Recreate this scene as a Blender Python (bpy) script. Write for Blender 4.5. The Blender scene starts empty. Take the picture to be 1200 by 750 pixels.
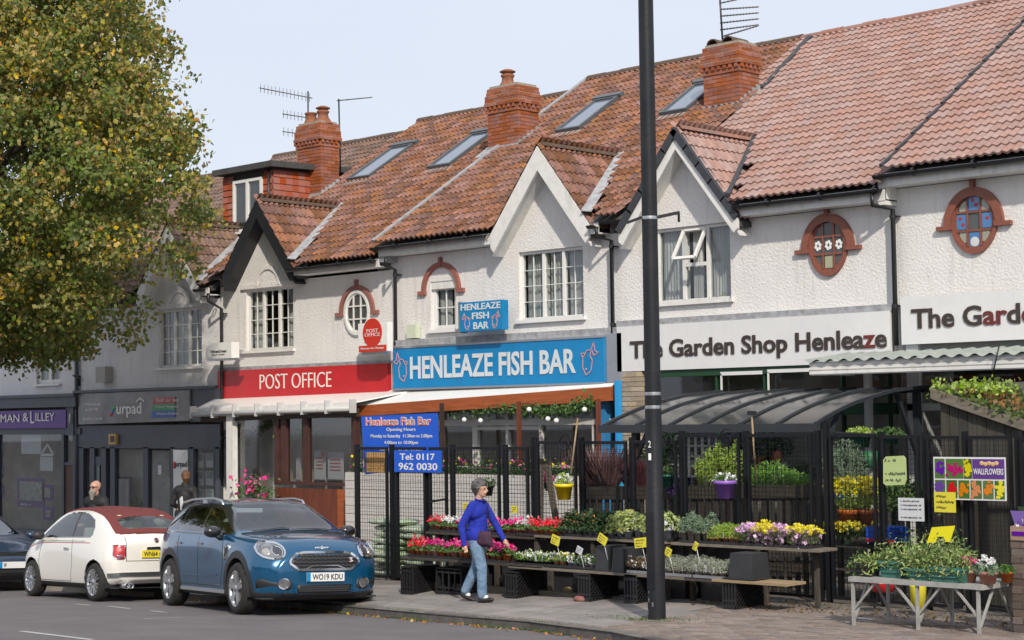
import bpy, bmesh, math, random
import numpy as np
from mathutils import Vector, Matrix
from mathutils.bvhtree import BVHTree
random.seed(7)
rs = np.random.RandomState(11)
R = math.radians
scene = bpy.context.scene
col = scene.collection

# ---------------------------------------------------------------- camera
FOC, PITCH, ROLL, YAW, CZ = 2034.0, 0.0553715, -0.0138, 0.76876, 2.5
fw = np.array([-math.sin(YAW)*math.cos(PITCH), math.cos(YAW)*math.cos(PITCH), math.sin(PITCH)])
_r = np.array([math.cos(YAW), math.sin(YAW), 0.0]); _u = np.cross(_r, fw)
CR = _r*math.cos(ROLL)+_u*math.sin(ROLL); CU = -_r*math.sin(ROLL)+_u*math.cos(ROLL)
cam = bpy.data.cameras.new('camera'); camo = bpy.data.objects.new('camera', cam); col.objects.link(camo)
cam.sensor_width = 36; cam.lens = 36*FOC/1200; cam.clip_end = 2000; cam.clip_start = .1
camo.matrix_world = Matrix(((CR[0], CU[0], -fw[0], 0), (CR[1], CU[1], -fw[1], 0), (CR[2], CU[2], -fw[2], CZ), (0, 0, 0, 1)))
scene.camera = camo

# ---------------------------------------------------------------- sky, sun, exposure
SUN_EL, SUN_AZ = R(37), R(-38)          # azimuth measured from +X towards +Y: in front of the shops, from the right
sdir = Vector((math.cos(SUN_EL)*math.cos(SUN_AZ), math.cos(SUN_EL)*math.sin(SUN_AZ), math.sin(SUN_EL)))
world = bpy.data.worlds.new('World'); scene.world = world; world.use_nodes = True
nt = world.node_tree; nt.nodes.clear()
sky = nt.nodes.new('ShaderNodeTexSky'); sky.sky_type = 'NISHITA'; sky.sun_disc = False
sky.sun_elevation = SUN_EL; sky.sun_rotation = math.pi/2-SUN_AZ
sky.air_density = 1.0; sky.dust_density = 3.0; sky.ozone_density = 1.2; sky.altitude = 50
# thin high cloud veil over the whole sky
tc = nt.nodes.new('ShaderNodeTexCoord')
nz = nt.nodes.new('ShaderNodeTexNoise'); nz.inputs['Scale'].default_value = 2.2; nz.inputs['Detail'].default_value = 4
mp = nt.nodes.new('ShaderNodeMapping'); mp.inputs['Scale'].default_value = (1, 1, 4)
cr = nt.nodes.new('ShaderNodeMapRange'); cr.inputs[1].default_value = .3; cr.inputs[2].default_value = .75; cr.inputs[3].default_value = .86; cr.inputs[4].default_value = 1.0
mixs = nt.nodes.new('ShaderNodeMix'); mixs.data_type = 'RGBA'; mixs.inputs[7].default_value = (6.4, 6.9, 7.9, 1)
bg = nt.nodes.new('ShaderNodeBackground'); bg.inputs['Strength'].default_value = 0.108
wo = nt.nodes.new('ShaderNodeOutputWorld')
L = nt.links.new
L(tc.outputs['Generated'], mp.inputs[0]); L(mp.outputs[0], nz.inputs['Vector']); L(nz.outputs['Fac'], cr.inputs[0]); L(cr.outputs[0], mixs.inputs[0])
L(sky.outputs[0], mixs.inputs[6]); L(mixs.outputs[2], bg.inputs['Color']); L(bg.outputs[0], wo.inputs[0])
sun = bpy.data.lights.new('sun', 'SUN'); sun.energy = 3.4; sun.angle = R(1.5); sun.color = (1, .915, .79)
suno = bpy.data.objects.new('sun', sun); col.objects.link(suno)
suno.rotation_euler = sdir.to_track_quat('Z', 'Y').to_euler(); suno.location = (0, 0, 40)
scene.view_settings.view_transform = 'Standard'; scene.view_settings.look = 'None'
scene.view_settings.exposure = 0.2; scene.view_settings.gamma = 1

# ---------------------------------------------------------------- placing helpers
def ray(px, py): return fw+CR*(px-600)/FOC-CU*(py-375)/FOC
def A(px, py, Y):
    d = ray(px, py); t = Y/d[1]; return Vector((d[0]*t, Y, d[2]*t+CZ))
def AX(px, py, X):
    d = ray(px, py); t = X/d[0]; return Vector((X, d[1]*t, d[2]*t+CZ))
def AZ(px, py, z):
    d = ray(px, py); t = (z-CZ)/d[2]; return Vector((d[0]*t, d[1]*t, z))
def road_z(X, Y):
    return -.05+.03*(max(min(X, 25), -60)+16)-.05*(max(Y, 9)-15)
def base_z(X):
    return .22+.025*min(0, max(X, -60)+13)
def _road_hit(px, py):
    d = ray(px, py); t = 20.
    for _ in range(40): t = (road_z(d[0]*t, d[1]*t)-CZ)/d[2]
    return (d[0]*t, d[1]*t)
KP = [(-60, 16.9), (-40, 16.9), (-30, 16.75), (-25, 16.6)]+[_road_hit(*p) for p in ((437, 722.3), (495, 727.8), (552, 733.3), (620, 739), (717, 752))]
KP += [(KP[-1][0]+3, KP[-1][1]-1.75), (KP[-1][0]+6, KP[-1][1]-5), (KP[-1][0]+7, KP[-1][1]-22)]
KP[3] = (-22, (KP[4][1]+16.6)/2+.1)
def kerb_y(X):
    return float(np.interp(X, [k[0] for k in KP[:10]], [k[1] for k in KP[:10]]))
BACK_Y = 17.15
def pav_z(X, Y):
    ky = kerb_y(X); a = road_z(X, ky)+.1; b = base_z(X)
    t = min(1, max(0, (Y-ky)/(BACK_Y+.001-ky))) if ky < BACK_Y else 1
    return a+(b-a)*t
def GP(px, py, dz=0):
    d = ray(px, py); t = 20.
    for _ in range(60): t = .5*t+.5*(pav_z(d[0]*t, d[1]*t)+dz-CZ)/d[2]
    return Vector((d[0]*t, d[1]*t, d[2]*t+CZ))

# ---------------------------------------------------------------- materials
MATS = {}
def M(name, c, rough=.6, metal=0, var=0., vscale=4., bump=0., bscale=60., coat=0., rnd=0., spec=.5, c2=None, stretch=(1, 1, 1), dirt=0., trans=0., emit=0):
    if name in MATS: return MATS[name]
    m = bpy.data.materials.new(name); m.use_nodes = True; MATS[name] = m
    n = m.node_tree.nodes; l = m.node_tree.links.new; p = n['Principled BSDF']
    c = tuple(c)+(1,)
    p.inputs['Base Color'].default_value = c; p.inputs['Roughness'].default_value = rough; p.inputs['Metallic'].default_value = metal
    p.inputs['Coat Weight'].default_value = coat; p.inputs['Coat Roughness'].default_value = .04; p.inputs['Specular IOR Level'].default_value = spec
    out = None
    if var or bump or c2 or dirt:
        t = n.new('ShaderNodeTexCoord'); mpp = n.new('ShaderNodeMapping'); mpp.inputs['Scale'].default_value = stretch; l(t.outputs['Object'], mpp.inputs[0])
    cur = None
    if c2 or var:
        nn = n.new('ShaderNodeTexNoise'); nn.inputs['Scale'].default_value = vscale; nn.inputs['Detail'].default_value = 6; nn.inputs['Roughness'].default_value = .65
        l(mpp.outputs[0], nn.inputs['Vector'])
        mr = n.new('ShaderNodeMapRange'); mr.inputs[1].default_value = .35; mr.inputs[2].default_value = .65; l(nn.outputs['Fac'], mr.inputs[0])
        mx = n.new('ShaderNodeMix'); mx.data_type = 'RGBA'; mx.inputs[6].default_value = c
        cc = tuple(c2)+(1,) if c2 else tuple(max(0, v*(1-var)) for v in c[:3])+(1,)
        mx.inputs[7].default_value = cc; l(mr.outputs[0], mx.inputs[0]); cur = mx.outputs[2]
    if dirt:
        nd = n.new('ShaderNodeTexNoise'); nd.inputs['Scale'].default_value = 2.3; nd.inputs['Detail'].default_value = 8; nd.inputs['Roughness'].default_value = .7
        mp2 = n.new('ShaderNodeMapping'); mp2.inputs['Scale'].default_value = (2.6, 2.6, .33); l(t.outputs['Object'], mp2.inputs[0]); l(mp2.outputs[0], nd.inputs['Vector'])
        r2 = n.new('ShaderNodeMapRange'); r2.inputs[1].default_value = .52; r2.inputs[2].default_value = .75; r2.inputs[4].default_value = dirt; l(nd.outputs['Fac'], r2.inputs[0])
        m2 = n.new('ShaderNodeMix'); m2.data_type = 'RGBA'; m2.inputs[7].default_value = (.16, .145, .12, 1); l(r2.outputs[0], m2.inputs[0])
        if cur: l(cur, m2.inputs[6])
        else: m2.inputs[6].default_value = c
        cur = m2.outputs[2]
    if rnd:
        oi = n.new('ShaderNodeObjectInfo'); at = n.new('ShaderNodeAttribute'); at.attribute_name = 'rnd'
        ad = n.new('ShaderNodeMath'); ad.operation = 'ADD'; l(oi.outputs['Random'], ad.inputs[0]); l(at.outputs['Fac'], ad.inputs[1])
        fr = n.new('ShaderNodeMath'); fr.operation = 'FRACT'; l(ad.outputs[0], fr.inputs[0])
        r3 = n.new('ShaderNodeMapRange'); r3.inputs[3].default_value = 1-rnd; r3.inputs[4].default_value = 1+rnd; l(fr.outputs[0], r3.inputs[0])
        wn = n.new('ShaderNodeTexWhiteNoise'); wn.noise_dimensions = '1D'; l(fr.outputs[0], wn.inputs['W'])
        hs = n.new('ShaderNodeHueSaturation'); l(r3.outputs[0], hs.inputs['Value'])
        r4 = n.new('ShaderNodeMapRange'); r4.inputs[3].default_value = .5-.018*min(1, rnd*2); r4.inputs[4].default_value = .5+.014*min(1, rnd*2); l(wn.outputs['Value'], r4.inputs[0]); l(r4.outputs[0], hs.inputs['Hue'])
        r5 = n.new('ShaderNodeMapRange'); r5.inputs[3].default_value = .75; r5.inputs[4].default_value = 1.15; l(wn.outputs['Value'], r5.inputs[0]); l(r5.outputs[0], hs.inputs['Saturation'])
        if cur: l(cur, hs.inputs['Color'])
        else: hs.inputs['Color'].default_value = c
        cur = hs.outputs[0]
    if cur: l(cur, p.inputs['Base Color'])
    if bump:
        bn = n.new('ShaderNodeTexNoise'); bn.inputs['Scale'].default_value = bscale; bn.inputs['Detail'].default_value = 4; l(mpp.outputs[0], bn.inputs['Vector'])
        b = n.new('ShaderNodeBump'); b.inputs['Strength'].default_value = bump; b.inputs['Distance'].default_value = .02; l(bn.outputs['Fac'], b.inputs['Height']); l(b.outputs[0], p.inputs['Normal'])
    if trans:
        tb = n.new('ShaderNodeBsdfTranslucent'); ms = n.new('ShaderNodeMixShader'); ms.inputs[0].default_value = trans
        if cur: l(cur, tb.inputs[0])
        else: tb.inputs[0].default_value = c
        l(p.outputs[0], ms.inputs[1]); l(tb.outputs[0], ms.inputs[2]); l(ms.outputs[0], n['Material Output'].inputs[0])
    if emit:
        p.inputs['Emission Color'].default_value = c; p.inputs['Emission Strength'].default_value = emit
    return m
def glass_mat(name, tint=(.75, .8, .8), refl=.1, rough=.01):
    m = bpy.data.materials.new(name); m.use_nodes = True; n = m.node_tree.nodes; l = m.node_tree.links.new; n.clear()
    o = n.new('ShaderNodeOutputMaterial'); tr = n.new('ShaderNodeBsdfTransparent'); tr.inputs[0].default_value = tuple(tint)+(1,)
    g = n.new('ShaderNodeBsdfGlossy'); g.inputs['Roughness'].default_value = rough
    f0 = n.new('ShaderNodeLayerWeight'); f0.inputs[0].default_value = .5; pw = n.new('ShaderNodeMath'); pw.operation = 'POWER'; pw.inputs[1].default_value = 4; l(f0.outputs['Facing'], pw.inputs[0])
    f = pw; ad = n.new('ShaderNodeMath'); ad.operation = 'ADD'; ad.use_clamp = True; ad.inputs[1].default_value = refl
    mx = n.new('ShaderNodeMixShader'); l(f.outputs[0], ad.inputs[0]); l(ad.outputs[0], mx.inputs[0]); l(tr.outputs[0], mx.inputs[1]); l(g.outputs[0], mx.inputs[2]); l(mx.outputs[0], o.inputs[0])
    MATS[name] = m; return m
glass = glass_mat('glass', (.88, .9, .9), .05, .02)
carglass = glass_mat('car_glass', (.5, .58, .6), .14, .01)
polyc = glass_mat('smoked_sheet', (.09, .105, .14), .075, .14)

white_render = M('white_render', (.74, .72, .70), .92, var=.08, vscale=1.1, bump=.75, bscale=26, dirt=.26)
grey_render = M('grey_render', (.72, .71, .71), .92, var=.10, vscale=1.0, bump=.7, bscale=26, dirt=.25)
white_paint = M('white_paint', (.76, .75, .72), .45, var=.12, vscale=7, dirt=.35)
white_clean = M('white_clean', (.78, .78, .76), .4, var=.04)
black_paint = M('black_paint', (.018, .019, .022), .38, var=.2, vscale=9, bump=.1)
dark_slate = M('dark_slate', (.06, .07, .088), .45, var=.15)
black_plastic = M('black_plastic', (.02, .02, .022), .5, var=.2, vscale=20)
fence_black = M('fence_black', (.010, .011, .014), .5, spec=.3, var=.3, vscale=14)
old_tile = M('old_tile', (.275, .11, .06), .9, c2=(.12, .065, .045), vscale=16, bump=.5, bscale=35, rnd=.36, dirt=.6)
pink_tile = M('pink_tile', (.37, .235, .20), .85, c2=(.27, .16, .135), vscale=9, bump=.35, bscale=50, rnd=.09, dirt=.18)
brown_tile = M('brown_tile', (.20, .125, .095), .85, var=.35, vscale=9, bump=.4, rnd=.3, dirt=.4)
ridge_old = M('ridge_old', (.15, .10, .07), .95, var=.5, vscale=11, bump=.7, dirt=.5)
ridge_pink = M('ridge_pink', (.32, .17, .135), .85, var=.25, vscale=8, bump=.3, rnd=.15)
brick_orange = M('brick_orange', (.40, .12, .055), .9, var=.3, vscale=14, bump=.6, bscale=90, rnd=.2, dirt=.55)
brick_brown = M('brick_brown', (.20, .15, .125), .9, var=.35, vscale=14, bump=.6, bscale=70, rnd=.3, dirt=.3)
brick_cream = M('brick_cream', (.50, .40, .28), .9, var=.3, vscale=14, bump=.5, bscale=70, rnd=.25, dirt=.3)
brick_arch = M('brick_arch', (.33, .085, .05), .8, var=.22, vscale=20, bump=.3, bscale=80, rnd=.15)
mortar = M('mortar', (.38, .33, .28), .95, var=.3, vscale=20, bump=.5)
lead = M('lead', (.42, .43, .45), .6, metal=.1, var=.4, vscale=9, bump=.3)
slate_verge = M('slate_verge', (.045, .05, .06), .6, var=.3, vscale=9)
felt = M('roof_felt', (.07, .07, .07), .9, var=.3)
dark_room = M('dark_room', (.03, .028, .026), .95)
room_wall = M('room_wall', (.42, .39, .34), .9, var=.4, vscale=1.5)
curtain = M('curtain', (.80, .80, .78), .9, var=.25, vscale=14, stretch=(6, 6, .3), trans=.25)
lead_glazing = M('lead_glazing', (.14, .14, .14), .6)
asphalt = M('asphalt', (.145, .132, .138), .9, c2=(.185, .168, .172), vscale=1.1, bump=.9, bscale=150, dirt=.22)
pave = M('paving_slab', (.27, .245, .23), .93, var=.3, vscale=2.5, bump=.35, bscale=60, rnd=.12, dirt=.3)
pave_base = M('paving_base', (.185, .165, .148), .95, var=.35, vscale=3, bump=.6, bscale=50, dirt=.3)
paver_red = M('paver', (.25, .20, .175), .93, var=.3, vscale=3, bump=.4, rnd=.2, dirt=.3)
kerb_m = M('kerb_stone', (.115, .105, .095), .9, var=.4, vscale=6, bump=.5, rnd=.2)
line_white = M('road_paint', (.5, .5, .49), .8, var=.4, vscale=25)
sign_red = M('sign_red', (.52, .02, .024), .35, var=.12, dirt=.10)
sign_blue = M('sign_blue', (.005, .22, .50), .35, var=.12, dirt=.10)
sign_white = M('sign_white', (.70, .70, .70), .4, var=.05, dirt=.08)
sign_cream = M('sign_letter', (.74, .72, .68), .5)
letter_dark = M('letter_dark', (.05, .035, .03), .5, var=.2)
letter_red = M('letter_red', (.13, .022, .018), .5)
letter_orange = M('letter_orange', (.75, .16, .05), .5)
royal_blue = M('banner_blue', (.008, .09, .55), .45, var=.05)
purple = M('purple', (.10, .035, .22), .4)
orange_wood = M('orange_wood', (.38, .095, .025), .5, var=.35, vscale=5, stretch=(.4, 3, 6), bump=.15)
red_wood = M('red_wood', (.17, .045, .02), .5, var=.4, vscale=5, stretch=(3, 3, .3), bump=.15)
grey_wood = M('grey_wood', (.21, .18, .14), .85, var=.4, vscale=6, stretch=(1, 3, 5), bump=.4)
pale_wood = M('pale_wood', (.36, .26, .15), .85, var=.3, vscale=6, stretch=(1, 3, 5), bump=.3)
dark_wood = M('dark_wood', (.065, .06, .047), .85, var=.4, vscale=6, stretch=(4, 4, .4), bump=.4, rnd=.2)
fence_wood = M('fence_wood', (.07, .058, .045), .9, var=.45, vscale=6, stretch=(2, 2, 1), bump=.4, rnd=.2)
table_grey = M('table_grey', (.36, .355, .34), .7, var=.3, vscale=8, bump=.15)
terracotta = M('terracotta', (.42, .13, .06), .8, var=.2, vscale=12, rnd=.12)
pot_black = M('pot_black', (.025, .025, .028), .5)
pot_grey = M('pot_grey', (.22, .20, .17), .7, var=.2)
pot_silver = M('pot_silver', (.30, .32, .36), .5)
soil = M('soil', (.035, .025, .018), .95)
green_plastic = M('green_plastic', (.05, .17, .14), .45, var=.2, vscale=9)
yellow_plastic = M('yellow_plastic', (.75, .55, .01), .4)
purple_plastic = M('purple_plastic', (.26, .12, .50), .4)
darkgreen_plastic = M('dark_green_plastic', (.01, .11, .07), .4)
card_yellow = M('card_yellow', (.66, .58, .04), .6, var=.05)
card_green = M('card_green', (.42, .52, .22), .7, var=.08)
card_white = M('card_white', (.55, .57, .6), .6)
ink = M('ink', (.03, .03, .035), .6)
chrome = M('chrome', (.75, .75, .76), .12, metal=1)
alu = M('aluminium', (.55, .56, .58), .35, metal=.9, var=.1)
tyre = M('tyre', (.022, .021, .02), .85, var=.3, vscale=12)
def leafm(name, c, c2=None, rnd=.3, trans=.3): return M(name, tuple(min(.8, v*1.35) for v in c), .55, rnd=rnd, trans=trans, spec=.35)
leaf_green = leafm('leaf_green', (.065, .13, .03))
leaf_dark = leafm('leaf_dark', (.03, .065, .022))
leaf_lime = leafm('leaf_lime', (.23, .33, .045))
leaf_pale = leafm('leaf_pale', (.27, .32, .11))
leaf_grey = leafm('leaf_grey', (.26, .28, .22))
leaf_sage = leafm('leaf_sage', (.13, .19, .12))
leaf_red = leafm('leaf_red', (.09, .025, .03))
leaf_bronze = leafm('leaf_bronze', (.13, .085, .03))
leaf_rust = leafm('leaf_rust', (.30, .12, .03))
fl_red = leafm('petal_red', (.60, .012, .03), rnd=.2)
fl_pink = leafm('petal_pink', (.68, .04, .22), rnd=.2)
fl_hot = leafm('petal_magenta', (.50, .02, .18), rnd=.2)
fl_white = leafm('petal_white', (.75, .73, .68), rnd=.08)
fl_yellow = leafm('petal_yellow', (.78, .52, .02), rnd=.15)
fl_lilac = leafm('petal_lilac', (.60, .38, .58), rnd=.15)
fl_orange = leafm('petal_orange', (.65, .2, .03), rnd=.2)
fl_purple = leafm('petal_purple', (.12, .04, .3), rnd=.2)

# ---------------------------------------------------------------- mesh builder
OFF = {}
class MB:
    def __init__(s): s.v = []; s.f = []; s.m = []; s.r = []; s.sm = []; s.cm = 0; s.cr = 0.; s.cs = False; s.np = []
    def add(s, vs, fs):
        b = len(s.v); s.v.extend([tuple(v) for v in vs])
        for f in fs: s.f.append(tuple(b+i for i in f)); s.m.append(s.cm); s.r.append(s.cr); s.sm.append(s.cs)
    def box(s, x0, y0, z0, x1, y1, z1):
        x0, x1 = min(x0, x1), max(x0, x1); y0, y1 = min(y0, y1), max(y0, y1); z0, z1 = min(z0, z1), max(z0, z1)
        s.add([(x0, y0, z0), (x1, y0, z0), (x1, y1, z0), (x0, y1, z0), (x0, y0, z1), (x1, y0, z1), (x1, y1, z1), (x0, y1, z1)],
              [(0, 3, 2, 1), (4, 5, 6, 7), (0, 1, 5, 4), (1, 2, 6, 5), (2, 3, 7, 6), (3, 0, 4, 7)])
    def obox(s, c, u, v, w):
        c, u, v, w = map(Vector, (c, u, v, w)); P = [c+a*u+b*v+d*w for d in (-1, 1) for a, b in ((-1, -1), (1, -1), (1, 1), (-1, 1))]
        if u.cross(v).dot(w) < 0: P = P[4:]+P[:4]
        s.add(P, [(0, 3, 2, 1), (4, 5, 6, 7), (0, 1, 5, 4), (1, 2, 6, 5), (2, 3, 7, 6), (3, 0, 4, 7)])
    def bar(s, a, b, w, h=None, up=(0, 0, 1)):
        a, b = Vector(a), Vector(b); d = b-a; h = h or w
        if d.length < 1e-6: return
        up = Vector(up); sd = d.cross(up)
        if sd.length < 1e-4: sd = d.cross(Vector((1, 0, 0)))
        sd.normalize(); up = sd.cross(d).normalized()
        s.obox((a+b)/2, sd*w/2, up*h/2, d/2)
    def poly(s, pts): s.add(pts, [tuple(range(len(pts)))])
    def prism(s, pts, d):
        n = len(pts); d = Vector(d); P = [Vector(p) for p in pts]
        s.add(P+[p+d for p in P], [tuple(range(n))[::-1], tuple(range(n, 2*n))]+[(i, (i+1) % n, n+(i+1) % n, n+i) for i in range(n)])
    def tube(s, pts, r, n=8, caps=True):
        pts = [Vector(p) for p in pts]; k = len(pts); rr = r if isinstance(r, (list, tuple)) else [r]*k; V = []; ref = None
        for i, p in enumerate(pts):
            d = (pts[min(i+1, k-1)]-pts[max(i-1, 0)]).normalized()
            if ref is None: ref = d.orthogonal().normalized()
            u = (ref-d*ref.dot(d)); u = u.normalized() if u.length > 1e-5 else d.orthogonal().normalized(); ref = u; w = d.cross(u)
            V += [p+(u*math.cos(2*math.pi*j/n)+w*math.sin(2*math.pi*j/n))*rr[i] for j in range(n)]
        F = [(i*n+j, i*n+(j+1) % n, (i+1)*n+(j+1) % n, (i+1)*n+j) for i in range(k-1) for j in range(n)]
        if caps: F += [tuple(range(n))[::-1], tuple((k-1)*n+j for j in range(n))]
        o = s.cs; s.cs = True; s.add(V, F); s.cs = o
    def lathe(s, prof, c=(0, 0, 0), n=16, ax='z', smooth=True):
        c = Vector(c); V = []
        for r, z in prof:
            for j in range(n):
                a = 2*math.pi*j/n; x, y = r*math.cos(a), r*math.sin(a)
                V.append(c+(Vector((x, y, z)) if ax == 'z' else Vector((x, z, y)) if ax == 'y' else Vector((z, x, y))))
        k = len(prof); F = [(i*n+j, i*n+(j+1) % n, (i+1)*n+(j+1) % n, (i+1)*n+j) for i in range(k-1) for j in range(n)]
        if ax == 'y': F = [f[::-1] for f in F]
        o = s.cs; s.cs = smooth; s.add(V, F); s.cs = o
    def ball(s, c, r, n=10, m=7):
        r = r if isinstance(r, (list, tuple)) else (r, r, r); c = Vector(c)
        V = [c+Vector((r[0]*math.sin(math.pi*i/m)*math.cos(2*math.pi*j/n), r[1]*math.sin(math.pi*i/m)*math.sin(2*math.pi*j/n), r[2]*math.cos(math.pi*i/m))) for i in range(m+1) for j in range(n)]
        o = s.cs; s.cs = True
        s.add(V, [((i+1)*n+j, (i+1)*n+(j+1) % n, i*n+(j+1) % n, i*n+j) for i in range(m) for j in range(n)]); s.cs = o
    def leaves(s, P, size, asp=.55, up=.5, mi=None, nrm=None):
        """many folded quads at points P (Nx3 array), one leaf each"""
        P = np.asarray(P, float); n = len(P)
        if n == 0: return
        d = rs.normal(size=(n, 3)); d[:, 2] *= (1-up*.5)
        if nrm is not None: d = d*.75+nrm
        d /= np.linalg.norm(d, axis=1)[:, None]+1e-9
        e = np.cross(d, rs.normal(size=(n, 3))); e /= np.linalg.norm(e, axis=1)[:, None]+1e-9
        f = np.cross(d, e); sz = size*(rs.uniform(.65, 1.3, n))[:, None]
        a = P-e*sz*.5; b = P+f*sz*.5*asp+d*sz*.08; c = P+e*sz*.5; g = P-f*sz*.5*asp+d*sz*.08
        V = np.stack([a, b, c, g], 1).reshape(-1, 3); s.np.append((V, n, s.cm if mi is None else mi, rs.uniform(0, 1, n)))
    def build(s, name, mats, parent=None, label=None, kind=None, off=None):
        me = bpy.data.meshes.new(name)
        o3 = Vector(off) if off is not None else (OFF.get(parent.name, Vector((0, 0, 0))) if parent else Vector((0, 0, 0)))
        vs = np.array(s.v, float).reshape(-1, 3); nf = len(s.f); tot = sum(k[1] for k in s.np)
        allv = [vs]+[k[0] for k in s.np]; V = np.concatenate(allv) if allv else vs
        V = V-np.array(o3)
        if s.np:
            ls = [len(f) for f in s.f]+[4]*tot
            idx = [i for f in s.f for i in f]; idx = np.concatenate([np.array(idx, int), np.arange(tot*4)+len(vs)])
            me.vertices.add(len(V)); me.vertices.foreach_set('co', V.ravel()); me.loops.add(len(idx)); me.loops.foreach_set('vertex_index', idx.astype(np.int32))
            st = np.concatenate([[0], np.cumsum(ls)[:-1]]).astype(np.int32); me.polygons.add(len(ls)); me.polygons.foreach_set('loop_start', st)
            mi = np.concatenate([np.array(s.m, int)]+[np.full(k[1], k[2]) for k in s.np]); rr = np.concatenate([np.array(s.r, float)]+[k[3] for k in s.np]); sm = s.sm+[False]*tot
            me.update(calc_edges=True)
        else:
            me.from_pydata([tuple(v) for v in V], [], s.f); mi = s.m; rr = s.r; sm = s.sm
        for m in (mats if isinstance(mats, (list, tuple)) else [mats]): me.materials.append(m)
        me.polygons.foreach_set('material_index', np.array(mi, dtype=np.int32)); me.polygons.foreach_set('use_smooth', np.array(sm, dtype=bool))
        if any(rr) if not s.np else True:
            at = me.attributes.new('rnd', 'FLOAT', 'FACE'); at.data.foreach_set('value', np.array(rr, dtype=np.float32))
        me.validate(); me.update()
        o = bpy.data.objects.new(name, me); col.objects.link(o)
        if parent: o.parent = parent
        OFF[o.name] = o3
        if label: o['label'] = label
        if kind: o['kind'] = kind
        return o
def tag(o, label, cat, group=None):
    o['label'] = label; o['category'] = cat
    if group: o['group'] = group
    return o
def struct(o): o['kind'] = 'structure'; return o
def thing(name, loc, label, cat, group=None, rz=0., local=False):
    o = bpy.data.objects.new(name, None); col.objects.link(o); o.location = loc; o.rotation_euler = (0, 0, rz); o.empty_display_size = .2
    OFF[o.name] = Vector((0, 0, 0)) if local else Vector(loc)
    return tag(o, label, cat, group)
def inst(src, parent, name, loc, rot=(0, 0, 0), scale=(1, 1, 1)):
    o = bpy.data.objects.new(name, src if isinstance(src, bpy.types.Mesh) else src.data); col.objects.link(o); o.parent = parent
    o.location = loc; o.rotation_euler = rot; o.scale = scale; return o
def dup(o, parent=None):
    c = o.copy(); col.objects.link(c)
    if parent: c.parent = parent
    OFF[c.name] = OFF.get(o.name, Vector((0, 0, 0)))
    for ch in list(o.children): dup(ch, c)
    return c
def place(o, loc, rz=None, label=None, group=None, scale=None):
    o.location = loc
    if rz is not None: o.rotation_euler = (0, 0, rz)
    if label: o['label'] = label
    if group: o['group'] = group
    if scale: o.scale = (scale,)*3 if not isinstance(scale, tuple) else scale
    return o
USED = {}
ORD = ['', 'first', 'second', 'third', 'fourth', 'fifth', 'sixth', 'seventh', 'eighth', 'ninth', 'tenth', 'eleventh', 'twelfth', 'thirteenth', 'fourteenth', 'fifteenth', 'sixteenth', 'seventeenth', 'eighteenth', 'nineteenth', 'twentieth']
def copyof(proto, loc, rz=0, label=None, group=None, scale=None):
    """first use moves the prototype itself, later uses copy it"""
    if proto.name not in USED: USED[proto.name] = 1; o = proto
    else: o = dup(proto)
    return place(o, loc, rz, label, group, scale)
_tc = {}
def text_mesh(s, bold=0.):
    k = (s, bold)
    if k in _tc: return _tc[k]
    cu = bpy.data.curves.new('t', 'FONT'); cu.body = s; cu.offset = bold; cu.resolution_u = 3; cu.size = 1
    o = bpy.data.objects.new('t', cu); col.objects.link(o); dg = bpy.context.evaluated_depsgraph_get()
    me = bpy.data.meshes.new_from_object(o.evaluated_get(dg)); V = np.array([v.co[:] for v in me.vertices]); F = [tuple(p.vertices) for p in me.polygons]
    bpy.data.objects.remove(o); bpy.data.curves.remove(cu); bpy.data.meshes.remove(me); _tc[k] = (V, F); return V, F
def text(s, p0, u, v, w, h, thick=.0, bold=0., mb=None, keep=False):
    """lettering: s fitted into a box w x h from corner p0, along unit vectors u (reading) and v (up)"""
    V, F = text_mesh(s, bold); mn, mx = V.min(0), V.max(0); p0, u, v = Vector(p0), Vector(u), Vector(v); n = u.cross(v)
    sx = w/(mx[0]-mn[0]); sy = h/(mx[1]-mn[1])
    if keep: sx = sy = min(sx, sy)
    mb = mb or MB(); P = [p0+u*((q[0]-mn[0])*sx)+v*((q[1]-mn[1])*sy) for q in V]
    if thick <= 0: mb.add(P, F); return mb
    k = len(P); mb.add([p+n*thick for p in P], F)
    ec = {}
    for f in F:
        for i in range(len(f)):
            a, b = f[i], f[(i+1) % len(f)]; ec[(a, b)] = 1
    for (a, b) in ec:
        if (b, a) not in ec: mb.add([P[a]+n*thick, P[a], P[b], P[b]+n*thick], [(0, 1, 2, 3)])
    return mb
X_, Y_, Z_ = Vector((1, 0, 0)), Vector((0, 1, 0)), Vector((0, 0, 1))

def scribble(p0, u, v, w, h, b):
    """illegible small writing: uneven strokes along a line"""
    p0, u, v = Vector(p0), Vector(u), Vector(v); x = 0; n = u.cross(v)*.001; k = random.Random(int(w*1e4)+int(p0.x*100)); pts = p0.copy()
    while x < w:
        L_ = h*k.uniform(.25, .7); a = p0+u*x+v*h*k.uniform(0, .4)+n; c = p0+u*(x+L_*.6)+v*h*k.uniform(.55, 1.)+n
        b.bar(a, c, h*.16, .001, up=u.cross(v)); b.bar(c, p0+u*(x+L_)+v*h*k.uniform(0, .4)+n, h*.16, .001, up=u.cross(v)); x += L_+h*(k.uniform(.5, .9) if k.random() < .2 else .12)
    return b
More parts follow.
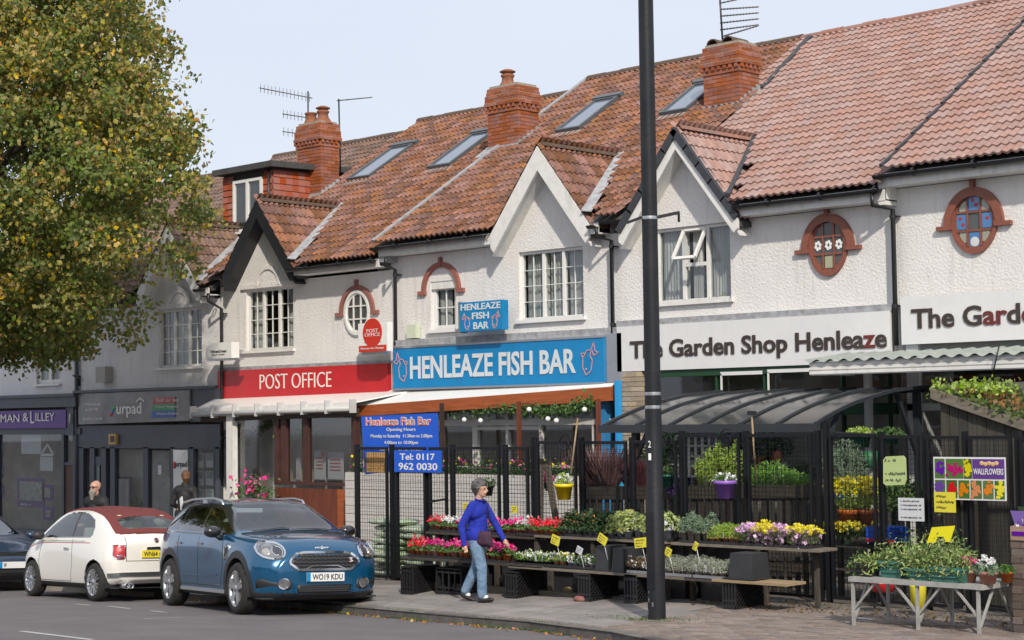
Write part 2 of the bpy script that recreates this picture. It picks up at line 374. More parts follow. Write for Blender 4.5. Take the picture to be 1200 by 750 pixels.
# ================================================================ GROUND
def grid_mesh(name, xs, ys, zf, mat, kind='structure'):
    V = [(x, y, zf(x, y)) for y in ys for x in xs]; n = len(xs)
    b = MB(); b.cs = True; b.add(V, [(j*n+i, j*n+i+1, (j+1)*n+i+1, (j+1)*n+i) for j in range(len(ys)-1) for i in range(n-1)])
    o = b.build(name, mat); o['kind'] = kind; return o
lin = lambda a, b, n: [a+(b-a)*i/(n-1) for i in range(n)]
xs = [-300, -150, -80]+lin(-60, 25, 60)+[60, 150, 300]
ys = [-300, -120, -50, -20, -5, 5]+lin(9, 20, 14)+[60, 300]
road = grid_mesh('road', xs, ys, lambda x, y: road_z(x, y)-(.25 if y > 19.5 else 0), asphalt)
# pavement: strip between kerb line and forecourt, then forecourt up to the shops
def kerb_path():
    P = []
    for i in range(len(KP)-1):
        a, b = Vector(KP[i]), Vector(KP[i+1]); n = max(1, int((b-a).length/.45))
        for k in range(n): P.append(a+(b-a)*k/n)
    P.append(Vector(KP[-1])); return P
KPATH = kerb_path()
b = MB(); b.cs = True; V = []; nr = 7
for p in KPATH:
    ex = max(0, p.x-KP[8][0]); far = Vector((p.x, BACK_Y)) if ex <= 0 else Vector((KP[8][0]+ex*.8+.0, BACK_Y)); z0 = road_z(p.x, p.y)+.1
    for k in range(nr):
        t = k/(nr-1); q = p.lerp(far, t); V.append((q.x, q.y, z0+(base_z(far.x)-z0)*t))
    V.append((far.x, 23.2, base_z(far.x)))
n = nr+1
b.add(V, [(i*n+k, (i+1)*n+k, (i+1)*n+k+1, i*n+k+1) for i in range(len(KPATH)-1) for k in range(n-1)])
pavement = struct(b.build('pavement', pave_base))
# kerb stones
kb = MB(); kerb = None
core = MB()
for i in range(len(KPATH)-1):
    p, q = KPATH[i], KPATH[i+1]; d = (q-p).normalized(); nn = Vector((-d.y, d.x))
    core.add([(p.x+nn.x*.02, p.y+nn.y*.02, road_z(p.x, p.y)-.1), (q.x+nn.x*.02, q.y+nn.y*.02, road_z(q.x, q.y)-.1), (q.x+nn.x*.02, q.y+nn.y*.02, road_z(q.x, q.y)+.09), (p.x+nn.x*.02, p.y+nn.y*.02, road_z(p.x, p.y)+.09)], [(0, 1, 2, 3)])
kerb = struct(core.build('kerb', mortar))
acc = 0; i = 0
seg = []
for i in range(len(KP)-1):
    a, b_ = Vector(KP[i]), Vector(KP[i+1]); n = max(1, round((b_-a).length/.9))
    for k in range(n):
        p, q = a.lerp(b_, k/n), a.lerp(b_, (k+1)/n)
        if -24 < p.x < -7: seg.append((p, q))
for p, q in seg:
    d = (q-p).normalized(); nn = Vector((-d.y, d.x)); p2, q2 = p+d*.006, q-d*.006; m = MB(); m.cr = random.random(); rise = .102+random.uniform(-.004, .006)
    z = [road_z(t.x, t.y) for t in (p2, q2)]
    c = [(p2, 0), (q2, 1), (q2+nn*.13, 1), (p2+nn*.13, 0)]
    lo = [(t.x, t.y, z[k]-.08) for t, k in c]; hi = [(t.x+(nn.x*.015 if j < 2 else 0), t.y+(nn.y*.015 if j < 2 else 0), z[k]+rise) for j, (t, k) in enumerate(c)]
    m.add(lo+hi, [(0, 1, 5, 4), (1, 2, 6, 5), (2, 3, 7, 6), (3, 0, 4, 7), (4, 5, 6, 7)]); m.build('kerb_stone', kerb_m, kerb)
# paving slabs (parts of the pavement), rows parallel to the kerb
def slab(m, c, th=.018):
    P = [Vector((x, y, pav_z(x, y)+th)) for x, y in c]; cen = sum(P, Vector())/4
    top = [p+(cen-p).normalized()*.012 for p in P]; lo = [Vector((p.x, p.y, p.z-th-.01)) for p in P]
    m.add(lo+top, [(0, 1, 5, 4), (1, 2, 6, 5), (2, 3, 7, 6), (3, 0, 4, 7), (4, 5, 6, 7)])
for r in range(5):
    x = -23.6+.35*(r % 2)
    while x < -12.9:
        w = .75 if r % 3 else .62; c = []
        for X, t in ((x, r), (x+w, r), (x+w, r+1), (x, r+1)):
            ky = kerb_y(X)+.15; y = ky+t*(BACK_Y-.15-ky)/5 if BACK_Y-ky > 1.2 else ky+t*.25
            c.append((X, y))
        m = MB(); m.cr = random.random(); slab(m, [(c[0][0]+.006, c[0][1]+.006), (c[1][0]-.006, c[1][1]+.006), (c[2][0]-.006, c[2][1]-.006), (c[3][0]+.006, c[3][1]-.006)]); m.build('paving_slab', pave, pavement); x += w
pv = []
y = 13.35; r = 0
while y < 16.9:
    x = -12.6+.1*(r % 2)
    while x < -7.2:
        if y > kerb_y(x)+.16 and (x > -12.1 or y < 16.9): pv.append((x, y))
        x += .21
    y += .105; r += 1
pv.sort(key=lambda q: math.hypot(q[0], q[1])); rest = MB()
for k, (x, y) in enumerate(pv):
    m = MB() if k < 300 else rest; m.cr = random.random(); slab(m, [(x+.004, y+.004), (x+.2, y+.004), (x+.2, y+.098), (x+.004, y+.098)], .012+random.uniform(-.002, .003))
    if k < 300: m.build('paver', paver_red, pavement)
if rest.f: rest.build('paver', paver_red, pavement, kind='stuff')
# timber edging below the display stand
m = MB(); m.box(-18.4, 16.72, .1, -12.6, 16.8, .21); struct(m.build('gravel_board', grey_wood, None))
# road markings
def mark(a, b_, w):
    m = MB(); a, b_ = Vector(a), Vector(b_); d = (b_-a).normalized(); nn = Vector((-d.y, d.x))*w/2; k = 8
    for i in range(k):
        p, q = a.lerp(b_, i/k), a.lerp(b_, (i+1)/k)
        m.poly([(t.x, t.y, road_z(t.x, t.y)+.004) for t in (p-nn, q-nn, q+nn, p+nn)])
    return m.build('road_marking', line_white, road)
rh = lambda *p: _road_hit(*p)
mark(rh(25, 740), rh(108, 750), .09); mark(rh(127, 710.5), rh(152, 713.5), .07); mark(rh(176, 716), rh(196, 718), .07); mark(rh(168, 725.5), rh(214, 723.5), .05); mark(rh(88, 708), rh(106, 709.5), .07)
# leaf litter and moss along the kerb
lit = MB(); mats = [leaf_rust, leaf_bronze, leafm('litter_yellow', (.35, .22, .03)), leaf_green]
P = []
for i in range(900):
    x = random.uniform(-24, -11); y = kerb_y(x)-abs(random.gauss(0, .09))-.01; P.append((x, y, road_z(x, y)+.012))
P = np.array(P); 
for k in range(3): lit.leaves(P[k::3][: [160, 110, 50][k]], .06, .6, 0, k, nrm=np.array((0, 0, 1.5)))
Q = [(x, y) for x, y in [(random.gauss(-12.6, .35), random.gauss(15.05, .12)) for _ in range(260)]]
Q += [(x, kerb_y(x)-.02+random.gauss(0, .02)) for x in [random.choice([-19, -18.2, -16.4, -14.6, -13.5])+random.gauss(0, .25) for _ in range(900)]]
lit.leaves(np.array([(x, y, (pav_z(x, y) if y > kerb_y(x) else road_z(x, y))+.02) for x, y in Q]), .035, .3, -1, 3)
Q = [(random.uniform(-13, -8.6), random.uniform(16.4, 17.5)) for _ in range(500)]
lit.leaves(np.array([(x, y, pav_z(x, min(y, 17.1))+.02) for x, y in Q]), .05, .6, 0, 1, nrm=np.array((0, 0, 1.5)))
o = lit.build('leaf_litter', mats); o['kind'] = 'stuff'; tag(o, 'fallen yellow brown leaves and moss along the kerb and fence foot', 'leaf litter')

# ================================================================ TERRACE
FY = 22.0
BX = [-41.0, -35.3, -29.83, -24.46, -18.96, -13.45, -7.6]
PT = .634; PA = math.atan(PT)
def tile_mesh(name, mat, w, L, amp, seg=12):
    m = MB(); V = []
    for j, (y, dz) in enumerate(((0, .03), (L, .004))):
        for i in range(seg+1):
            h = amp*(.5-.5*math.cos(4*math.pi*i/seg))**1.3; V.append((w*i/seg, y, h+dz))
    V += [(w*i/seg, .0, -.004+V[i][2]-.03) for i in range(seg+1)]; n = seg+1
    m.cs = False; m.add(V, [(i, i+1, n+i+1, n+i) for i in range(seg)]+[(2*n+i, 2*n+i+1, i+1, i) for i in range(seg)])
    me = bpy.data.meshes.new(name); me.from_pydata(m.v, [], m.f); me.materials.append(mat); return me, m
TW, TG = .27, .265
TILES = {k: tile_mesh('tile', mt, TW, TG*1.1, am) for k, mt, am in (('old', old_tile, .044), ('pink', pink_tile, .030), ('brown', brown_tile, .034))}
def half_round(name, mat, r, L):
    m = MB(); V = []
    for x in (0, L): V += [(x, r*math.cos(a), r*.8*math.sin(a)) for a in [math.pi*i/8 for i in range(9)]]
    V += [(0, .8*r*math.cos(math.pi*i/8), .8*r*.8*math.sin(math.pi*i/8)) for i in range(9)]
    m.add(V, [(i, 9+i, 10+i, i+1) for i in range(8)]+[(i, i+1, 18+i+1, 18+i) for i in range(8)])
    me = bpy.data.meshes.new(name); me.from_pydata(m.v, [], m.f); me.materials.append(mat); return me
camv = Vector((0, 0, CZ))
def lay_tiles(parent, kind, mats_list, nmax=300):
    me, mb = TILES[kind]; off = OFF[parent.name]
    mats_list.sort(key=lambda m: (m.translation-camv).length)
    rest = MB()
    for i, mt in enumerate(mats_list):
        if i < nmax:
            o = bpy.data.objects.new('roof_tile', me); col.objects.link(o); o.parent = parent; o.matrix_local = Matrix.Translation(-off) @ mt
        else:
            rest.cr = random.random(); rest.add([mt @ Vector(v) for v in mb.v], mb.f)
    if rest.f: rest.build('roof_tile', me.materials[0], parent, kind='stuff')
def roof(parent, x0, x1, E, kind, gx=None, chim=(), ridgeY=27.8, gza=None, ext=0, jit=.004):
    T = []; c, s = math.cos(PA), math.sin(PA); n = int(math.ceil((ridgeY-21.6)/c/TG)); nx = int(round((x1-x0)/TW)); w = (x1-x0)/nx
    for j in range(n):
        for i in range(nx):
            x = x0+i*w; d = j*TG; y = 21.6+d*c; z = E+.02+d*s
            if gx and abs(x+w/2-gx) < 1.25 and y < 22.5 and abs(x+w/2-gx) < (gza-z)/1.24+.12: continue
            if any(a < x+w/2 < b_ and y0 < y+.15 < y1 for a, b_, y0, y1 in chim): continue
            jz = random.uniform(-jit, jit)
            T.append(Matrix.Translation((x, y, z+.03+jz)) @ Matrix.Rotation(PA+random.uniform(-jit, jit)*1.5, 4, 'X') @ Matrix.Diagonal((w/TW, 1, 1, 1)))
    if gx:
        ga = math.atan(1.24); L = 1.3/math.cos(ga); nj = int(L/TG)+1; ny = 8
        for sgn in (1, -1):
            for j in range(nj):
                for i in range(ny):
                    y = 21.66+i*TW; d = j*TG
                    X = gx+sgn*(1.24-d*math.cos(ga)); z = gza-1.24*1.24+d*math.sin(ga)+.05
                    if d > L-.1: continue
                    cx = E+.634*(y+.15-21.65)
                    if z+.25 < cx-.25: continue
                    ux = Vector((0, sgn, 0)); uy = Vector((-sgn*math.cos(ga), 0, math.sin(ga))); uz = ux.cross(uy)
                    o0 = Vector((X, y if sgn > 0 else y+TW, z)); m4 = Matrix((ux, uy, uz)).transposed().to_4x4(); m4.translation = o0; T.append(m4)
    lay_tiles(parent, kind, T)
    # boarding below the tiles, back slope
    zr = E+PT*(ridgeY-21.65); b = MB()
    b.prism([(x0, 21.68, E-.02), (x0, ridgeY, zr-.02), (x0, ridgeY, zr-.12), (x0, 21.8, E-.06)], (x1-x0-.004, 0, 0)) if not gx else None
    if gx:
        for a, c_ in ((x0, gx-1.0), (gx+1.0, x1-.004)): b.prism([(a, 21.68, E-.02), (a, ridgeY, zr-.02), (a, ridgeY, zr-.12), (a, 21.8, E-.06)], (c_-a, 0, 0))
        b.prism([(gx-1.0, 22.1, E+.245), (gx-1, ridgeY, zr-.02), (gx-1, ridgeY, zr-.12), (gx-1, 22.2, E+.2)], (2.0, 0, 0))
        yb = 21.65+(gza-E)/PT+.15
        b.prism([(gx-1.22, 21.72, gza-1.22*1.24-.02), (gx, 21.72, gza-.02), (gx+1.22, 21.72, gza-1.22*1.24-.02), (gx+1.22, 21.72, gza-1.22*1.24-.1), (gx, 21.72, gza-.1), (gx-1.22, 21.72, gza-1.22*1.24-.1)], (0, yb-21.72, 0))
    b.add([(x0, ridgeY, zr-.03), (x1-.004, ridgeY, zr-.03), (x1-.004, 2*ridgeY-22, E), (x0, 2*ridgeY-22, E)], [(0, 1, 2, 3)])
    b.build('roof_deck', felt, parent)
    # verge wall at the sides
    return zr
def ridge(parent, x0, x1, y, z, mat, r=.13, along='x'):
    L = .46; n = max(1, round((x1-x0)/L)); L = (x1-x0)/n; me = half_round('ridge_tile', mat, r, L*1.0); off = OFF[parent.name]
    for i in range(n):
        loc = Vector((x0+i*L, y, z+random.uniform(-.006, .01))) if along == 'x' else Vector((y, x0+i*L, z))
        inst(me, parent, 'ridge_tile', loc-off, (0, 0, 0 if along == 'x' else math.pi/2))
BRICK = {}
def brick_mesh(mat):
    if mat.name in BRICK: return BRICK[mat.name]
    m = MB(); m.box(0, 0, 0, 1, 1, 1); me = bpy.data.meshes.new('brick'); me.from_pydata(m.v, [], m.f); me.materials.append(mat); BRICK[mat.name] = me; return me
def brick_box(parent, x0, x1, y0, y1, z0, z1, mat, outset=lambda k, n: 0, faces='flr', course=.075, blen=.225, coremat=None, zmin=None, name='brick'):
    """brickwork: bricks laid in courses round a mortar core"""
    me = brick_mesh(mat); off = OFF[parent.name]; n = int(round((z1-z0)/course)); course = (z1-z0)/n; c = MB()
    for k in range(n):
        e = outset(k, n); za = z0+k*course; c.box(x0-e+.012, y0-e+.012, za, x1+e-.012, y1+e-.012, za+course+.0005*(k % 2))
        a0, a1, b0, b1 = x0-e, x1+e, y0-e, y1+e; dent = outset(k, n) == .0401
        def row(p0, p1, fn):
            Lr = p1-p0; nb = max(1, round(Lr/blen)); bl = Lr/nb; p = p0-(bl/2 if k % 2 else 0)
            for i in range(nb+1):
                q0, q1 = max(p0, p+i*bl), min(p1, p+(i+1)*bl)
                if q1-q0 < .03: continue
                fn(q0+.004, q1-.004)
        h = course-.01; J = lambda: random.uniform(-.003, .003)
        if 'f' in faces: row(a0, a1, lambda p, q: inst(me, parent, name, Vector((p, b0+J(), za))-off, (0, 0, 0), (q-p, .09, h)))
        if 'r' in faces: row(b0+.09, b1, lambda p, q: inst(me, parent, name, Vector((a1-.09+J(), p, za))-off, (0, 0, 0), (.09, q-p, h)))
        if 'l' in faces: row(b0+.09, b1, lambda p, q: inst(me, parent, name, Vector((a0+J(), p, za))-off, (0, 0, 0), (.09, q-p, h)))
    return c.build('mortar', coremat or mortar, parent)
def chimney(house, x0, x1, y0, y1, z0, zt, pots):
    ch = bpy.data.objects.new('chimney', None); col.objects.link(ch); ch.parent = house; OFF[ch.name] = OFF[house.name]
    n = int(round((zt-z0)/.075))
    def out(k, nn):
        j = nn-1-k                      # course counted from the top
        return [.01, .02, .04, .04, .055, .012, .02, .0][j] if j < 8 else 0
    m = brick_box(ch, x0, x1, y0, y1, z0, zt, brick_orange, out)
    # dentil course just under the widest course
    zz = z0+(n-6)*(zt-z0)/n; me = brick_mesh(brick_orange); off = OFF[house.name]; k = 0
    for i in range(int((x1-x0+.1)/.13)):
        inst(me, ch, 'brick', Vector((x0-.04+i*.13, y0-.05, zz))-off, (0, 0, 0), (.065, .08, .066))
    for i in range(int((y1-y0+.1)/.13)):
        inst(me, ch, 'brick', Vector((x1-.03, y0-.0+i*.13, zz))-off, (0, 0, 0), (.08, .065, .066))
    f = MB(); f.prism([(x0+.03, y0+.03, zt-.002), (x1-.03, y0+.03, zt-.002), (x1-.03, y1-.03, zt-.002), (x0+.03, y1-.03, zt-.002)], (0, 0, .05)); f.build('flaunching', mortar, ch)
    for px_, py_, kind in pots:
        b = MB()
        if kind == 'cap': b.lathe([(.25, 0), (.19, .06), (.125, .16), (.115, .24), (.14, .26), (.14, .30), (.11, .31), (.11, .34), (.16, .35), (.165, .37), (.08, .41), (0, .42)], (px_, py_, zt), 16); b.build('chimney_pot', terracotta_old, ch)
        elif kind == 'open': b.lathe([(.22, 0), (.17, .06), (.125, .18), (.12, .26), (.145, .28), (.145, .31), (.11, .31), (.1, .1)], (px_, py_, zt), 16); b.build('chimney_pot', terracotta_old, ch)
        else:
            me2 = half_round('hood_tile', ridge_old, .13, .5); inst(me2, ch, 'hood_tile', Vector((px_, py_-.28, zt+.05))-off, (0, 0, math.pi/2))
    # lead flashing: stepped on the right cheek, apron in front
    l = MB(); zb = z_at(y0); l.box(x0-.03, y0-.035, zb-.12, x1+.03, y0-.006, zb+.13); l.add([(x0-.1, y0-.3, zb-.3*PT+.09), (x1+.12, y0-.3, zb-.3*PT+.09), (x1+.12, y0, zb+.1), (x0-.1, y0, zb+.1)], [(0, 1, 2, 3)])
    ns = 5
    for i in range(ns):
        ya = y0+(y1-y0)*i/ns; yb = y0+(y1-y0)*(i+1)/ns; l.box(x1+.004, ya, z_at(ya)-.1, x1+.022, yb, z_at(ya)+.2)
    l.add([(x1+.02, y0-.1, z_at(y0-.1)+.09), (x1+.2, y0-.1, z_at(y0-.1)+.09), (x1+.2, y1+.1, z_at(y1+.1)+.09), (x1+.02, y1+.1, z_at(y1+.1)+.09)], [(0, 1, 2, 3)])
    l.build('flashing', lead, ch); return ch
terracotta_old = M('terracotta_old', (.30, .115, .06), .85, var=.4, vscale=9, bump=.3, dirt=.3)
EAVE = 5.73
def z_at(y, E=None): return (E or EAVE)+PT*(y-21.65)
def wall_rects(b, x0, x1, z0, z1, holes, Y):
    cx = sorted(set([x0, x1]+[min(max(v, x0), x1) for h in holes for v in (h[0], h[2])])); cz = sorted(set([z0, z1]+[min(max(v, z0), z1) for h in holes for v in (h[1], h[3])]))
    for i in range(len(cx)-1):
        for j in range(len(cz)-1):
            mx, mz = (cx[i]+cx[i+1])/2, (cz[j]+cz[j+1])/2
            if any(h[0] < mx < h[2] and h[1] < mz < h[3] for h in holes): continue
            b.add([(cx[i], Y, cz[j]), (cx[i+1], Y, cz[j]), (cx[i+1], Y, cz[j+1]), (cx[i], Y, cz[j+1])], [(0, 1, 2, 3)])
    for a, c, d, e in holes:
        b.add([(a, Y, c), (d, Y, c), (d, Y, e), (a, Y, e), (a, Y+.16, c), (d, Y+.16, c), (d, Y+.16, e), (a, Y+.16, e)], [(0, 4, 5, 1), (1, 5, 6, 2), (2, 6, 7, 3), (3, 7, 4, 0)])
def window(house, x0, x1, z0, z1, lights, rows, cols, mat=white_paint, fr=.055, bar=.018, curtains=True, sill=True, Y=FY, skip=(), arched=False):
    y = Y+.06; b = MB()
    b.box(x0, y, z0, x1, y+.07, z0+fr); b.box(x0, y, z1-fr, x1, y+.07, z1); b.box(x0, y, z0+fr, x0+fr, y+.07, z1-fr); b.box(x1-fr, y, z0+fr, x1, y+.07, z1-fr)
    ed = [x0+fr]+[x0+(x1-x0)*f for f in lights]+[x1-fr]
    for f in lights: xm = x0+(x1-x0)*f; b.box(xm-fr*.6, y-.004, z0+fr, xm+fr*.6, y+.066, z1-fr)
    panes = []
    for i in range(len(ed)-1):
        a, c = ed[i]+(fr*.6 if i else 0), ed[i+1]-(fr*.6 if i < len(ed)-2 else 0); panes.append((a, c))
        if i in skip: continue
        r_ = rows[i] if isinstance(rows, (list, tuple)) else rows; c_ = cols[i] if isinstance(cols, (list, tuple)) else cols
        for k in range(1, r_): zz = z0+fr+(z1-z0-2*fr)*k/r_; b.box(a, y+.02, zz-bar/2, c, y+.045, zz+bar/2)
        for k in range(1, c_): xx = a+(c-a)*k/c_; b.box(xx-bar/2, y+.018, z0+fr, xx+bar/2, y+.043, z1-fr)
    w = b.build('window', mat, house)
    for i, (a, c) in enumerate(panes):
        if i in skip: continue
        g = MB(); g.box(a, y+.03, z0+fr, c, y+.036, z1-fr); g.build('pane', glass, w)
    if sill: s_ = MB(); s_.box(x0-.06, Y-.07, z0-.05, x1+.06, y+.02, z0); s_.build('sill', mat, w)
    if curtains:
        cu = MB(); cu.cs = True; k = 40; sp = curtains if isinstance(curtains, (list, tuple)) else [(x0+.03, x0+(x1-x0)*.36), (x1-(x1-x0)*.36, x1-.03)]
        for a, c in sp:
            V = []
            for i in range(k+1):
                xx = a+(c-a)*i/k; yy = y+.13+.025*math.sin(i*1.3)+.012*math.sin(i*2.9); V += [(xx, yy, z0-.05), (xx, yy, z1+.02)]
            cu.add(V, [(2*i, 2*i+2, 2*i+3, 2*i+1) for i in range(k)])
        cu.build('curtain', curtain, w)
    return w
def arch_band(b, cx, cz, ri, ro, y0, y1, a0=0, a1=math.pi, n=24, sx=1.):
    V = []
    for i in range(n+1):
        a = a0+(a1-a0)*i/n; c, s = math.cos(a)*sx, math.sin(a)
        V += [(cx+ri*c, y0, cz+ri*s), (cx+ro*c, y0, cz+ro*s), (cx+ro*c, y1, cz+ro*s), (cx+ri*c, y1, cz+ri*s)]
    b.add(V, [(4*i+a_, 4*i+b_, 4*i+4+b_, 4*i+4+a_) for i in range(n) for a_, b_ in ((1, 0), (2, 1), (0, 3))]+[(3, 2, 1, 0), (4*n, 4*n+1, 4*n+2, 4*n+3)])
def downpipe(house, px0, py0, px1, py1, top=None, mat=black_paint, Y=21.88):
    """(px0,py0) where the pipe meets the wall, down to (px1,py1); top = pixel of the gutter outlet"""
    a, c = A(px0, py0, Y), A(px1, py1, Y); b = MB(); x = (a.x+c.x)/2; pts = []
    if top: t = A(top[0], top[1], 21.6); pts = [(t.x, t.y, t.z+.06), (t.x, t.y, t.z-.1)]
    pts += [(x, Y, a.z), (x, Y, c.z)]; b.tube(pts, .036, 10)
    z = a.z-.1
    while z > c.z: b.lathe([(.045, -.03), (.045, .03)], (x, Y, z), 10); b.box(x-.07, Y+.02, z-.012, x+.07, Y+.1, z+.012); z -= 1.3
    return b.build('downpipe', mat, house)
def gutter(house, x0, x1, z, y=21.6, mat=black_paint, r=.058):
    b = MB(); n = 8; V = []
    for x in (x0, x1): V += [(x, y+r*math.cos(a), z+r*math.sin(a)) for a in [math.pi+math.pi*i/n for i in range(n+1)]]
    b.cs = True; b.add(V, [(i, i+1, n+2+i, n+1+i) for i in range(n)]); b.cs = False
    b.poly([V[i] for i in range(n+1)]); b.poly([V[n+1+i] for i in range(n+1)][::-1])
    x = x0+.2
    while x < x1: b.box(x-.015, y-r-.006, z-.02, x+.015, y+.12, z+.004); b.lathe([(r+.006, -.02), (r+.006, .02)], (x+.45, y, z-.004), 12, 'x'); x += .95
    return b.build('gutter', mat, house)
def fascia(house, x0, x1, E, mat=white_paint, h=.17):
    b = MB(); b.box(x0, 21.69, E-h-.02, x1, 21.72, E+.0); b.box(x0, 21.72, E-h-.02, x1, FY, E-h); return b.build('eaves_board', mat, house)
def bargeboards(house, gx, za, mat, w=.2, half=1.16, capm=None, y=21.66, lft=None, rgt=None):
    for s_ in (-1, 1):
        h = (lft if s_ < 0 else rgt) or half; b = MB()
        p = [(gx, y, za), (gx+s_*h, y, za-h*1.24), (gx+s_*h, y, za-h*1.24-w*.9), (gx+s_*h-s_*.08, y, za-h*1.24-w*1.25), (gx, y, za-w*1.6)]
        if s_ > 0: p = p[::-1]
        b.prism(p, (0, .05, 0)); b.build('bargeboard', mat, house)
        so = MB(); t = w*1.3; q = [(gx, y+.05, za-t), (gx+s_*h, y+.05, za-h*1.24-t), (gx+s_*h, y+.05, za-h*1.24-t-.04), (gx, y+.05, za-t-.05)]
        so.prism(q[::-1] if s_ > 0 else q, (0, .29, 0)); so.build('soffit', white_paint if mat is not black_paint else mat, house)
        if capm:
            c = MB(); k = 5
            for i in range(k):
                a = i/k*h; e = (i+1.05)/k*h; P0 = Vector((gx+s_*a, y+.04, za-a*1.24+.055)); P1 = Vector((gx+s_*e, y+.04, za-e*1.24+.045)); nrm = Vector((s_*1.24, 0, 1)).normalized()
                c.bar(P0-nrm*.03, P1-nrm*.022, .16, .12, up=nrm)
            c.build('verge_tiles', capm, house, kind='stuff')
def gable_wall(b, gx, za, E, Y=FY):
    z0 = E-.2; hw = (za-.08-z0)/1.24; b.add([(gx-hw, Y, z0), (gx+hw, Y, z0), (gx, Y, za-.08)], [(0, 1, 2)])
def valley(house, gx, za, E, mat=lead):
    b = MB(); yb = 21.65+(za-E)/PT
    for s_ in (1,): 
        a = Vector((gx+s_*(za-E)/1.24+.03, 21.63, E+.175)); c = Vector((gx+.05, yb+.1, za+.18)); b.bar(a, c, .18 if mat is lead else .07, .014, up=(.5, -PT, 1))
    b.build('valley_flashing', mat, house)
def house(i, label, mat, E, **k):
    x0, x1 = BX[i], BX[i+1]; h = thing('shop_building', ((x0+x1)/2, FY, base_z((x0+x1)/2)), label, 'building'); return h, x0, x1, E

# ---- the six buildings, left to right
LEADER = {}
def shell(h, x0, x1, E, mat, holes, zlow=2.3, gx=None, za=None, ridgeY=27.8):
    b = MB(); wall_rects(b, x0+.002, x1-.002, zlow, E-.2, holes, FY)
    if gx: gable_wall(b, gx, za, E)
    zr = E+PT*(ridgeY-21.65)
    for x in (x0+.001, x1-.001):      # party walls, with a gable end up to the roof
        b.add([(x, FY, -1), (x, 33.6, -1), (x, 33.6, E), (x, ridgeY, zr-.02), (x, FY, E-.05)], [(0, 1, 2, 3, 4)])
    b.build('wall', mat, h)
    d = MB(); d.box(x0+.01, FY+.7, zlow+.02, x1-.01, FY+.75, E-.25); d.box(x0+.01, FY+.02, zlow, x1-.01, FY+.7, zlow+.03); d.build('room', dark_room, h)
H = {}
# estate agent at the far left
h, x0, x1, E = house(0, 'pale grey building behind the tree with a purple estate agent fascia', grey_render, 5.08); H[0] = h
w0 = (-37.18, 3.42, -36.13, 4.14); w00 = (-40.3, 3.42, -39.3, 4.14)
shell(h, x0, x1, E, grey_render, [w0, w00], 3.1, gx=-38.2, za=6.5)
window(h, *[w0[0], w0[2], w0[1], w0[3]], [.5], 2, 1, fr=.1); window(h, *[w00[0], w00[2], w00[1], w00[3]], [.5], 2, 1, fr=.1)
roof(h, x0, x1, E, 'brown', gx=-38.2, gza=6.5); ridge(h, x0, x1, 27.8, E+PT*6.15+.06, ridge_old); gutter(h, -36.9, x1-.05, E-.02); fascia(h, -36.9, x1, E, grey_render, .13)
# agent beside it
h, x0, x1, E = house(1, 'grey rendered building with a slate coloured shopfront and tile hung dormer', grey_render, 5.28); H[1] = h
w1 = (-32.1, 3.66, -30.5, 4.93)
shell(h, x0, x1, E, grey_render, [w1], 3.1, gx=-31.3, za=6.72)
window(h, -32.1, -30.5, 3.66, 4.93, [.333, .667], 4, 2, curtains=[(-31.9, -31.3)])
roof(h, x0, x1, E, 'brown', gx=-31.3, gza=6.72); ridge(h, x0, x1, 27.8, E+PT*6.15+.06, ridge_old); ridge(h, 21.7, 23.9, -31.3, 6.72+.05, ridge_old, .1, 'y')
bargeboards(h, -31.3, 6.72, white_paint); valley(h, -31.3, 6.72, E); gutter(h, -30.2, x1-.05, E-.02); fascia(h, -30.2, x1, E, grey_render, .13)
b = MB(); arch_band(b, -31.3, 4.95, .33, .45, FY-.04, FY+.02); arch_band(b, -31.3, 4.97, 0.0, .33, FY-.015, FY+.02); b.box(-32.2, FY-.06, 4.94, -30.4, FY+.02, 5.02); b.build('window_head', grey_render, h)
downpipe(h, 259, 362, 261, 560, (244, 347))
# dormer of tile hung cheeks
dx0, dx1, dy = -31.85, -30.06, 23.6
b = MB(); b.box(dx0, dy, 6.3, dx1, 26.4, 8.02); b.build('dormer', felt, h); dm = [o for o in h.children if o.name.startswith('dormer')][0]
htile = brick_mesh(M('hung_tile', (.40, .10, .05), .8, var=.25, vscale=10, bump=.3, rnd=.06)); off = OFF[h.name]
for k in range(10):
    z = 6.52+k*.145
    for a, c in ((dx0, -31.47), (-30.37, dx1)):
        n_ = max(1, round((c-a)/.18)); 
        for i in range(n_): inst(htile, dm, 'hung_tile', Vector((a+(c-a)*i/n_, dy-.045, z))-off, (R(-8), 0, 0), ((c-a)/n_-.006, .02, .155))
    y = dy-.01
    while y < 25.0: inst(htile, dm, 'hung_tile', Vector((dx1+.012+.0, y, z))-off, (0, R(-7), 0), (.022, .175, .148)); y += .176
b = MB(); b.prism([(dx0-.18, dy-.2, 8.02), (dx1+.18, dy-.2, 8.02), (dx1+.18, 26.9, 8.1), (dx0-.18, 26.9, 8.1)], (0, 0, .13)); b.build('dormer_roof', felt, dm)
wn = window(h, -31.45, -30.4, 6.68, 7.86, [.5], 1, 1, mat=white_clean, fr=.07, curtains=[(-31.35, -30.95)], Y=dy-.12)
b = MB(); b.tube([(dx1-.04, dy-.09, 8.0), (dx1-.04, dy-.09, 6.6)], .03, 8); b.build('downpipe', black_paint, dm)
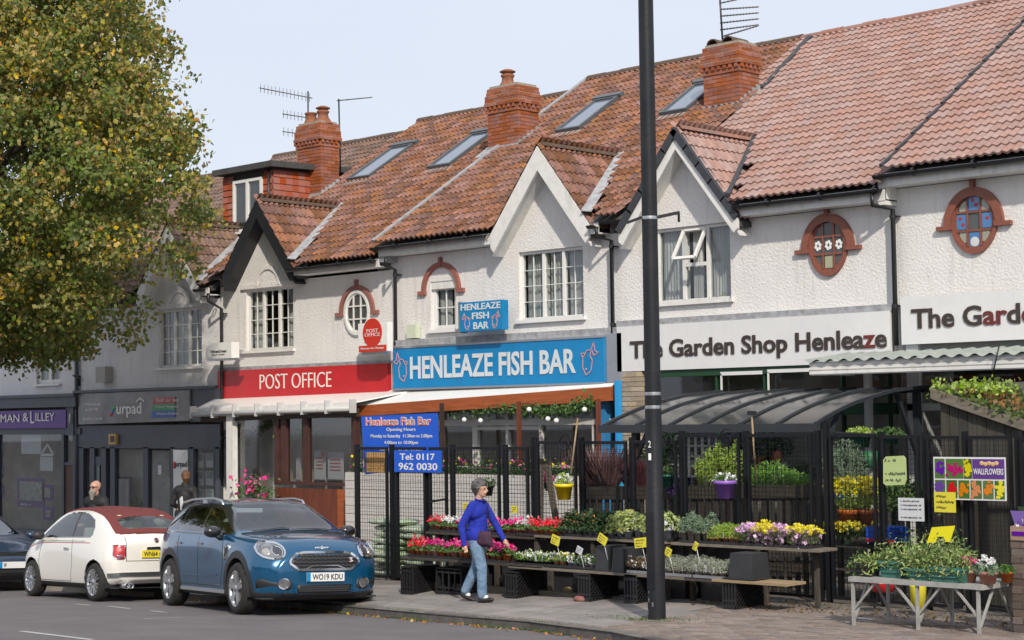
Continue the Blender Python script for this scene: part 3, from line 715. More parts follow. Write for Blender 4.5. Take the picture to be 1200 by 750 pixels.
# post office
h, x0, x1, E = house(2, 'white rendered building above the red post office fascia, black bargeboards', white_render, 5.5); H[2] = h
shell(h, x0, x1, E, white_render, [(-28.95, 3.92, -27.4, 5.19)], 2.3, gx=-28.15, za=6.9)
window(h, -28.95, -27.4, 3.92, 5.19, [.333, .667], 4, 2, curtains=[(-28.9, -28.55), (-27.75, -27.45)])
b = MB(); arch_band(b, -28.17, 5.24, 0.0, .33, FY-.03, FY+.02); arch_band(b, -28.17, 5.24, .33, .40, FY-.06, FY+.02); b.box(-29.08, FY-.05, 5.2, -27.27, FY+.02, 5.29); b.build('window_head', white_render, h)
EAVE = E; CH0 = (-30.5, -29.66, 24.62, 25.15)
roof(h, x0, x1, E, 'old', gx=-28.15, gza=6.9, chim=[CH0]); ridge(h, x0, x1, 27.8, E+PT*6.15+.06, ridge_old); ridge(h, 21.72, 23.9, -28.15, 6.95, ridge_old, .1, 'y')
bargeboards(h, -28.15, 6.95, black_paint, w=.22); valley(h, -28.15, 6.9, E); gutter(h, -27.1, x1-.02, E-.03); fascia(h, -27.05, x1, E, white_render, .13)
chimney(h, *CH0, 7.2, 9.1, [(-30.3, 24.88, 'open'), (-29.88, 24.88, 'cap')])
downpipe(h, 462.5, 316, 464.3, 404, (452, 305))
def oval(house_, cx, cz, rx, rz, mat, ring, nm='window', glassm=glass):
    b = MB(); n = 32
    for (r0, r1, y0) in ((1.0, 1+ring/rx, -.05), (.9, 1.0, -.02)):
        V = []
        for i in range(n+1):
            a = 2*math.pi*i/n; c, s = math.cos(a), math.sin(a)
            V += [(cx+rx*r0*c, FY+y0, cz+rz*r0*s), (cx+rx*r1*c, FY+y0, cz+rz*r1*s), (cx+rx*r1*c, FY+.01, cz+rz*r1*s), (cx+rx*r0*c, FY+.01, cz+rz*r0*s)]
        b.add(V, [(4*i+a_, 4*i+b_, 4*i+4+b_, 4*i+4+a_) for i in range(n) for a_, b_ in ((1, 0), (2, 1), (0, 3))])
    for f in (-.33, .33):
        hz = rz*.93*math.sqrt(1-f*f); hx = rx*.93*math.sqrt(1-f*f); b.box(cx+f*rx-.014, FY-.03, cz-hz, cx+f*rx+.014, FY-.005, cz+hz); b.box(cx-hx, FY-.028, cz+f*rz-.014, cx+hx, FY-.004, cz+f*rz+.014)
    w = b.build(nm, mat, house_); g = MB(); V = [(cx+rx*.92*math.cos(2*math.pi*i/n), FY-.014, cz+rz*.92*math.sin(2*math.pi*i/n)) for i in range(n)]; g.poly(V); g.build('pane', glassm, w)
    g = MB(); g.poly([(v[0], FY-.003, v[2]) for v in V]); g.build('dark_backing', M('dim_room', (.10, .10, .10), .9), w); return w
def brick_arch_part(house_, cx, cz, ri, ro, foot, top, sx=1.):
    b = MB(); arch_band(b, cx, cz, ri, ro, FY-.055, FY+.01, sx=sx); b.box(cx-ri*sx-foot, FY-.056, cz-.075, cx-ri*sx+.01, FY+.01, cz); b.box(cx+ri*sx-.01, FY-.056, cz-.075, cx+ri*sx+foot, FY+.01, cz); b.box(cx-.03, FY-.07, cz+ri, cx+.03, FY+.01, cz+top); return b.build('brick_arch', brick_arch, house_)
oval(h, -25.42, 4.54, .32, .38, white_paint, .05)
brick_arch_part(h, -25.42, 4.56, .43, .51, .2, .62)
# fish bar
h, x0, x1, E = house(3, 'white rendered building above the blue fish bar fascia, white bargeboards', white_render, 5.73); H[3] = h
shell(h, x0, x1, E, white_render, [(-21.1, 4.17, -19.58, 5.38), (-23.37, 4.1, -22.7, 5.0)], 2.3, gx=-20.3, za=7.1)
window(h, -21.1, -19.58, 4.17, 5.38, [.36, .67], 4, 2, mat=white_clean, fr=.05, bar=.011, curtains=[(-21.05, -20.55), (-20.5, -20.13), (-20.05, -19.62)])
window(h, -23.37, -22.7, 4.1, 4.93, [], 2, 2, mat=white_clean, fr=.09, curtains=[(-23.3, -23.0)])
b = MB(); arch_band(b, -23.04, 4.86, 0.0, .35, FY+.015, FY+.05); b.build('window_head', white_paint, h)
brick_arch_part(h, -23.06, 4.84, .42, .51, .19, .60)
EAVE = E; CH1 = (-24.8, -23.94, 25.0, 25.62)
roof(h, x0, x1, E, 'old', gx=-20.3, gza=7.1, chim=[CH1]); ridge(h, x0, x1, 27.8, E+PT*6.15+.05, ridge_old, .14); ridge(h, 21.72, 23.8, -20.3, 7.15, ridge_old, .1, 'y')
bargeboards(h, -20.3, 7.14, white_paint, w=.26); valley(h, -20.3, 7.1, E); gutter(h, x0-.1, -21.55, E-.03); gutter(h, -19.1, x1-.02, E-.08); fascia(h, x0, -21.45, E); fascia(h, -19.15, x1, E-.02)
b = MB(); b.bar((x0-.05, 21.6, E+.1), (x0-.05, 27.8, E+PT*6.2+.1), .09, .05); b.box(x0-.02, 21.7, E-.3, x0+.2, 22, E-.05); b.build('verge_flashing', lead, h)
chimney(h, *CH1, 7.7, 9.18, [(-24.5, 25.3, 'cap')])
downpipe(h, 716, 282, 721, 520, (699, 270))
# garden shop
h, x0, x1, E = house(4, 'white rendered building over the full garden shop sign, salmon tiled roof', white_render, 5.73); H[4] = h
shell(h, x0, x1, E, white_render, [(-18.0, 4.3, -16.47, 5.52)], 3.2, gx=-17.27, za=7.0)
CH2 = (-19.4, -18.58, 25.2, 25.8)
roof(h, x0, x1, E, 'pink', gx=-17.27, gza=7.0, chim=[CH2, (x0, -18.45, 21, 25.9)], jit=.001)
T_ = [Matrix.Translation((x0+i*.255, 21.6+j*TG*math.cos(PA), E+.05+j*TG*math.sin(PA))) @ Matrix.Rotation(PA, 4, 'X') @ Matrix.Diagonal((.85, 1, 1, 1)) for i in range(2) for j in range(18)]
lay_tiles(h, 'old', T_); ridge(h, x0, x1, 27.8, E+PT*6.15+.05, ridge_pink, .12); ridge(h, 21.72, 23.75, -17.27, 7.06, ridge_pink, .1, 'y')
bargeboards(h, -17.27, 7.0, white_paint, w=.17, half=1.2, capm=slate_verge, lft=1.22); valley(h, -17.27, 7.0, E, slate_verge); gutter(h, -16.1, x1-.02, E-.03); fascia(h, -16.05, x1, E)
b = MB(); b.bar((-18.43, 25.7, E+PT*4.05+.1), (-18.75, 27.8, E+PT*6.15+.12), .1, .06); b.build('verge_strip', slate_verge, h)
EAVE = E; chimney(h, *CH2, 7.85, 9.2, [(-19.2, 25.5, 'hood'), (-18.85, 25.5, 'hood')])
for i_, (a, hh) in enumerate(((0, .08),)): pass
downpipe(h, 1044.5, 246, 1052, 405, (1022, 232))
# open casement window with net curtains
w = window(h, -18.0, -16.47, 4.3, 5.52, [.36, .68], [1, 1, 1], 1, fr=.05, skip=(1,), curtains=[(-17.97, -17.45), (-17.35, -17.15), (-16.97, -16.5)])
b = MB(); a0, a1 = -17.43, -16.99; b.box(a0, FY+.055, 4.87, a1, FY+.12, 4.93); b.build('transom', white_paint, w); b = MB(); b.box(a0, FY+.09, 4.35, a1, FY+.096, 4.88); b.build('pane', glass, w)
oc = MB(); ca, sa = math.cos(R(32)), math.sin(R(32)); top = Vector((0, FY+.05, 5.46)); d = Vector((0, -sa, -ca))*.56
for p, q in (((a0, 0), (a1, 0)), ((a0, 1), (a1, 1)), ((a0, 0), (a0, 1)), ((a1, 0), (a1, 1))):
    oc.bar(top+X_*p[0]+d*p[1], top+X_*q[0]+d*q[1], .05, .04, up=(0, -ca, sa))
cs_ = oc.build('open_casement', white_paint, w); g = MB(); g.add([top+X_*a0, top+X_*a1, top+X_*a1+d, top+X_*a0+d], [(3, 2, 1, 0)]); 
g.build('casement_glass', glass, w)
b = MB(); b.cr = .3; b.leaves(np.array([-17.15, FY+.3, 4.5])+rs.normal(size=(60, 3))*[.09, .03, .09], .07); b.build('window_flowers', leaf_dark, w)
orn = M('brown_stone', (.25, .085, .055), .55, var=.2, vscale=15)
def oval_stone(h, cx, cz, rx, rz):
    w = oval(h, cx, cz, rx, rz, orn, .05); b = MB(); arch_band(b, cx, cz-.05, .40, .53, FY-.07, FY+.01, sx=.87); s_ = .345
    for q in (-1, 1): b.box(cx+q*(s_-.02), FY-.072, cz-.1, cx+q*(s_+.235), FY+.01, cz-.04)
    b.box(cx-.03, FY-.08, cz+.44, cx+.03, FY+.01, cz+.66); b.build('stone_surround', orn, h); return w
w = oval_stone(h, -14.63, 5.0, .29, .40)
b = MB()
for k, dx in enumerate((-.2, 0, .2)):
    for j in range(6): a = j*math.pi/3+.3; b.lathe([(0, 0), (.028, .002)], (-14.63+dx*.93+.04*math.cos(a), FY-.02, 5.0+.05*math.sin(a)), 8, 'y')
b.build('flower_stickers', white_clean, w); b = MB(); b.box(-14.7, FY-.012, 4.66, -14.56, FY-.006, 4.84); b.build('yellow_card', M('pale_yellow_card', (.5, .48, .3), .8), w)
# next garden shop building, cut by the right edge of the photo
h, x0, x1, E = house(5, 'white rendered building at the right edge with a stained glass oval window', white_render, 5.93); H[5] = h
shell(h, x0, x1, E, white_render, [], 3.2)
roof(h, x0, x1, E, 'pink', ridgeY=27.8, jit=.001); ridge(h, x0, x1, 27.8, E+PT*6.15+.05, ridge_pink, .12); gutter(h, x0-.12, x1, E-.03); fascia(h, x0-.02, x1, E)
b = MB(); b.box(x0-.12, 21.7, E-.45, x0+.0, 22.05, E-.02); b.build('eaves_box', white_paint, h)
b = MB(); k = 14
for i in range(k): b.bar((x0-.01, 21.62+i*6.15/k, E+.1+i*6.15/k*PT), (x0-.01, 21.62+(i+1.1)*6.15/k, E+.07+(i+1.1)*6.15/k*PT), .055, .06)
b.build('verge_strip', slate_verge, h)
w = oval_stone(h, -12.2, 5.15, .31, .40)
sg = [M('stained_blue', (.08, .25, .55), .3), M('stained_red', (.35, .04, .05), .3), M('stained_white', (.6, .62, .6), .3), M('stained_sand', (.42, .40, .30), .3)]
b = MB(); q = lambda i, j, m_, s=.17: (setattr(b, 'cm', m_), b.box(-12.2+i*.2-s/2, FY-.013, 5.15+j*.26-s*.62, -12.2+i*.2+s/2, FY-.008, 5.15+j*.26+s*.62))
for i, j, m_ in ((0, 1, 0), (-1, 0, 0), (1, 0, 0), (0, -1, 0)): q(i, j, m_)
for i, j in ((-1, 1), (1, 1), (-1, -1), (1, -1)): q(i*.85, j*.85, 3, .12)
b.cm = 1
for x, z in ((-12.42, 5.2), (-12.38, 5.11), (-12.0, 5.18), (-12.22, 5.45), (-12.17, 5.38)): b.lathe([(0, 0), (.03, .002)], (x, FY-.018, z), 8, 'y')
b.cm = 2; b.lathe([(0, 0), (.07, .002)], (-12.2, FY-.018, 4.86), 12, 'y'); b.build('stained_glass', sg, w)
# rooflights
def skylight(h, x0, x1, y0, y1, E):
    c, s = math.cos(PA), math.sin(PA); up = Vector((0, c, s)); nn = Vector((0, -s, c)); o0 = Vector((x0, y0, z_at(y0, E)))+nn*.13; L = (y1-y0)/c; W = x1-x0
    b = MB(); f = .06
    for a, d_, e, g in ((0, 0, W, f), (0, L-f, W, L), (0, f, f, L-f), (W-f, f, W, L-f)): b.obox(o0+X_*(a+e)/2+up*(d_+g)/2, X_*(e-a)/2, up*(g-d_)/2, nn*.05)
    b.obox(o0+X_*W/2+up*(L+.07)+nn*.03, X_*(W/2+.05), up*.07, nn*.045)
    w = b.build('rooflight', M('rooflight_grey', (.10, .11, .12), .45, var=.2), h); g = MB(); g.obox(o0+X_*W/2+up*L/2+nn*.02, X_*(W/2-f), up*(L/2-f), nn*.004); g.build('pane', M('sky_tint_glass', (.13, .16, .21), .08, metal=.0, spec=.8, coat=.6), w)  # opaque pane, its blue grey colour stands in for reflected sky
    l = MB(); l.obox(o0+X_*W/2-up*.09-nn*.04, X_*(W/2+.06), up*.09, nn*.02); l.build('lead_apron', lead, w)
skylight(H[2], -29.2, -28.45, 25.05, 26.4, 5.5); skylight(H[2], -26.55, -25.85, 25.0, 26.35, 5.5); skylight(H[3], -23.05, -22.4, 25.2, 26.4, 5.73); skylight(H[3], -20.4, -19.75, 25.2, 26.3, 5.73)
# ================================================================ SHOPFRONTS, SIGNS, CANOPIES
def rect(b, px0, py0, px1, py1, Y, d=.05, front=None):
    """box whose front face spans the two pixel corners on plane Y"""
    a, c = A(px0, py0, Y), A(px1, py1, Y); b.box(a.x, Y, a.z, c.x, Y+d, c.z)
def quad_board(b, tl, tr, br, bl, Y, d=.05):
    P = [A(p[0], p[1], Y) for p in (bl, br, tr, tl)]; b.prism(P, (0, d, 0))
def led(name, Pz, par, mats, u=X_, v=Z_): pass
# ---------- agent at far left: purple fascia, window of property cards
h = H[0]; par = h
b = MB(); b.box(-41, 21.78, 2.86, -35.12, 22.0, 3.12); b.box(-41, 21.72, 3.1, -35.1, 22, 3.17); b.box(-41, 21.86, 2.3, -38.9, 22.02, 2.86)
b.box(-41, 21.9, 2.22, -35.1, 22.05, 2.36); b.box(-35.66, 21.86, 2.2, -35.33, 22.04, 2.86); b.build('cornice', dark_slate, h)
b = MB(); b.box(-40.9, 21.84, 2.37, -35.62, 21.9, 2.8); fz = b.build('fascia_board', purple, h)
b = MB()
a = A(0, 0, 21.83); text('MAN', A(1, 495, 21.83)-Vector((0, 0, .0)), X_, Z_, A(23, 495, 21.83).x-A(1, 495, 21.83).x, .19, .01, 0, b); text('&', A(27, 494, 21.83), X_, Z_, .25, .2, .01, 0, b)
text('L', A(36, 496, 21.83), X_, Z_, .17, .29, .01, 0, b); text('ILLEY', A(42, 496, 21.83)+Vector((0, 0, .05)), X_, Z_, A(64, 490, 21.83).x-A(42, 490, 21.83).x, .19, .01, 0, b)
b.tube([A(81.5, 496, 21.82), A(82, 485, 21.82)], .02, 6); b.build('lettering', sign_cream, fz)
g0 = base_z(-38)
b = MB(); b.box(-41, 21.95, g0, -35.75, 22.05, g0+.38); b.box(-38.95, 21.93, g0, -38.85, 22.03, 2.25); b.box(-35.95, 21.93, g0, -35.85, 22.03, 2.25); b.box(-35.42, 21.9, g0, -35.28, 22.04, 2.9); b.box(-35.9, 21.94, 1.5, -35.35, 22.02, 1.57); b.build('shopfront_frame', dark_slate, h)
b = MB(); b.box(-41, 21.99, g0+.35, -35.9, 22.0, 2.25); b.box(-35.85, 21.99, 1.57, -35.4, 22.0, 2.25); b.build('shop_window', glass, h)
b = MB(); b.box(-35.85, 21.97, g0, -35.4, 22.03, 1.5); b.build('side_panel', M('brown_panel', (.13, .075, .055), .7, var=.3), h)
b = MB(); b.box(-41, 23.2, g0, -35.3, 23.25, 3.0); b.build('room', room_wall, h)
cards = [(25, 503, 48, 532, card_white, None), (20, 560, 52, 595, purple, 'TERRACE'), (0, 516, 4, 536, purple, 0), (0, 545, 4, 560, purple, 0), (0, 568, 5, 584, purple, 0), (49, 568, 62, 587, purple, 0), (50, 594, 62, 610, purple, 0), (47, 535, 62, 552, card_white, 0)]
for i, (x_, y_, X1, Y1, m_, t_) in enumerate(cards):
    b = MB(); rect(b, x_, y_, X1, Y1, 22.12, .02); p = b.build('property_card', m_, h)
    if m_ is purple:
        b = MB(); rect(b, x_+3, y_+4, X1-3, Y1-(8 if t_ else 4), 22.1, .015); b.build('photo', M('garden_photo', (.14, .17, .12), .4, c2=(.4, .42, .42), vscale=9), p)
        if t_: b = MB(); scribble(A(x_+4, Y1-2.4, 22.095), X_, Z_, .5, .07, b); b.build('lettering', sign_cream, p)
b = MB(); P = [A(48, 552-19, 22.08), A(56, 521, 22.08), A(63, 533, 22.08)]
for i in range(3): b.bar(P[i], P[(i+1) % 3], .05, .02, up=(0, 1, 0))
b.build('warning_triangle', sign_white, h)
# ---------- slate shopfront
h = H[1]; SLF = 21.84
b = MB(); quad_board(b, (91.5, 461.5), (222, 457), (222, 493), (92, 497.5), SLF, .1); fs = b.build('fascia_board', M('smoke_fascia', (.10, .095, .095), .28, c2=(.26, .25, .25), vscale=.9), h)
b = MB(); rect(b, 223, 456, 258, 494, SLF+.04, .12); rect(b, 91, 499, 258, 526, 21.93, .1); b.box(-35.3, 21.82, 3.17, -29.85, 22.0, 3.23); b.build('header_panel', dark_slate, h)
b = MB(); text('urpad', A(137, 489.5, SLF), X_, Z_, A(166, 475, SLF).x-A(137, 475, SLF).x, .33, .012, .012, b); a0 = A(160, 471, SLF-.01); a1 = A(164.5, 466.5, SLF-.01); a2 = A(169, 470, SLF-.01); b.bar(a0, a1, .03, .02, up=(0, 1, 0)); b.bar(a1, a2, .03, .02, up=(0, 1, 0)); b.build('lettering', sign_cream, fs)
for k, (m_, t_) in enumerate(((M('tag_red', (.42, .06, .06), .4), 'Sell or let'), (M('tag_green', (.03, .28, .10), .4), 'Property Management'), (M('tag_blue', (.03, .10, .38), .4), 'Valuations & lettings'))):
    y0 = 466+k*8; b = MB(); quad_board(b, (180+(-.9*k), y0), (205, y0-.7), (205, y0+6.8), (178.8-.9*k, y0+7.6), SLF-.02, .015); p = b.build('service_panel', m_, fs); b = MB(); text(t_, A(183, y0+5, SLF-.025), X_, Z_, .85, .07, .003, 0, b); b.build('lettering', sign_cream, p)
for k, c in enumerate(((.5, .03, .022), (.03, .2, .5), (.03, .3, .1))):
    b = MB(); b.ball(A(130.5+k*1.2, 485-k*3, SLF), (.07, .02, .06)); b.build('emblem', M('emblem%d' % k, c, .4), fs)
b = MB(); scribble(A(97, 476, SLF-.002), X_, Z_, .75, .09, b); scribble(A(100, 482, SLF-.002), X_, Z_, .5, .09, b); scribble(A(97, 492.5, SLF-.002), X_, Z_, .8, .07, b); b.build('lettering', sign_cream, fs)
g1 = base_z(-33)
b = MB()
for px_ in (92, 105, 118.5, 129, 168, 199.5, 221.5, 252): rect(b, px_, 524, px_+5.5, 640, 21.93, .1)
a = A(129, 600, 22).x; c = A(168, 600, 22).x; b.box(a, 21.95, g1-.1, c, 22.05, g1+.35); a = A(222, 600, 22).x; b.box(a, 21.95, g1-.1, -29.9, 22.05, g1+.42); rect(b, 110, 535, 119, 545, 21.95, .05)
b.build('shopfront_frame', dark_slate, h)
b = MB(); a, c = A(110, 500, 22).x, A(119.5, 500, 22).x; b.box(a, 21.99, g1-.1, c, 22.03, 1.9); dr = b.build('door', black_paint, h); b = MB(); b.box(a+.06, 21.97, 1.05, c-.06, 21.985, 1.6); arch_band(b, (a+c)/2, 1.6, 0, (c-a)/2-.06, 21.97, 21.985, n=12); b.build('door_glass', M('frosted', (.16, .20, .21), .2), dr); b = MB(); b.box((a+c)/2-.1, 21.95, .9, (a+c)/2+.1, 21.99, .95); b.build('letter_plate', chrome, dr)
b = MB(); rect(b, 107, 503, 120, 532, 22.0, .02); rect(b, 134, 526, 168, 640, 21.99, .01); rect(b, 174, 528, 199, 640, 21.99, .01); rect(b, 226, 526, 252, 640, 21.99, .01); b.build('shop_window', glass, h)
b = MB(); rect(b, 131, 527, 168, 640, 22.5, .02); b.build('blind', M('pale_wall', (.70, .68, .62), .9, var=.2), h); b = MB(); rect(b, 174, 527, 199, 640, 22.45, .02); b.build('inner_wall', M('pale_wall2', (.5, .5, .47), .9, var=.3), h)
b = MB(); rect(b, 203, 527, 220, 640, 21.92, .022); wp = b.build('white_panel', sign_white, h); b = MB(); text('urpad', A(206.5, 549, 21.915), X_, Z_, A(219, 549, 21.9).x-A(206.5, 549, 21.9).x, .16, .005, .01, b); b.build('lettering', ink, wp); b = MB(); b.ball(A(204.5, 545, 21.91), (.05, .02, .08)); b.build('emblem', MATS['emblem0'], wp)
b = MB(); rect(b, 226, 525, 254, 640, 22.6, .02); b.box(-35.3, 23.2, g1, -29.85, 23.25, 3.0); b.build('room', room_wall, h)
for i in range(2):
    for j in range(3):
        b = MB(); rect(b, 230+i*11, 531+j*21, 238.5+i*11, 548+j*21, 22.1, .02); p = b.build('property_card', card_white, h); b = MB(); rect(b, 231+i*11, 532+j*21, 237.5+i*11, 540+j*21, 22.09, .008); b.build('photo', M('house_photo', (.12, .22, .26), .4, c2=(.3, .33, .3), vscale=8), p)
b = MB(); rect(b, 185, 545, 189, 556, 21.97, .01); b.build('door_sticker', card_white, h)
t = thing('picture_frame', A(140, 636, 22.2), 'black framed notice standing in the slate shopfront window', 'frame'); b = MB(); rect(b, 132, 558, 153, 640, 22.2, .04); f_ = b.build('frame', black_paint, t); b = MB(); rect(b, 134.5, 561, 150.5, 640, 22.18, .02); b.build('sheet', card_white, t)
t = thing('window_plant', A(161, 640, 22.25), 'spiky green houseplant behind the slate shopfront window', 'plant'); b = MB()
for k in range(60):
    a = A(161, 600, 22.25); d = Vector((random.gauss(0, .17), random.gauss(0, .08), random.uniform(.2, .62))); b.bar(a-Z_*.3, a-Z_*.3+d, .02, .004)
b.build('leaves', leaf_green, t); b = MB(); b.lathe([(.1, -.75), (.14, -.3), (.12, -.3), (0, -.32)], A(161, 600, 22.25), 12); b.build('pot', pot_grey, t)
b = MB(); rect(b, 127, 508.5, 135.5, 521, 21.86, .1); al = b.build('alarm_box', M('alarm_ochre', (.5, .32, .10), .5), h); b = MB(); rect(b, 129, 511, 133.5, 518, 21.85, .02); b.build('face', letter_dark, al)
b = MB(); rect(b, 112, 430, 123, 448, 21.8, .2); b.build('vent_box', M('grey_beige', (.35, .34, .31), .6), h)
t = thing('hanging_bracket', A(90, 447, 21.9), 'black iron wall bracket without a sign, between the two left buildings', 'bracket'); b = MB(); b.tube([A(86, 440, 21.3), A(93, 444, 21.98)], .02, 6); b.tube([A(93, 440, 21.97), A(93, 452, 21.97)], .025, 6); b.build('arm', black_paint, t)
b = MB(); b.tube([A(89.5, 415, 21.93), A(90.5, 620, 21.93)], .05, 10); b.build('downpipe', dark_slate, H[0])
# ---------- post office fascia and the fish bar fascia
h = H[2]
b = MB(); b.box(-29.82, 21.9, 2.95, -24.47, 22.0, 3.53); s_ = b.build('fascia_sign', sign_red, h)
b = MB(); text('POST OFFICE', (-28.37, 21.9, 3.12), X_, Z_, 2.26, .30, .012, -.012, b); b.build('lettering', sign_cream, s_)
b = MB(); b.box(-29.82, 21.93, 3.53, -24.46, 22.0, 3.6); b.build('lead_strip', lead, h)
h = H[3]
b = MB(); b.box(-24.2, 21.8, 3.04, -18.98, 21.9, 3.8); s_ = b.build('fascia_sign', sign_blue, h)
b = MB(); b.box(-24.2, 21.785, 3.79, -18.98, 21.9, 3.825); b.box(-24.2, 21.785, 3.01, -18.98, 21.9, 3.045); b.box(-18.98, 21.84, 3.0, -18.62+.0, 21.9, 3.85) ; b.build('frame', alu, s_)
FT = M('text_pale', (.62, .66, .68), .45)
b = MB(); text('HENLEAZE FISH BAR', (-23.72, 21.795, 3.21), X_, Z_, 4.12, .42, .01, .022, b); b.build('lettering', FT, s_)
def fish(b, c, w, hgt, flip=1, Y=21.79):
    """outline drawing of a leaping fish"""
    P = [(-.2, -.42), (-.38, -.2), (-.36, .06), (-.16, .26), (.1, .3), (.02, .12), (.14, -.02), (.06, -.3), (-.2, -.42)]
    q = [(.1, .3), (.22, .5), (.28, .26), (.46, .2), (.22, .12), (.1, .3)]; r_ = [(-.36, .06), (-.46, .2), (-.28, .2)]
    for L_ in (P, q, r_): 
        pts = [(c[0]+flip*x*w, Y, c[2]+z*hgt) for x, z in L_]
        for k in range(len(pts)-1): b.bar(pts[k], pts[k+1], .018, .008, up=(0, 1, 0))
    b.ball((c[0]-flip*.2*w, Y, c[2]-.25*hgt), (.02, .01, .02), 6, 4)
for fx, fl_ in ((-23.98, -1), (-19.28, 1)): b = MB(); fish(b, (fx, 0, 3.42), .42, .6, fl_); b.build('fish_emblem', M('fish_line', (.5, .30, .34), .5), s_)
b = MB(); b.box(-24.2, 21.85, 3.83, -18.75, 22.0, 3.95); b.build('lead_strip', lead, h)
b = MB(); rect(b, 476, 381, 487, 396, 21.86, .12); b.build('alarm_box', M('alarm_cream', (.55, .6, .45), .5), h)
# projecting signs
def projecting(px0, py0, px1, py1, Y, label, mats, fn, dx=.0, dep=.5):
    a, c = A(px0, py1, Y), A(px1, py0, Y); t = thing('projecting_sign', (a.x, Y, a.z), label, 'sign'); x0, x1 = a.x, c.x; z0, z1 = a.z, c.z
    fn(t, x0, x1, z0, z1, Y); return t
def s1(t, x0, x1, z0, z1, Y):
    # faces square to the wall: box panel held out from the wall, printed on its street-facing end and right cheek
    b = MB(); b.box(x0, Y, z0, x1, Y+.16, z1); p = b.build('sign_box', sign_blue, t)
    b = MB(); b.box(x0-.06, Y+.02, z0-.02, x0, Y+.2, z1+.02); b.box(x0-.05, Y+.2, z0+.2, x0-.01, FY, z0+.26); b.build('bracket', alu, t)
    b = MB(); f = Y-.003; w = x1-x0; hh = z1-z0; text('HENLEAZE', (x0+.03*w, f, z0+.72*hh), X_, Z_, w*.94, hh*.22, .006, .02, b); text('FISH', (x0+.3*w, f, z0+.4*hh), X_, Z_, w*.4, hh*.23, .006, .02, b); text('BAR', (x0+.33*w, f, z0+.06*hh), X_, Z_, w*.36, hh*.24, .006, .02, b); b.build('lettering', FT, p)
    for fx, fl_ in ((.15, -1), (.86, 1)): b = MB(); fish(b, (x0+fx*w, 0, z0+.32*hh), .24, .34, fl_, f); b.build('fish_emblem', MATS['fish_line'], p)
projecting(539, 351, 588, 389, 21.55, 'small square blue fish bar sign with fish drawings, left of the large window', None, s1)
def s2(t, x0, x1, z0, z1, Y):
    b = MB(); b.box(x0, Y, z0, x1, Y+.14, z1); p = b.build('sign_box', white_clean, t); w, hh = x1-x0, z1-z0; b = MB(); b.box(x0+.02, Y-.006, z0, x1-.02, Y, z0+.22*hh); b.build('red_band', M('post_red', (.55, .04, .022), .4), p)
    b = MB(); n = 28; b.prism([(x0+w*.5+.33*w*math.cos(2*math.pi*i/n), Y-.008, z0+.66*hh+.33*w*math.sin(2*math.pi*i/n)) for i in range(n)], (0, .008, 0)); b.build('roundel', MATS['post_red'], p)
    b = MB(); text('POST', (x0+.3*w, Y-.008, z0+.67*hh), X_, Z_, .4*w, .12*hh, .004, .0, b); text('OFFICE', (x0+.24*w, Y-.008, z0+.53*hh), X_, Z_, .52*w, .12*hh, .004, .0, b); text('Bureau de Change', (x0+.1*w, Y-.008, z0+.07*hh), X_, Z_, .8*w, .09*hh, .004, .01, b); b.build('lettering', sign_white, p)
    b = MB(); scribble((x0+.2*w, Y-.003, z0+.3*hh), X_, Z_, .6*w, .05*hh, b); b.build('address', MATS['post_red'], p)
    b = MB(); b.box(x0-.02, Y+.05, z1-.2, x0+.04, FY, z1-.14); b.box(x0+.1, Y, z0-.05, x1-.1, Y+.1, z0); b.build('bracket', alu, t)
projecting(420, 377, 453.5, 413, 21.5, 'white post office sign with a red roundel beside the oval window', None, s2)
def s3(t, x0, x1, z0, z1, Y):
    b = MB(); b.box(x0, Y, z0, x1, Y+.2, z1); p = b.build('sign_box', white_clean, t); w, hh = x1-x0, z1-z0; b = MB(); text('HimesGreen', (x0+.2*w, Y-.002, z0+.36*hh), X_, Z_, .62*w, .2*hh, .004, .015, b); text('Money Transfer', (x0+.25*w, Y-.002, z0+.18*hh), X_, Z_, .5*w, .11*hh, .004, 0, b); b.build('lettering', ink, p)
    b = MB(); b.box(x0+.02, Y+.02, z0-.04, x1+.2, Y+.16, z0); b.box(x0+.5, Y+.16, z0+.1, x0+.6, FY, z0+.18); b.build('bracket', alu, t)
projecting(241, 400.5, 271, 421, 21.45, 'small white box sign with dark lettering left of the red fascia', None, s3)
# garden shop fascias
GL = 'garden_board'
h = H[4]; b = MB(); b.box(-18.72, 21.84, 3.21, -13.52, 21.9, 3.95); s_ = b.build('fascia_sign', sign_white, h)
b = MB(); b.box(-18.74, 21.86, 3.95, -13.5, 22.0, 4.05); b.build('lead_strip', lead, h)
def garden_text(s_, x0, w, z0, capw=None):
    pass
b = MB(); V, F = text_mesh('The Garden Shop Henlea', .022); V2, _ = text_mesh('The Garden Shop Henleaze', .022); V1, _ = text_mesh('The Garden Shop Henleaz', .022)
W = A(1038, 380, 21.8).x-A(737, 380, 21.8).x; x0 = A(737, 410, 21.8).x; z0 = 3.43; sc = W/(V2[:, 0].max()-V2[:, 0].min()); hz = .40
Hh = hz/ (V2[:, 1].max()-V2[:, 1].min()); 
def word(s, pre, full, mat, par):
    Vp, _ = text_mesh(full, .022); Vs, _ = text_mesh(pre+s, .022); Vr, _ = text_mesh(s, .022); b = MB(); wid = (Vr[:, 0].max()-Vr[:, 0].min())*sc; xe = x0_+(Vs[:, 0].max()-Vp[:, 0].min())*sc
    zb = Vr[:, 1].min(); text(s, (xe-wid, 21.838, z0_+(zb-VB)*HS), X_, Z_, wid, (Vr[:, 1].max()-zb)*HS, .016, .022, b); return b.build('lettering', mat, par)
full = 'The Garden Shop Henleaze'; x0_, z0_, VB, HS = x0, z0, 0., .385
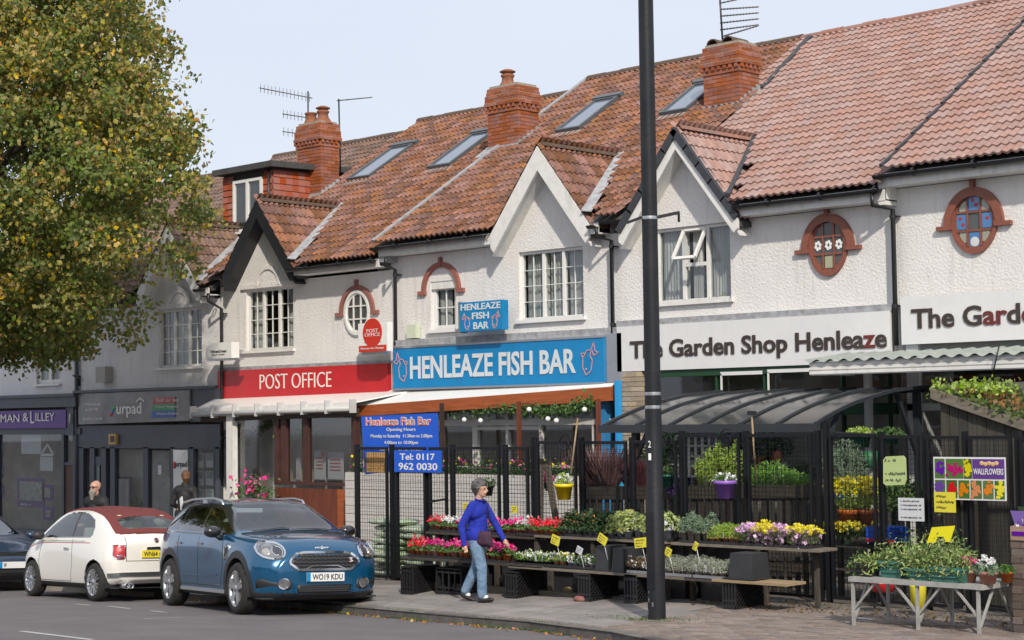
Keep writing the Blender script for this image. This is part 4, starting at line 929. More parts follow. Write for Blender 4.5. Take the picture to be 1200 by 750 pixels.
for pre, s, m_ in (('', 'The', letter_dark), ('The ', 'Garden', letter_dark), ('The Garden ', 'Shop', letter_dark), ('The Garden Shop ', 'Henlea', letter_dark), ('The Garden Shop Henlea', 'z', letter_red), ('The Garden Shop Henleaz', 'e', letter_dark)): word(s, pre, full, m_, s_)
h = H[5]; b = MB(); b.box(-13.33, 21.84, 3.45, -7.7, 21.9, 4.13); s_ = b.build('fascia_sign', sign_white, h)
x0_ = A(1067, 385, 21.8).x; z0_ = 3.68; full = 'The Garden Shop Henleaze'
for pre, s, m_ in (('', 'The', letter_dark), ('The ', 'G', letter_dark), ('The G', 'ar', letter_red), ('The Gar', 'd', letter_dark), ('The Gard', 'en', letter_red), ('The Garden ', 'Shop', letter_dark), ('The Garden Shop ', 'Henleaze', letter_dark)): word(s, pre, full, m_, s_)
b = MB(); rect(b, 728, 272, 738, 288, 21.9, .1); b.build('alarm_box', white_paint, H[4])

# ---------- front canopy over post office and fish bar
t = thing('shop_canopy', (-24, 21.5, 2.5), 'long white lean-to canopy below the red and blue fascias, orange fascia board at its right', 'canopy')
b = MB(); P0, P1 = A(229, 479, 20.95), A(416, 471, 20.95)
Q0, Q1 = A(418, 475, 21.2), A(716, 452.5, 21.72)
b.cs = False; b.prism([(P0.x, 20.95, P0.z), (P1.x, 20.95, P1.z), (P1.x+.55, 21.98, 3.02), (-30.0, 21.98, 2.96)], (0, 0, -.022)); b.prism([Q0, Q1, (Q1.x, 21.79, 3.022), (Q0.x-.1, 21.98, 3.022)], (0, 0, -.022)); b.build('roof_sheet', white_clean, t)
b = MB(); b.prism([(P0.x, 20.93, P0.z-.0), (P1.x, 20.93, P1.z), (P1.x, 20.93, P1.z-.07), (P0.x, 20.93, P0.z-.07)][::-1], (0, .05, 0)); b.build('edge_board', white_paint, t)
b = MB(); b.tube([P0+Vector((-.05, -.07, -.12)), P1+Vector((0, -.07, -.12))], .05, 10)
for k in range(8): p = P0.lerp(P1, k/7.); b.box(p.x-.015, p.y-.13, p.z-.2, p.x+.015, p.y+.02, p.z+.05)
b.build('gutter', M('pvc_grey', (.5, .5, .5), .35, dirt=.3), t)
b = MB(); b.prism([P0+Vector((.1, .05, -.12)), P1+Vector((0, .05, -.12)), P1+Vector((0, .05, -.27)), P0+Vector((.1, .05, -.27))][::-1], (0, .06, 0)); b.build('beam', M('dark_brown_wood', (.05, .03, .02), .7, var=.3), t)
b = MB(); quad_board(b, (418, 475.5), (716, 453), (716, 469.5), (418, 488), 21.2, .06)
W0, W1, W2, W3 = A(418, 475.5, 21.2), A(716, 453, 21.7), A(716, 469.5, 21.7), A(418, 488, 21.2); b = MB(); b.prism([W3, W2, W1, W0], (0, .06, 0)); b.build('fascia_board', orange_wood, t)
b = MB(); a, c = A(265, 488, 20.95), A(272.5, 488, 20.95); b.box(a.x, 20.95, base_z(-28), c.x, 21.07, 2.6); b.build('post', white_paint, t)
for px_, m_ in ((605, red_wood), (698, red_wood), (515, MATS['dark_brown_wood'])): b = MB(); a = A(px_, 480, 21.25); b.box(a.x, 21.25, base_z(a.x), a.x+.06, 21.31, 2.75); b.build('post', m_, t)
# post office enclosure under the canopy
t = thing('post_office_enclosure', (-26.5, 21.1, base_z(-26)), 'timber and clear sheet enclosure in front of the post office, red boarded below', 'enclosure')
b = MB(); 
for a_, c_ in ((321, 327), (329, 335.5), (355, 361), (413, 417.5)): rect(b, a_, 488, c_, 568, 21.05, .1)
rect(b, 321, 564, 417, 570, 21.03, .12); b.build('post', M('dark_red_frame', (.075, .028, .022), .6, var=.3), t)
x0, x1, xm = A(322, 570, 21.05).x, A(416, 570, 21.05).x, A(386, 570, 21.05).x; g2 = base_z(-25)-.05; zt = A(322, 570, 21.05).z
n_ = 9
for i in range(n_):
    a = x0+(x1-x0)*i/n_; c = x0+(x1-x0)*(i+1)/n_; b = MB(); b.cr = random.random(); b.box(a+.004, 21.06+.004*(i % 2), g2, c-.004, 21.1, zt-.02); b.build('plank', orange_wood if a > xm-.05 else red_wood, t)
clr = glass_mat('clear_sheet', (.85, .86, .86), .09, .05)
b = MB(); rect(b, 275, 490, 320, 640, 21.1, .006); rect(b, 362, 490, 412, 564, 21.1, .006); rect(b, 336, 490, 354, 564, 21.1, .006); b.build('clear_sheet', clr, t)
b = MB(); b.box(-28.4, 21.9, g2, -24.46, 21.93, 2.9); b.build('back_wall', M('po_back', (.30, .29, .28), .9, c2=(.5, .49, .46), vscale=1.2), H[2])
b = MB()
for k in range(5): rect(b, 336, 491+k*4, 412, 494+k*4, 21.7, .022)
b.build('roller_shutter', M('shutter_cream', (.45, .40, .30), .7), t)
b = MB(); rect(b, 336, 511, 341, 566, 21.75, .05); rect(b, 352, 511, 356, 566, 21.75, .05); rect(b, 361, 511, 366, 566, 21.75, .05); b.build('door_frame', M('pale_frame', (.4, .33, .22), .6), t)
for x_, y_, X1, Y1 in ((368, 528, 381, 562), (384, 530, 402, 562), (347, 536, 352, 562)):
    b = MB(); rect(b, x_, y_, X1, Y1, 21.6, .02); p = b.build('poster', card_white, t)
    b = MB()
    for k in range(4): rect(b, x_+2.5, y_+8+k*4, X1-3, y_+9.5+k*4, 21.59, .008)
    b.build('poster_print', M('print_red', (.5, .12, .12), .6), p)
b = MB(); b.ball(A(378, 532, 21.58), (.06, .01, .06)); b.build('red_dot', MATS['print_red'], p)
# trailing ivy garland and festoon lamps
def garland(name, label, pts, n, leaf=.07, m_=leaf_green, sp=.07, cat='garland'):
    P = []
    for i in range(n):
        k = random.random()*(len(pts)-1); j = int(k); p = pts[j].lerp(pts[j+1], k-j); P.append((p.x+random.gauss(0, sp), p.y+random.gauss(0, sp*.6), p.z+random.gauss(0, sp*.8)))
    b = MB(); b.leaves(np.array(P), leaf, .7, .3); o = b.build(name, m_); return tag(o, label, cat)
garland('ivy_garland', 'bright ivy garland strung behind the post office clear sheet', [A(325, 512, 21.3), A(345, 511, 21.3), A(352, 502, 21.3), A(372, 503, 21.3)], 420, m_=leaf_lime)
garland('ivy_garland', 'dark trailing foliage beside the white canopy post', [A(278, 495, 21.4), A(285, 520, 21.4), A(310, 500, 21.4), A(318, 495, 21.4)], 300, m_=leaf_green)
garland('ivy_garland', 'leafy garland hanging under the orange fascia board at its right end', [A(600, 478, 21.5), A(640, 483, 21.5), A(672, 480, 21.5), A(694, 470, 21.5)], 700, m_=leaf_green)
garland('ivy_garland', 'leafy garland under the middle of the orange fascia board', [A(520, 480, 21.5), A(560, 482, 21.5), A(600, 476, 21.5)], 260, m_=leaf_green)
t = thing('festoon_lights', A(600, 480, 21.4), 'string of round white bulbs hung under the fish bar canopy', 'string lights')
b = MB(); pp = [(528, 480), (544, 491), (562, 492), (600, 480), (620, 478), (642, 490), (652, 492), (684, 480)]; b.tube([A(x, y-6, 21.42) for x, y in pp], .006, 5); b.build('cable', black_plastic, t)
for x, y in ((544, 492), (563, 493), (620, 480), (642, 491), (652, 493), (685, 480)):
    b = MB(); b.ball(A(x, y, 21.42), .045); b.build('bulb', white_clean, t)
# fish bar shopfront
h = H[3]; g3 = base_z(-21)
fr = M('shop_frame_grey', (.62, .60, .56), .5, var=.15)
b = MB(); Yf = 21.93
for a_, c_ in ((516, 520), (553, 561), (592, 597.5), (631, 636), (693, 697)): rect(b, a_, 470, c_, 640, Yf, .08)
rect(b, 480, 493, 716, 497.5, Yf-.003, .086); rect(b, 556, 500, 634, 503.5, Yf-.003, .084); rect(b, 480, 545, 556, 549, Yf-.003, .086); rect(b, 634, 545, 716, 549, Yf-.003, .086); b.build('shopfront_frame', fr, h)
b = MB(); b.box(-24.4, 21.99, g3, -19.0, 22.0, 3.0); b.build('shop_window', glass, h)
b = MB(); b.box(-24.4, 23.3, g3, -19.0, 23.35, 3.0); b.build('room', room_wall, h)
b = MB(); b.box(-19.16, 21.8, g3, -18.98, 22.0, 3.0); b.build('pier', M('pier_blue', (.03, .2, .42), .5), h)
t = thing('low_wall', (-21.5, 20.6, base_z(-21)), 'white painted low wall with planting on top in the fish bar forecourt', 'wall')
zt = A(560, 556, 20.6).z; brick_box(t, -24.2, -18.6, 20.6, 20.75, base_z(-22)-.1, zt, M('forecourt_white', (.60, .57, .54), .85, var=.25, vscale=5, rnd=.05, dirt=.3), faces='fr', course=.15, blen=.44, name='block')
b = MB(); P = np.stack([rs.uniform(-24.1, -18.6, 2600), rs.normal(20.75, .08, 2600), zt+np.abs(rs.normal(0, .09, 2600))], 1); b.leaves(P, .06); b.leaves(P[:90]+[0, -.05, .1], .06, .8, mi=1); b.leaves(P[200:260]+[0, -.05, .12], .06, .8, mi=2); b.build('planting', [leaf_dark, fl_pink, fl_yellow], t)
# garden shop front under its sign
h = H[4]; g4 = base_z(-15)
brick_box(h, -18.62, -18.2, 21.82, 22.1, g4, 3.2, brick_cream, faces='fr', course=.08)
b = MB(); rect(b, 720, 446, 727, 640, 21.7, .1); b.build('blue_post', M('bright_blue', (.02, .3, .68), .5), h)
gf = M('green_frame', (.012, .055, .022), .5)
b = MB(); b.box(-18.15, 21.88, 3.1, -13.5, 22.0, 3.21); b.box(-18.15, 21.9, 2.45, -13.5, 22.0, 2.62)
for x_ in (741, 838, 894, 985, 1040): rect(b, x_, 434, x_+6, 640, 21.9, .1)
b.build('shopfront_frame', gf, h)
b = MB(); rect(b, 745, 436, 749, 462, 21.87, .022); rect(b, 844, 438, 846, 462, 21.87, .022); rect(b, 844, 436, 893, 438.5, 21.87, .022); rect(b, 899, 436, 901, 460, 21.87, .022); rect(b, 899, 433, 948, 435.5, 21.87, .022); b.build('white_beading', sign_white, h)
b = MB(); b.box(-18.15, 21.96, g4, -13.5, 21.97, 3.1); b.build('shop_window', glass, h)
b = MB(); b.box(-18.15, 23.4, g4, -13.5, 23.45, 3.15); b.build('room', room_wall, h)
brick_box(h, -18.1, -16.2, 21.8, 21.88, g4, 1.7, brick_brown, faces='f', course=.075)
h = H[5]; g5 = base_z(-12)
b = MB(); b.box(-13.3, 21.9, g5, -13.1, 22, 3.45); b.box(-11.0, 21.9, g5, -10.85, 22, 3.45); b.box(-13.3, 21.9, 2.5, -7.7, 22, 2.6); b.build('shopfront_frame', sign_white, h); b = MB(); b.box(-13.4, 21.97, g5, -7.7, 21.98, 3.45); b.build('shop_window', glass, h); b = MB(); b.box(-13.4, 23.4, g5, -7.7, 23.45, 3.5); b.build('room', dark_room, h)
# corrugated white canopy at the right
t = thing('corrugated_canopy', (-11, 20.6, g5), 'white canopy with a grey green corrugated roof at the right edge', 'canopy')
YC = 20.7; x0 = A(949, 420, YC).x; zc = A(949, 440, YC).z
bt = MB(); x1 = x0+6; bt.box(x0, YC, zc, x1, YC+.03, zc+.19)
for k in range(3): bt.box(x0-.004, YC-.015, zc+.015+k*.06, x1, YC, zc+.055+k*.06)
bt.box(x0, YC+.03, zc, x0+.03, 21.8, zc+.18); bt.build('fascia_board', white_paint, t)
cs = MB(); V = []; n = 240; cs.cs = True
for y, z in ((YC-.08, zc+.2), (21.8, zc+.33)):
    for i in range(n+1): V.append((x0-.06+6*i/n, y, z+.022*math.cos(i*2*math.pi/9)))
cs.add(V, [(i, i+1, n+2+i, n+1+i) for i in range(n)]); o = cs.build('corrugated_sheet', M('sheet_greygreen', (.33, .37, .34), .55, var=.25, vscale=5, dirt=.3), t)
b = MB(); xp = A(1012, 450, 21.72).x; b.box(xp, 21.72, g5, xp+.1, 21.8, zc+.1); b.build('post', white_paint, t)
b = MB(); b.tube([A(1171, 405, YC-.05), A(1168, 418, YC-.1), A(1163, 440, YC-.05)], .01, 6); b.build('cable', black_plastic, t)
# smoked curved canopy (carport)
t = thing('carport_canopy', (-14.5, 19.5, .22), 'dark curved carport canopy of smoked sheets in front of the garden shop', 'canopy')
prof = [AX(x, y, -12.6) for x, y in ((955, 497), (965, 490), (1000, 472), (1045, 458), (1088, 453))]; prof = [(p.y, p.z) for p in prof]
XL = -16.15; nx = 6
yy = lin(prof[0][0], prof[-1][0], 13); zz = [float(np.interp(y, [p[0] for p in prof], [p[1] for p in prof])) for y in yy]
zz = [zz[0]]+[(zz[i-1]+2*zz[i]+zz[i+1])/4 for i in range(1, 12)]+[zz[-1]]
for k in range(nx):
    xa, xb = XL+(-12.6-XL)*k/nx, XL+(-12.6-XL)*(k+1)/nx; b = MB(); b.cs = True; b.add([(x, y, z) for y, z in zip(yy, zz) for x in (xa+.015, xb-.015)], [(2*i, 2*i+1, 2*i+3, 2*i+2) for i in range(12)]); b.build('sheet', polyc, t)
rib = M('dark_alu', (.03, .035, .042), .4, var=.1)
for k in range(nx+1):
    x = XL+(-12.6-XL)*k/nx; b = MB(); 
    for i in range(12): b.bar((x, yy[i], zz[i]+.004), (x, yy[i+1], zz[i+1]+.004), .035, .045)
    b.build('rib', rib, t)
b = MB(); b.box(XL-.05, yy[0]-.07, zz[0]-.1, -12.53, yy[0]+.02, zz[0]+.01); b.build('front_gutter', rib, t); b = MB(); b.box(XL, yy[-1], zz[-1]-.08, -12.55, yy[-1]+.06, zz[-1]); b.build('back_rail', rib, t)
for x, y in ((XL+.25, yy[0]+.3), (-12.8, yy[0]+.3), (XL+.25, yy[-1]-.1), (-12.8, yy[-1]-.1)):
    b = MB(); b.box(x, y, .2, x+.09, y+.09, float(np.interp(y, yy, zz))-.02); b.bar((x+.04, y+.04, 1.85), (x+.04, y+.5 if y < 20 else y-.5, float(np.interp(y+.4 if y < 20 else y-.4, yy, zz))-.022), .05); b.build('post', rib, t)
# planked shed with an ivy covered roof
t = thing('garden_shed', (-10.2, 18.4, .22), 'dark planked shed with ivy growing over its roof, behind the right fence', 'shed')
ap = A(1103, 457, 18.3); rt = A(1200, 491, 18.3); sl = (rt.z-ap.z)/(rt.x-ap.x); ax_ = ap.x+.0
k = 26; w_ = .118
for i in range(k):
    x = ax_-.02+i*w_; zt_ = ap.z+sl*(x-ap.x)-.08
    b = MB(); b.cr = random.random(); b.prism([(x+.004, 18.3+.006*(i % 2), .25), (x+w_-.004, 18.3+.006*(i % 2), .25), (x+w_-.004, 18.3+.006*(i % 2), zt_+sl*w_), (x+.004, 18.3+.006*(i % 2), zt_)], (0, .02, 0)); b.build('plank', dark_wood, t)
b = MB(); b.prism([(ax_-.1, 18.22, ap.z-.1), (ax_+3, 18.22, ap.z+sl*3-.1), (ax_+3, 18.22, ap.z+sl*3+.02), (ax_-.1, 18.22, ap.z+.022)], (0, .05, 0)); b.build('eaves_board', grey_wood, t)
b = MB(); b.prism([(ax_-.1, 18.24, ap.z-.022), (ax_+3, 18.24, ap.z+sl*3-.022), (ax_+3, 18.24, ap.z+sl*3), (ax_-.1, 18.24, ap.z)], (0, 2.4, .12)); b.box(ax_, 18.35, .2, ax_+.03, 20.6, ap.z-.1); b.build('roof', felt, t)
def cloud_pts(n, f): return np.array([f() for _ in range(n)])
def ivyp():
    u = random.random(); x = ax_-.08+u**.9*2.6; v = random.random()*1.6; z = ap.z+sl*max(0, x-ap.x)+v*.05+abs(random.gauss(0, .05))-.04+(.10 if x > ax_+1.0 else .022)*max(0, math.sin(x*2.2+1.4))*random.random()+.0; return (x, 18.2+v, z)
b = MB(); b.leaves(cloud_pts(4200, ivyp), .06, .8, .4); b.leaves(cloud_pts(420, lambda: (lambda X, V: (X, 18.25+V, ap.z+sl*(X-ap.x)+V*.05+.06+abs(random.gauss(0, .03))))(ax_+random.uniform(.2, 1.6), random.random()*.9)), .06, .7, .4, 1); b.build('ivy', [leafm('ivy_green', (.085, .12, .035)), leafm('dead_leaf', (.2, .10, .04))], t)
b = MB(); b.leaves(cloud_pts(700, lambda: (ap.x+random.uniform(-.22, .6), 18.3+random.random()*.8, random.gauss(ap.z-.0, .05))), .06, .8, .4); b.build('ivy', leaf_lime, t)
# TV aerials on the chimneys
def aerial(label, base, top, beams):
    t = thing('tv_aerial', base, label, 'aerial'); b = MB(); b.tube([base, top], .018, 6); b.build('mast', black_paint, t)
    for a, c, n, hh in beams:
        b = MB(); b.tube([a, c], .013, 5)
        for i in range(n): p = a.lerp(c, (i+.3)/n); b.tube([p-hh, p+hh], .006, 4)
        b.build('antenna', alu if False else M('aerial_grey', (.12, .12, .125), .5), t)
    return t
Y0 = 25.1; aerial('comb shaped TV aerials fixed to the left chimney', A(361, 170, Y0), A(361, 107, Y0), [(A(304, 103, Y0-.6), A(366, 115, Y0), 14, Z_*.1), (A(331, 133.5, Y0-.3), A(361, 138, Y0), 7, Z_*.1), (A(331, 154, Y0-.3), A(346, 156, Y0), 3, Z_*.1)])
aerial('tall mast with one bare angled aerial right of the left chimney', A(399, 203, 25.3), A(397, 116, 25.3), [(A(395, 118, 25.3), A(436, 114, 25.3), 1, Z_*.022)])
Y0 = 25.5; aerial('ladder shaped TV aerial above the right chimney', A(847, 52, Y0), A(843, 0, Y0)+Z_*.3, [(A(846, 43, Y0), A(889, 30, Y0-.2), 12, Vector((.0, .0, .022))), (A(843, 4, Y0), A(870, -2, Y0), 6, Z_*.02)]+[(A(844, 11+k*8, Y0), A(889, 8+k*8-k*1.0, Y0), 12, Vector((0, 0, .02))) for k in range(4)])

t = thing('flower_planter', A(298, 585, 20.8), 'planter of pink flowers behind the clear sheet by the white canopy post', 'planter'); c = A(298, 578, 20.75)
b = MB(); b.box(c.x-.45, 20.65, base_z(c.x), c.x+.45, 20.9, c.z-.12); b.build('box', MATS['dark_brown_wood'], t); b = MB(); P = rs.normal(size=(380, 3))*[.26, .08, .13]+np.array(c)+[0, 0, .05]; b.leaves(P, .07); b.leaves(P[:36]+[0, -.05, .05], .09, .9, 0, 1); b.build('flowers', [leaf_green, fl_pink], t)
# ================================================================ MESH FENCE
FEN = 17.6
t = thing('mesh_fence', (-15, FEN, .2), 'black steel mesh security fence along the shop forecourts', 'fence')
segs = [(-20.39, -19.70, 2.06, .22), (-19.52, -18.86, 2.06, .22), (-18.78, -18.40, 2.06, .22), (-18.28, -17.32, 2.07, .2), (-17.20, -16.76, 2.07, .2), (-16.60, -15.86, 2.15, .2), (-15.75, -14.96, 2.15, .2), (-14.86, -14.12, 2.16, .2), (-14.0, -13.11, 2.24, .2), (-12.99, -12.03, 2.24, .24), (-11.78, -11.14, 2.24, .24), (-11.06, -10.56, 2.22, .26), (-10.46, -10.06, 2.21, .26), (-9.93, -9.40, 2.21, .26), (-9.30, -8.2, 2.2, .26)]
for x0, x1, zt, zb in segs:
    zb = base_z(x0)+.05; b = MB(); w = .035
    b.box(x0, FEN, zb, x0+w, FEN+w, zt); b.box(x1-w, FEN, zb, x1, FEN+w, zt); b.box(x0+w, FEN, zt-w*1.2, x1-w, FEN+w, zt); b.box(x0+w, FEN, zb, x1-w, FEN+w, zb+w)
    f_ = b.build('panel_frame', fence_black, t)
    b = MB(); n = max(2, round((x1-x0)/.055)); r = .0021
    for i in range(1, n): x = x0+(x1-x0)*i/n; b.box(x-r, FEN+.012, zb+w, x+r, FEN+.016, zt-w)
    n = round((zt-zb)/.055)
    for i in range(1, n): z = zb+(zt-zb)*i/n; b.box(x0+w, FEN+.0165, z-r, x1-w, FEN+.0205, z+r)
    b.build('wire_mesh', fence_black, f_, kind='stuff')
    if zt > 2.1:
        for q in range(int((x1-x0)/.12)): pass
for x, zt in ((-20.47, 2.1), (-19.66, 2.1), (-19.56, 1.9), (-18.84, 1.95), (-18.34, 2.1), (-17.26, 2.1), (-16.71, 2.2), (-16.66, 2.2), (-15.81, 2.2), (-14.91, 2.2), (-14.07, 2.28), (-13.05, 2.28), (-11.98, 2.28), (-11.86, 2.38), (-11.1, 2.26), (-10.51, 2.26), (-10.0, 2.26), (-9.35, 2.26)):
    b = MB(); b.box(x-.03, FEN+.04, base_z(x), x+.03, FEN+.1, zt); b.build('post', fence_black, t)
# scroll brackets
def scroll(px, py, flip=1):
    b = MB(); c = A(px, py, FEN-.05); pts = []
    for i in range(22): a = i*.42; r = .02+.006*i; pts.append((c.x+flip*(r*math.cos(a)), FEN-.06, c.z-.03+r*math.sin(a)))
    e = Vector(pts[-1]); pts += [(e.x+flip*.1, FEN-.06, e.z-.12), (e.x+flip*.12, FEN-.02, e.z-.25)]; b.tube(pts, .008, 6); b.build('scroll_bracket', fence_black, t)
scroll(780, 515, 1); scroll(852, 512, -1); scroll(663, 518, -1)
# gate latch
b = MB(); b.bar(A(505, 588, FEN-.03), A(522, 585, FEN-.03), .03, .03); b.build('latch', fence_black, t)

# ---------- banners and notices on the fence
def board(name, label, cat, px0, py0, px1, py1, Y, mat, d=.015, pts=None):
    a, c = A(px0, py1, Y), A(px1, py0, Y); t = thing(name, (a.x, Y, a.z), label, cat); b = MB()
    if pts: b.prism([A(x, y, Y) for x, y in pts], (0, d, 0))
    else: b.box(a.x, Y, a.z, c.x, Y+d, c.z)
    p = b.build('board', mat, t); return t, p, a, c
t, p, a, c = board('shop_banner', 'bright blue banner with opening hours and a food photo, behind the left fence', 'banner', 424, 486, 513, 553, 17.78, royal_blue, pts=[(428, 556), (463, 552), (515, 550), (512, 484), (423, 488)])
w, hh = c.x-a.x, c.z-a.z; y = 17.775
b = MB(); text('Henleaze Fish Bar', (a.x+.06*w, y, a.z+.82*hh), X_, Z_, .86*w, .15*hh, .004, .05, b); b.build('title_outline', sign_white, p)
b = MB(); text('Henleaze Fish Bar', (a.x+.065*w, y-.006, a.z+.825*hh), X_, Z_, .85*w, .135*hh, .003, .0, b); b.build('title', M('title_red', (.6, .10, .05), .5), p)
b = MB()
for k, (s, f) in enumerate((('Opening Hours', .38), ('Monday to Saturday  11.30am to 2.00pm', .8), ('4.00pm to 10.00pm', .44), ('Sunday 4.00pm to 10.00pm', .56))): text(s, (a.x+w*(.5-f/2+.03), y, a.z+hh*(.71-.115*k)), X_, Z_, w*f, hh*.075, .003, .01, b)
b.build('lettering', sign_white, p)
b = MB(); rect(b, 429, 530, 451, 554, y, .005); ph = b.build('food_photo', M('chips', (.62, .40, .14), .5, c2=(.45, .2, .07), vscale=16), p)
t, p, a, c = board('telephone_board', 'bright blue board with a white telephone number, tied to the front of the mesh fence', 'sign', 462, 528, 517, 553, 17.56, royal_blue)
w, hh = c.x-a.x, c.z-a.z; b = MB(); text('Tel: 0117', (a.x+.13*w, 17.558, a.z+.56*hh), X_, Z_, .74*w, .3*hh, .004, .015, b); text('962 0030', (a.x+.1*w, 17.558, a.z+.1*hh), X_, Z_, .82*w, .33*hh, .004, .015, b); b.build('lettering', sign_white, p)
t, p, a, c = board('wallflower_sign', 'white bordered colour photo sign of wallflowers on the right fence', 'sign', 1095, 536, 1178, 585, 17.52, sign_white, d=.01)
w, hh = c.x-a.x, c.z-a.z; y = 17.515
b = MB(); b.box(a.x+.55*w, y, a.z+.5*hh, c.x-.012, y+.005, c.z-.02); pp_ = b.build('purple_panel', purple, p); b = MB(); text('WALLFLOWERS', (a.x+.565*w, y-.003, a.z+.6*hh), X_, Z_, .41*w, .14*hh, .002, .015, b); b.build('lettering', sign_white, pp_)
b = MB(); 
for q in range(5): b.ball((a.x+(.68+.05*q)*w, y-.002, a.z+(.86-.02*(q % 2))*hh), (.03, .004, .025), 8, 5)
b.build('gold_scroll', M('gold_print', (.6, .4, .2), .5), pp_)
petal = [((.02, .5, .16, .96), fl_purple), ((.18, .5, .42, .96), fl_hot), ((.43, .5, .54, .96), fl_yellow), ((.02, .04, .16, .46), fl_purple), ((.18, .04, .33, .46), fl_red), ((.35, .04, .50, .46), fl_orange), ((.52, .04, .67, .46), fl_orange), ((.69, .04, .83, .46), fl_orange), ((.85, .04, .98, .46), fl_yellow)]
for (u0, v0, u1, v1), m_ in petal:
    b = MB(); b.box(a.x+u0*w, y, a.z+v0*hh, a.x+u1*w, y+.005, a.z+v1*hh); q = b.build('photo', leaf_green, p)
    b = MB(); cx, cz = a.x+(u0+u1)/2*w, a.z+(v0+v1)/2*hh; P = np.stack([rs.normal(cx, (u1-u0)*w*.2, 26), np.full(26, y-.004), rs.normal(cz, (v1-v0)*hh*.2, 26)], 1); P[:, 0] = np.clip(P[:, 0], a.x+u0*w+.012, a.x+u1*w-.012); P[:, 2] = np.clip(P[:, 2], a.z+v0*hh+.012, a.z+v1*hh-.012)
    for P_ in P: b.lathe([(0, 0), (.02, .001)], tuple(P_), 6, 'y')
    b.build('printed_flower', m_, q)
def handwritten(p, lines, x0, z0, w, hh, y, mat=ink):
    b = MB(); n = len(lines)
    for k, s in enumerate(lines):
        if s: scribble((x0+.1*w, y-.001, z0+hh*(1-(k+1)/(n+.6))), X_, Z_, w*.8*min(1, s/14+.25), hh*.45/n, b)
    b.build('handwriting', mat, p)
t, p, a, c = board('price_board', 'pale green handwritten notice with wavy corners on the right fence', 'notice', 1035, 534, 1062, 569, 17.53, card_green, pts=[(1035, 566), (1038, 569), (1060, 568), (1062, 562), (1061, 537), (1058, 534), (1038, 535), (1035, 539)])
handwritten(p, [4, 0, 11, 8], a.x, a.z, c.x-a.x, c.z-a.z, 17.528)
t, p, a, c = board('price_board', 'white handwritten notice on the right fence below the green one', 'notice', 1053, 584, 1082, 610, 17.53, card_white)
handwritten(p, [9, 17, 12, 0, 13], a.x, a.z, c.x-a.x, c.z-a.z, 17.528)
t, p, a, c = board('price_board', 'yellow handwritten card under the wallflower sign', 'notice', 1095, 577, 1119, 600, 17.5, card_yellow)
handwritten(p, [5, 12, 5], a.x, a.z, c.x-a.x, c.z-a.z, 17.498)

# ================================================================ PLANT BUILDERS (local coordinates, base at z = 0)
def pot(parent, r, h, mat, n=14, rim=True):
    b = MB(); pr = [(r*.72, 0), (r*.94, h*.82)]+([(r*1.04, h*.82), (r*1.05, h)] if rim else [(r, h)])+[(r*.9, h), (r*.85, h*.85)]
    b.lathe([(0, .002)]+pr, (0, 0, 0), n); o = b.build('pot', mat, parent); s = MB(); s.lathe([(r*.86, h*.88), (0, h*.9)], (0, 0, 0), n); s.build('soil', soil, o); return o
def dome(n, c, rx, rz, shell_=.35):
    v = rs.normal(size=(n, 3)); v /= np.linalg.norm(v, axis=1)[:, None]; v[:, 2] = np.abs(v[:, 2])*1.0-.1; k = 1-shell_*rs.uniform(0, 1, n)**2
    return v*np.array([rx, rx, rz])*k[:, None]+np.array(c)
def plant(name, label, cat, group, pr, ph, pmat, lm, n, rx, rz, size, fl=None, nf=0, fs=.03, fz=0, asp=.55, up=.3, stems=0):
    t = thing(name, (0, 0, 0), label, cat, group, local=True); pot(t, pr, ph, pmat) if pr else None
    b = MB(); P = dome(n, (0, 0, ph), rx, rz, .8); b.leaves(P, size, asp, up, nrm=(P-np.array([0, 0, ph-.03]))*4/max(rx, rz)*.35)
    if stems:
        for i in range(stems): a = random.random()*6.28; r_ = rx*random.random(); b.bar((0, 0, ph), (r_*math.cos(a), r_*math.sin(a), ph+rz*random.uniform(.5, .9)), .006)
    b.build('foliage', lm, t)
    if fl:
        fls = fl if isinstance(fl, (list, tuple)) else [fl]; b = MB()
        for k, m_ in enumerate(fls):
            c = dome(max(1, nf//len(fls)), (0, 0, ph+fz), rx*.85, rz, .25)
            for q in c: b.leaves(q+rs.normal(size=(5, 3))*fs*.33, fs, .85, 0, k)
        b.build('flowers', fls, t)
    if pr and name != 'potted_cyclamen': b = MB(); b.obox((pr*.7, -pr*.75, ph+.02), Vector((.012, .006, 0)), Vector((0, 0, .035)), Vector((0, .001, 0))); b.build('plant_label', card_white, t)
    return t
# template plants (the first placed uses the template itself)
K = {}
for nm, m_, cn in (('red', fl_red, 'red'), ('pink', fl_pink, 'bright pink'), ('magenta', fl_hot, 'magenta'), ('white', fl_white, 'white')):
    K['cyc_'+nm] = plant('potted_cyclamen', '', 'potted plant', None, .052, .085, terracotta, leaf_green, 120, .08, .065, .042, m_, 8, .032, .06)
K['pansy_w'] = plant('potted_pansy', '', 'potted plant', None, .045, .07, pot_black, leaf_green, 110, .085, .075, .034, [fl_white, leaf_lime], 9, .03, .01)
K['pansy_y'] = plant('potted_primrose', '', 'potted plant', None, .045, .075, terracotta, leaf_green, 110, .08, .06, .034, [fl_yellow, fl_white], 8, .03, .02)
K['pansy_g'] = plant('potted_bedding_plant', '', 'potted plant', None, .045, .07, pot_silver, leaf_dark, 120, .08, .08, .03, [fl_white, leaf_pale], 8, .026, .01)
K['skimmia'] = plant('potted_shrub', '', 'potted plant', None, .06, .09, pot_grey, leaf_dark, 300, .12, .24, .05, [leaf_rust, fl_orange], 12, .022, .0)
K['euonymus'] = plant('potted_shrub', '', 'potted plant', None, .06, .09, pot_silver, leaf_pale, 300, .13, .26, .045, [fl_yellow, leaf_pale], 8, .03, .0)
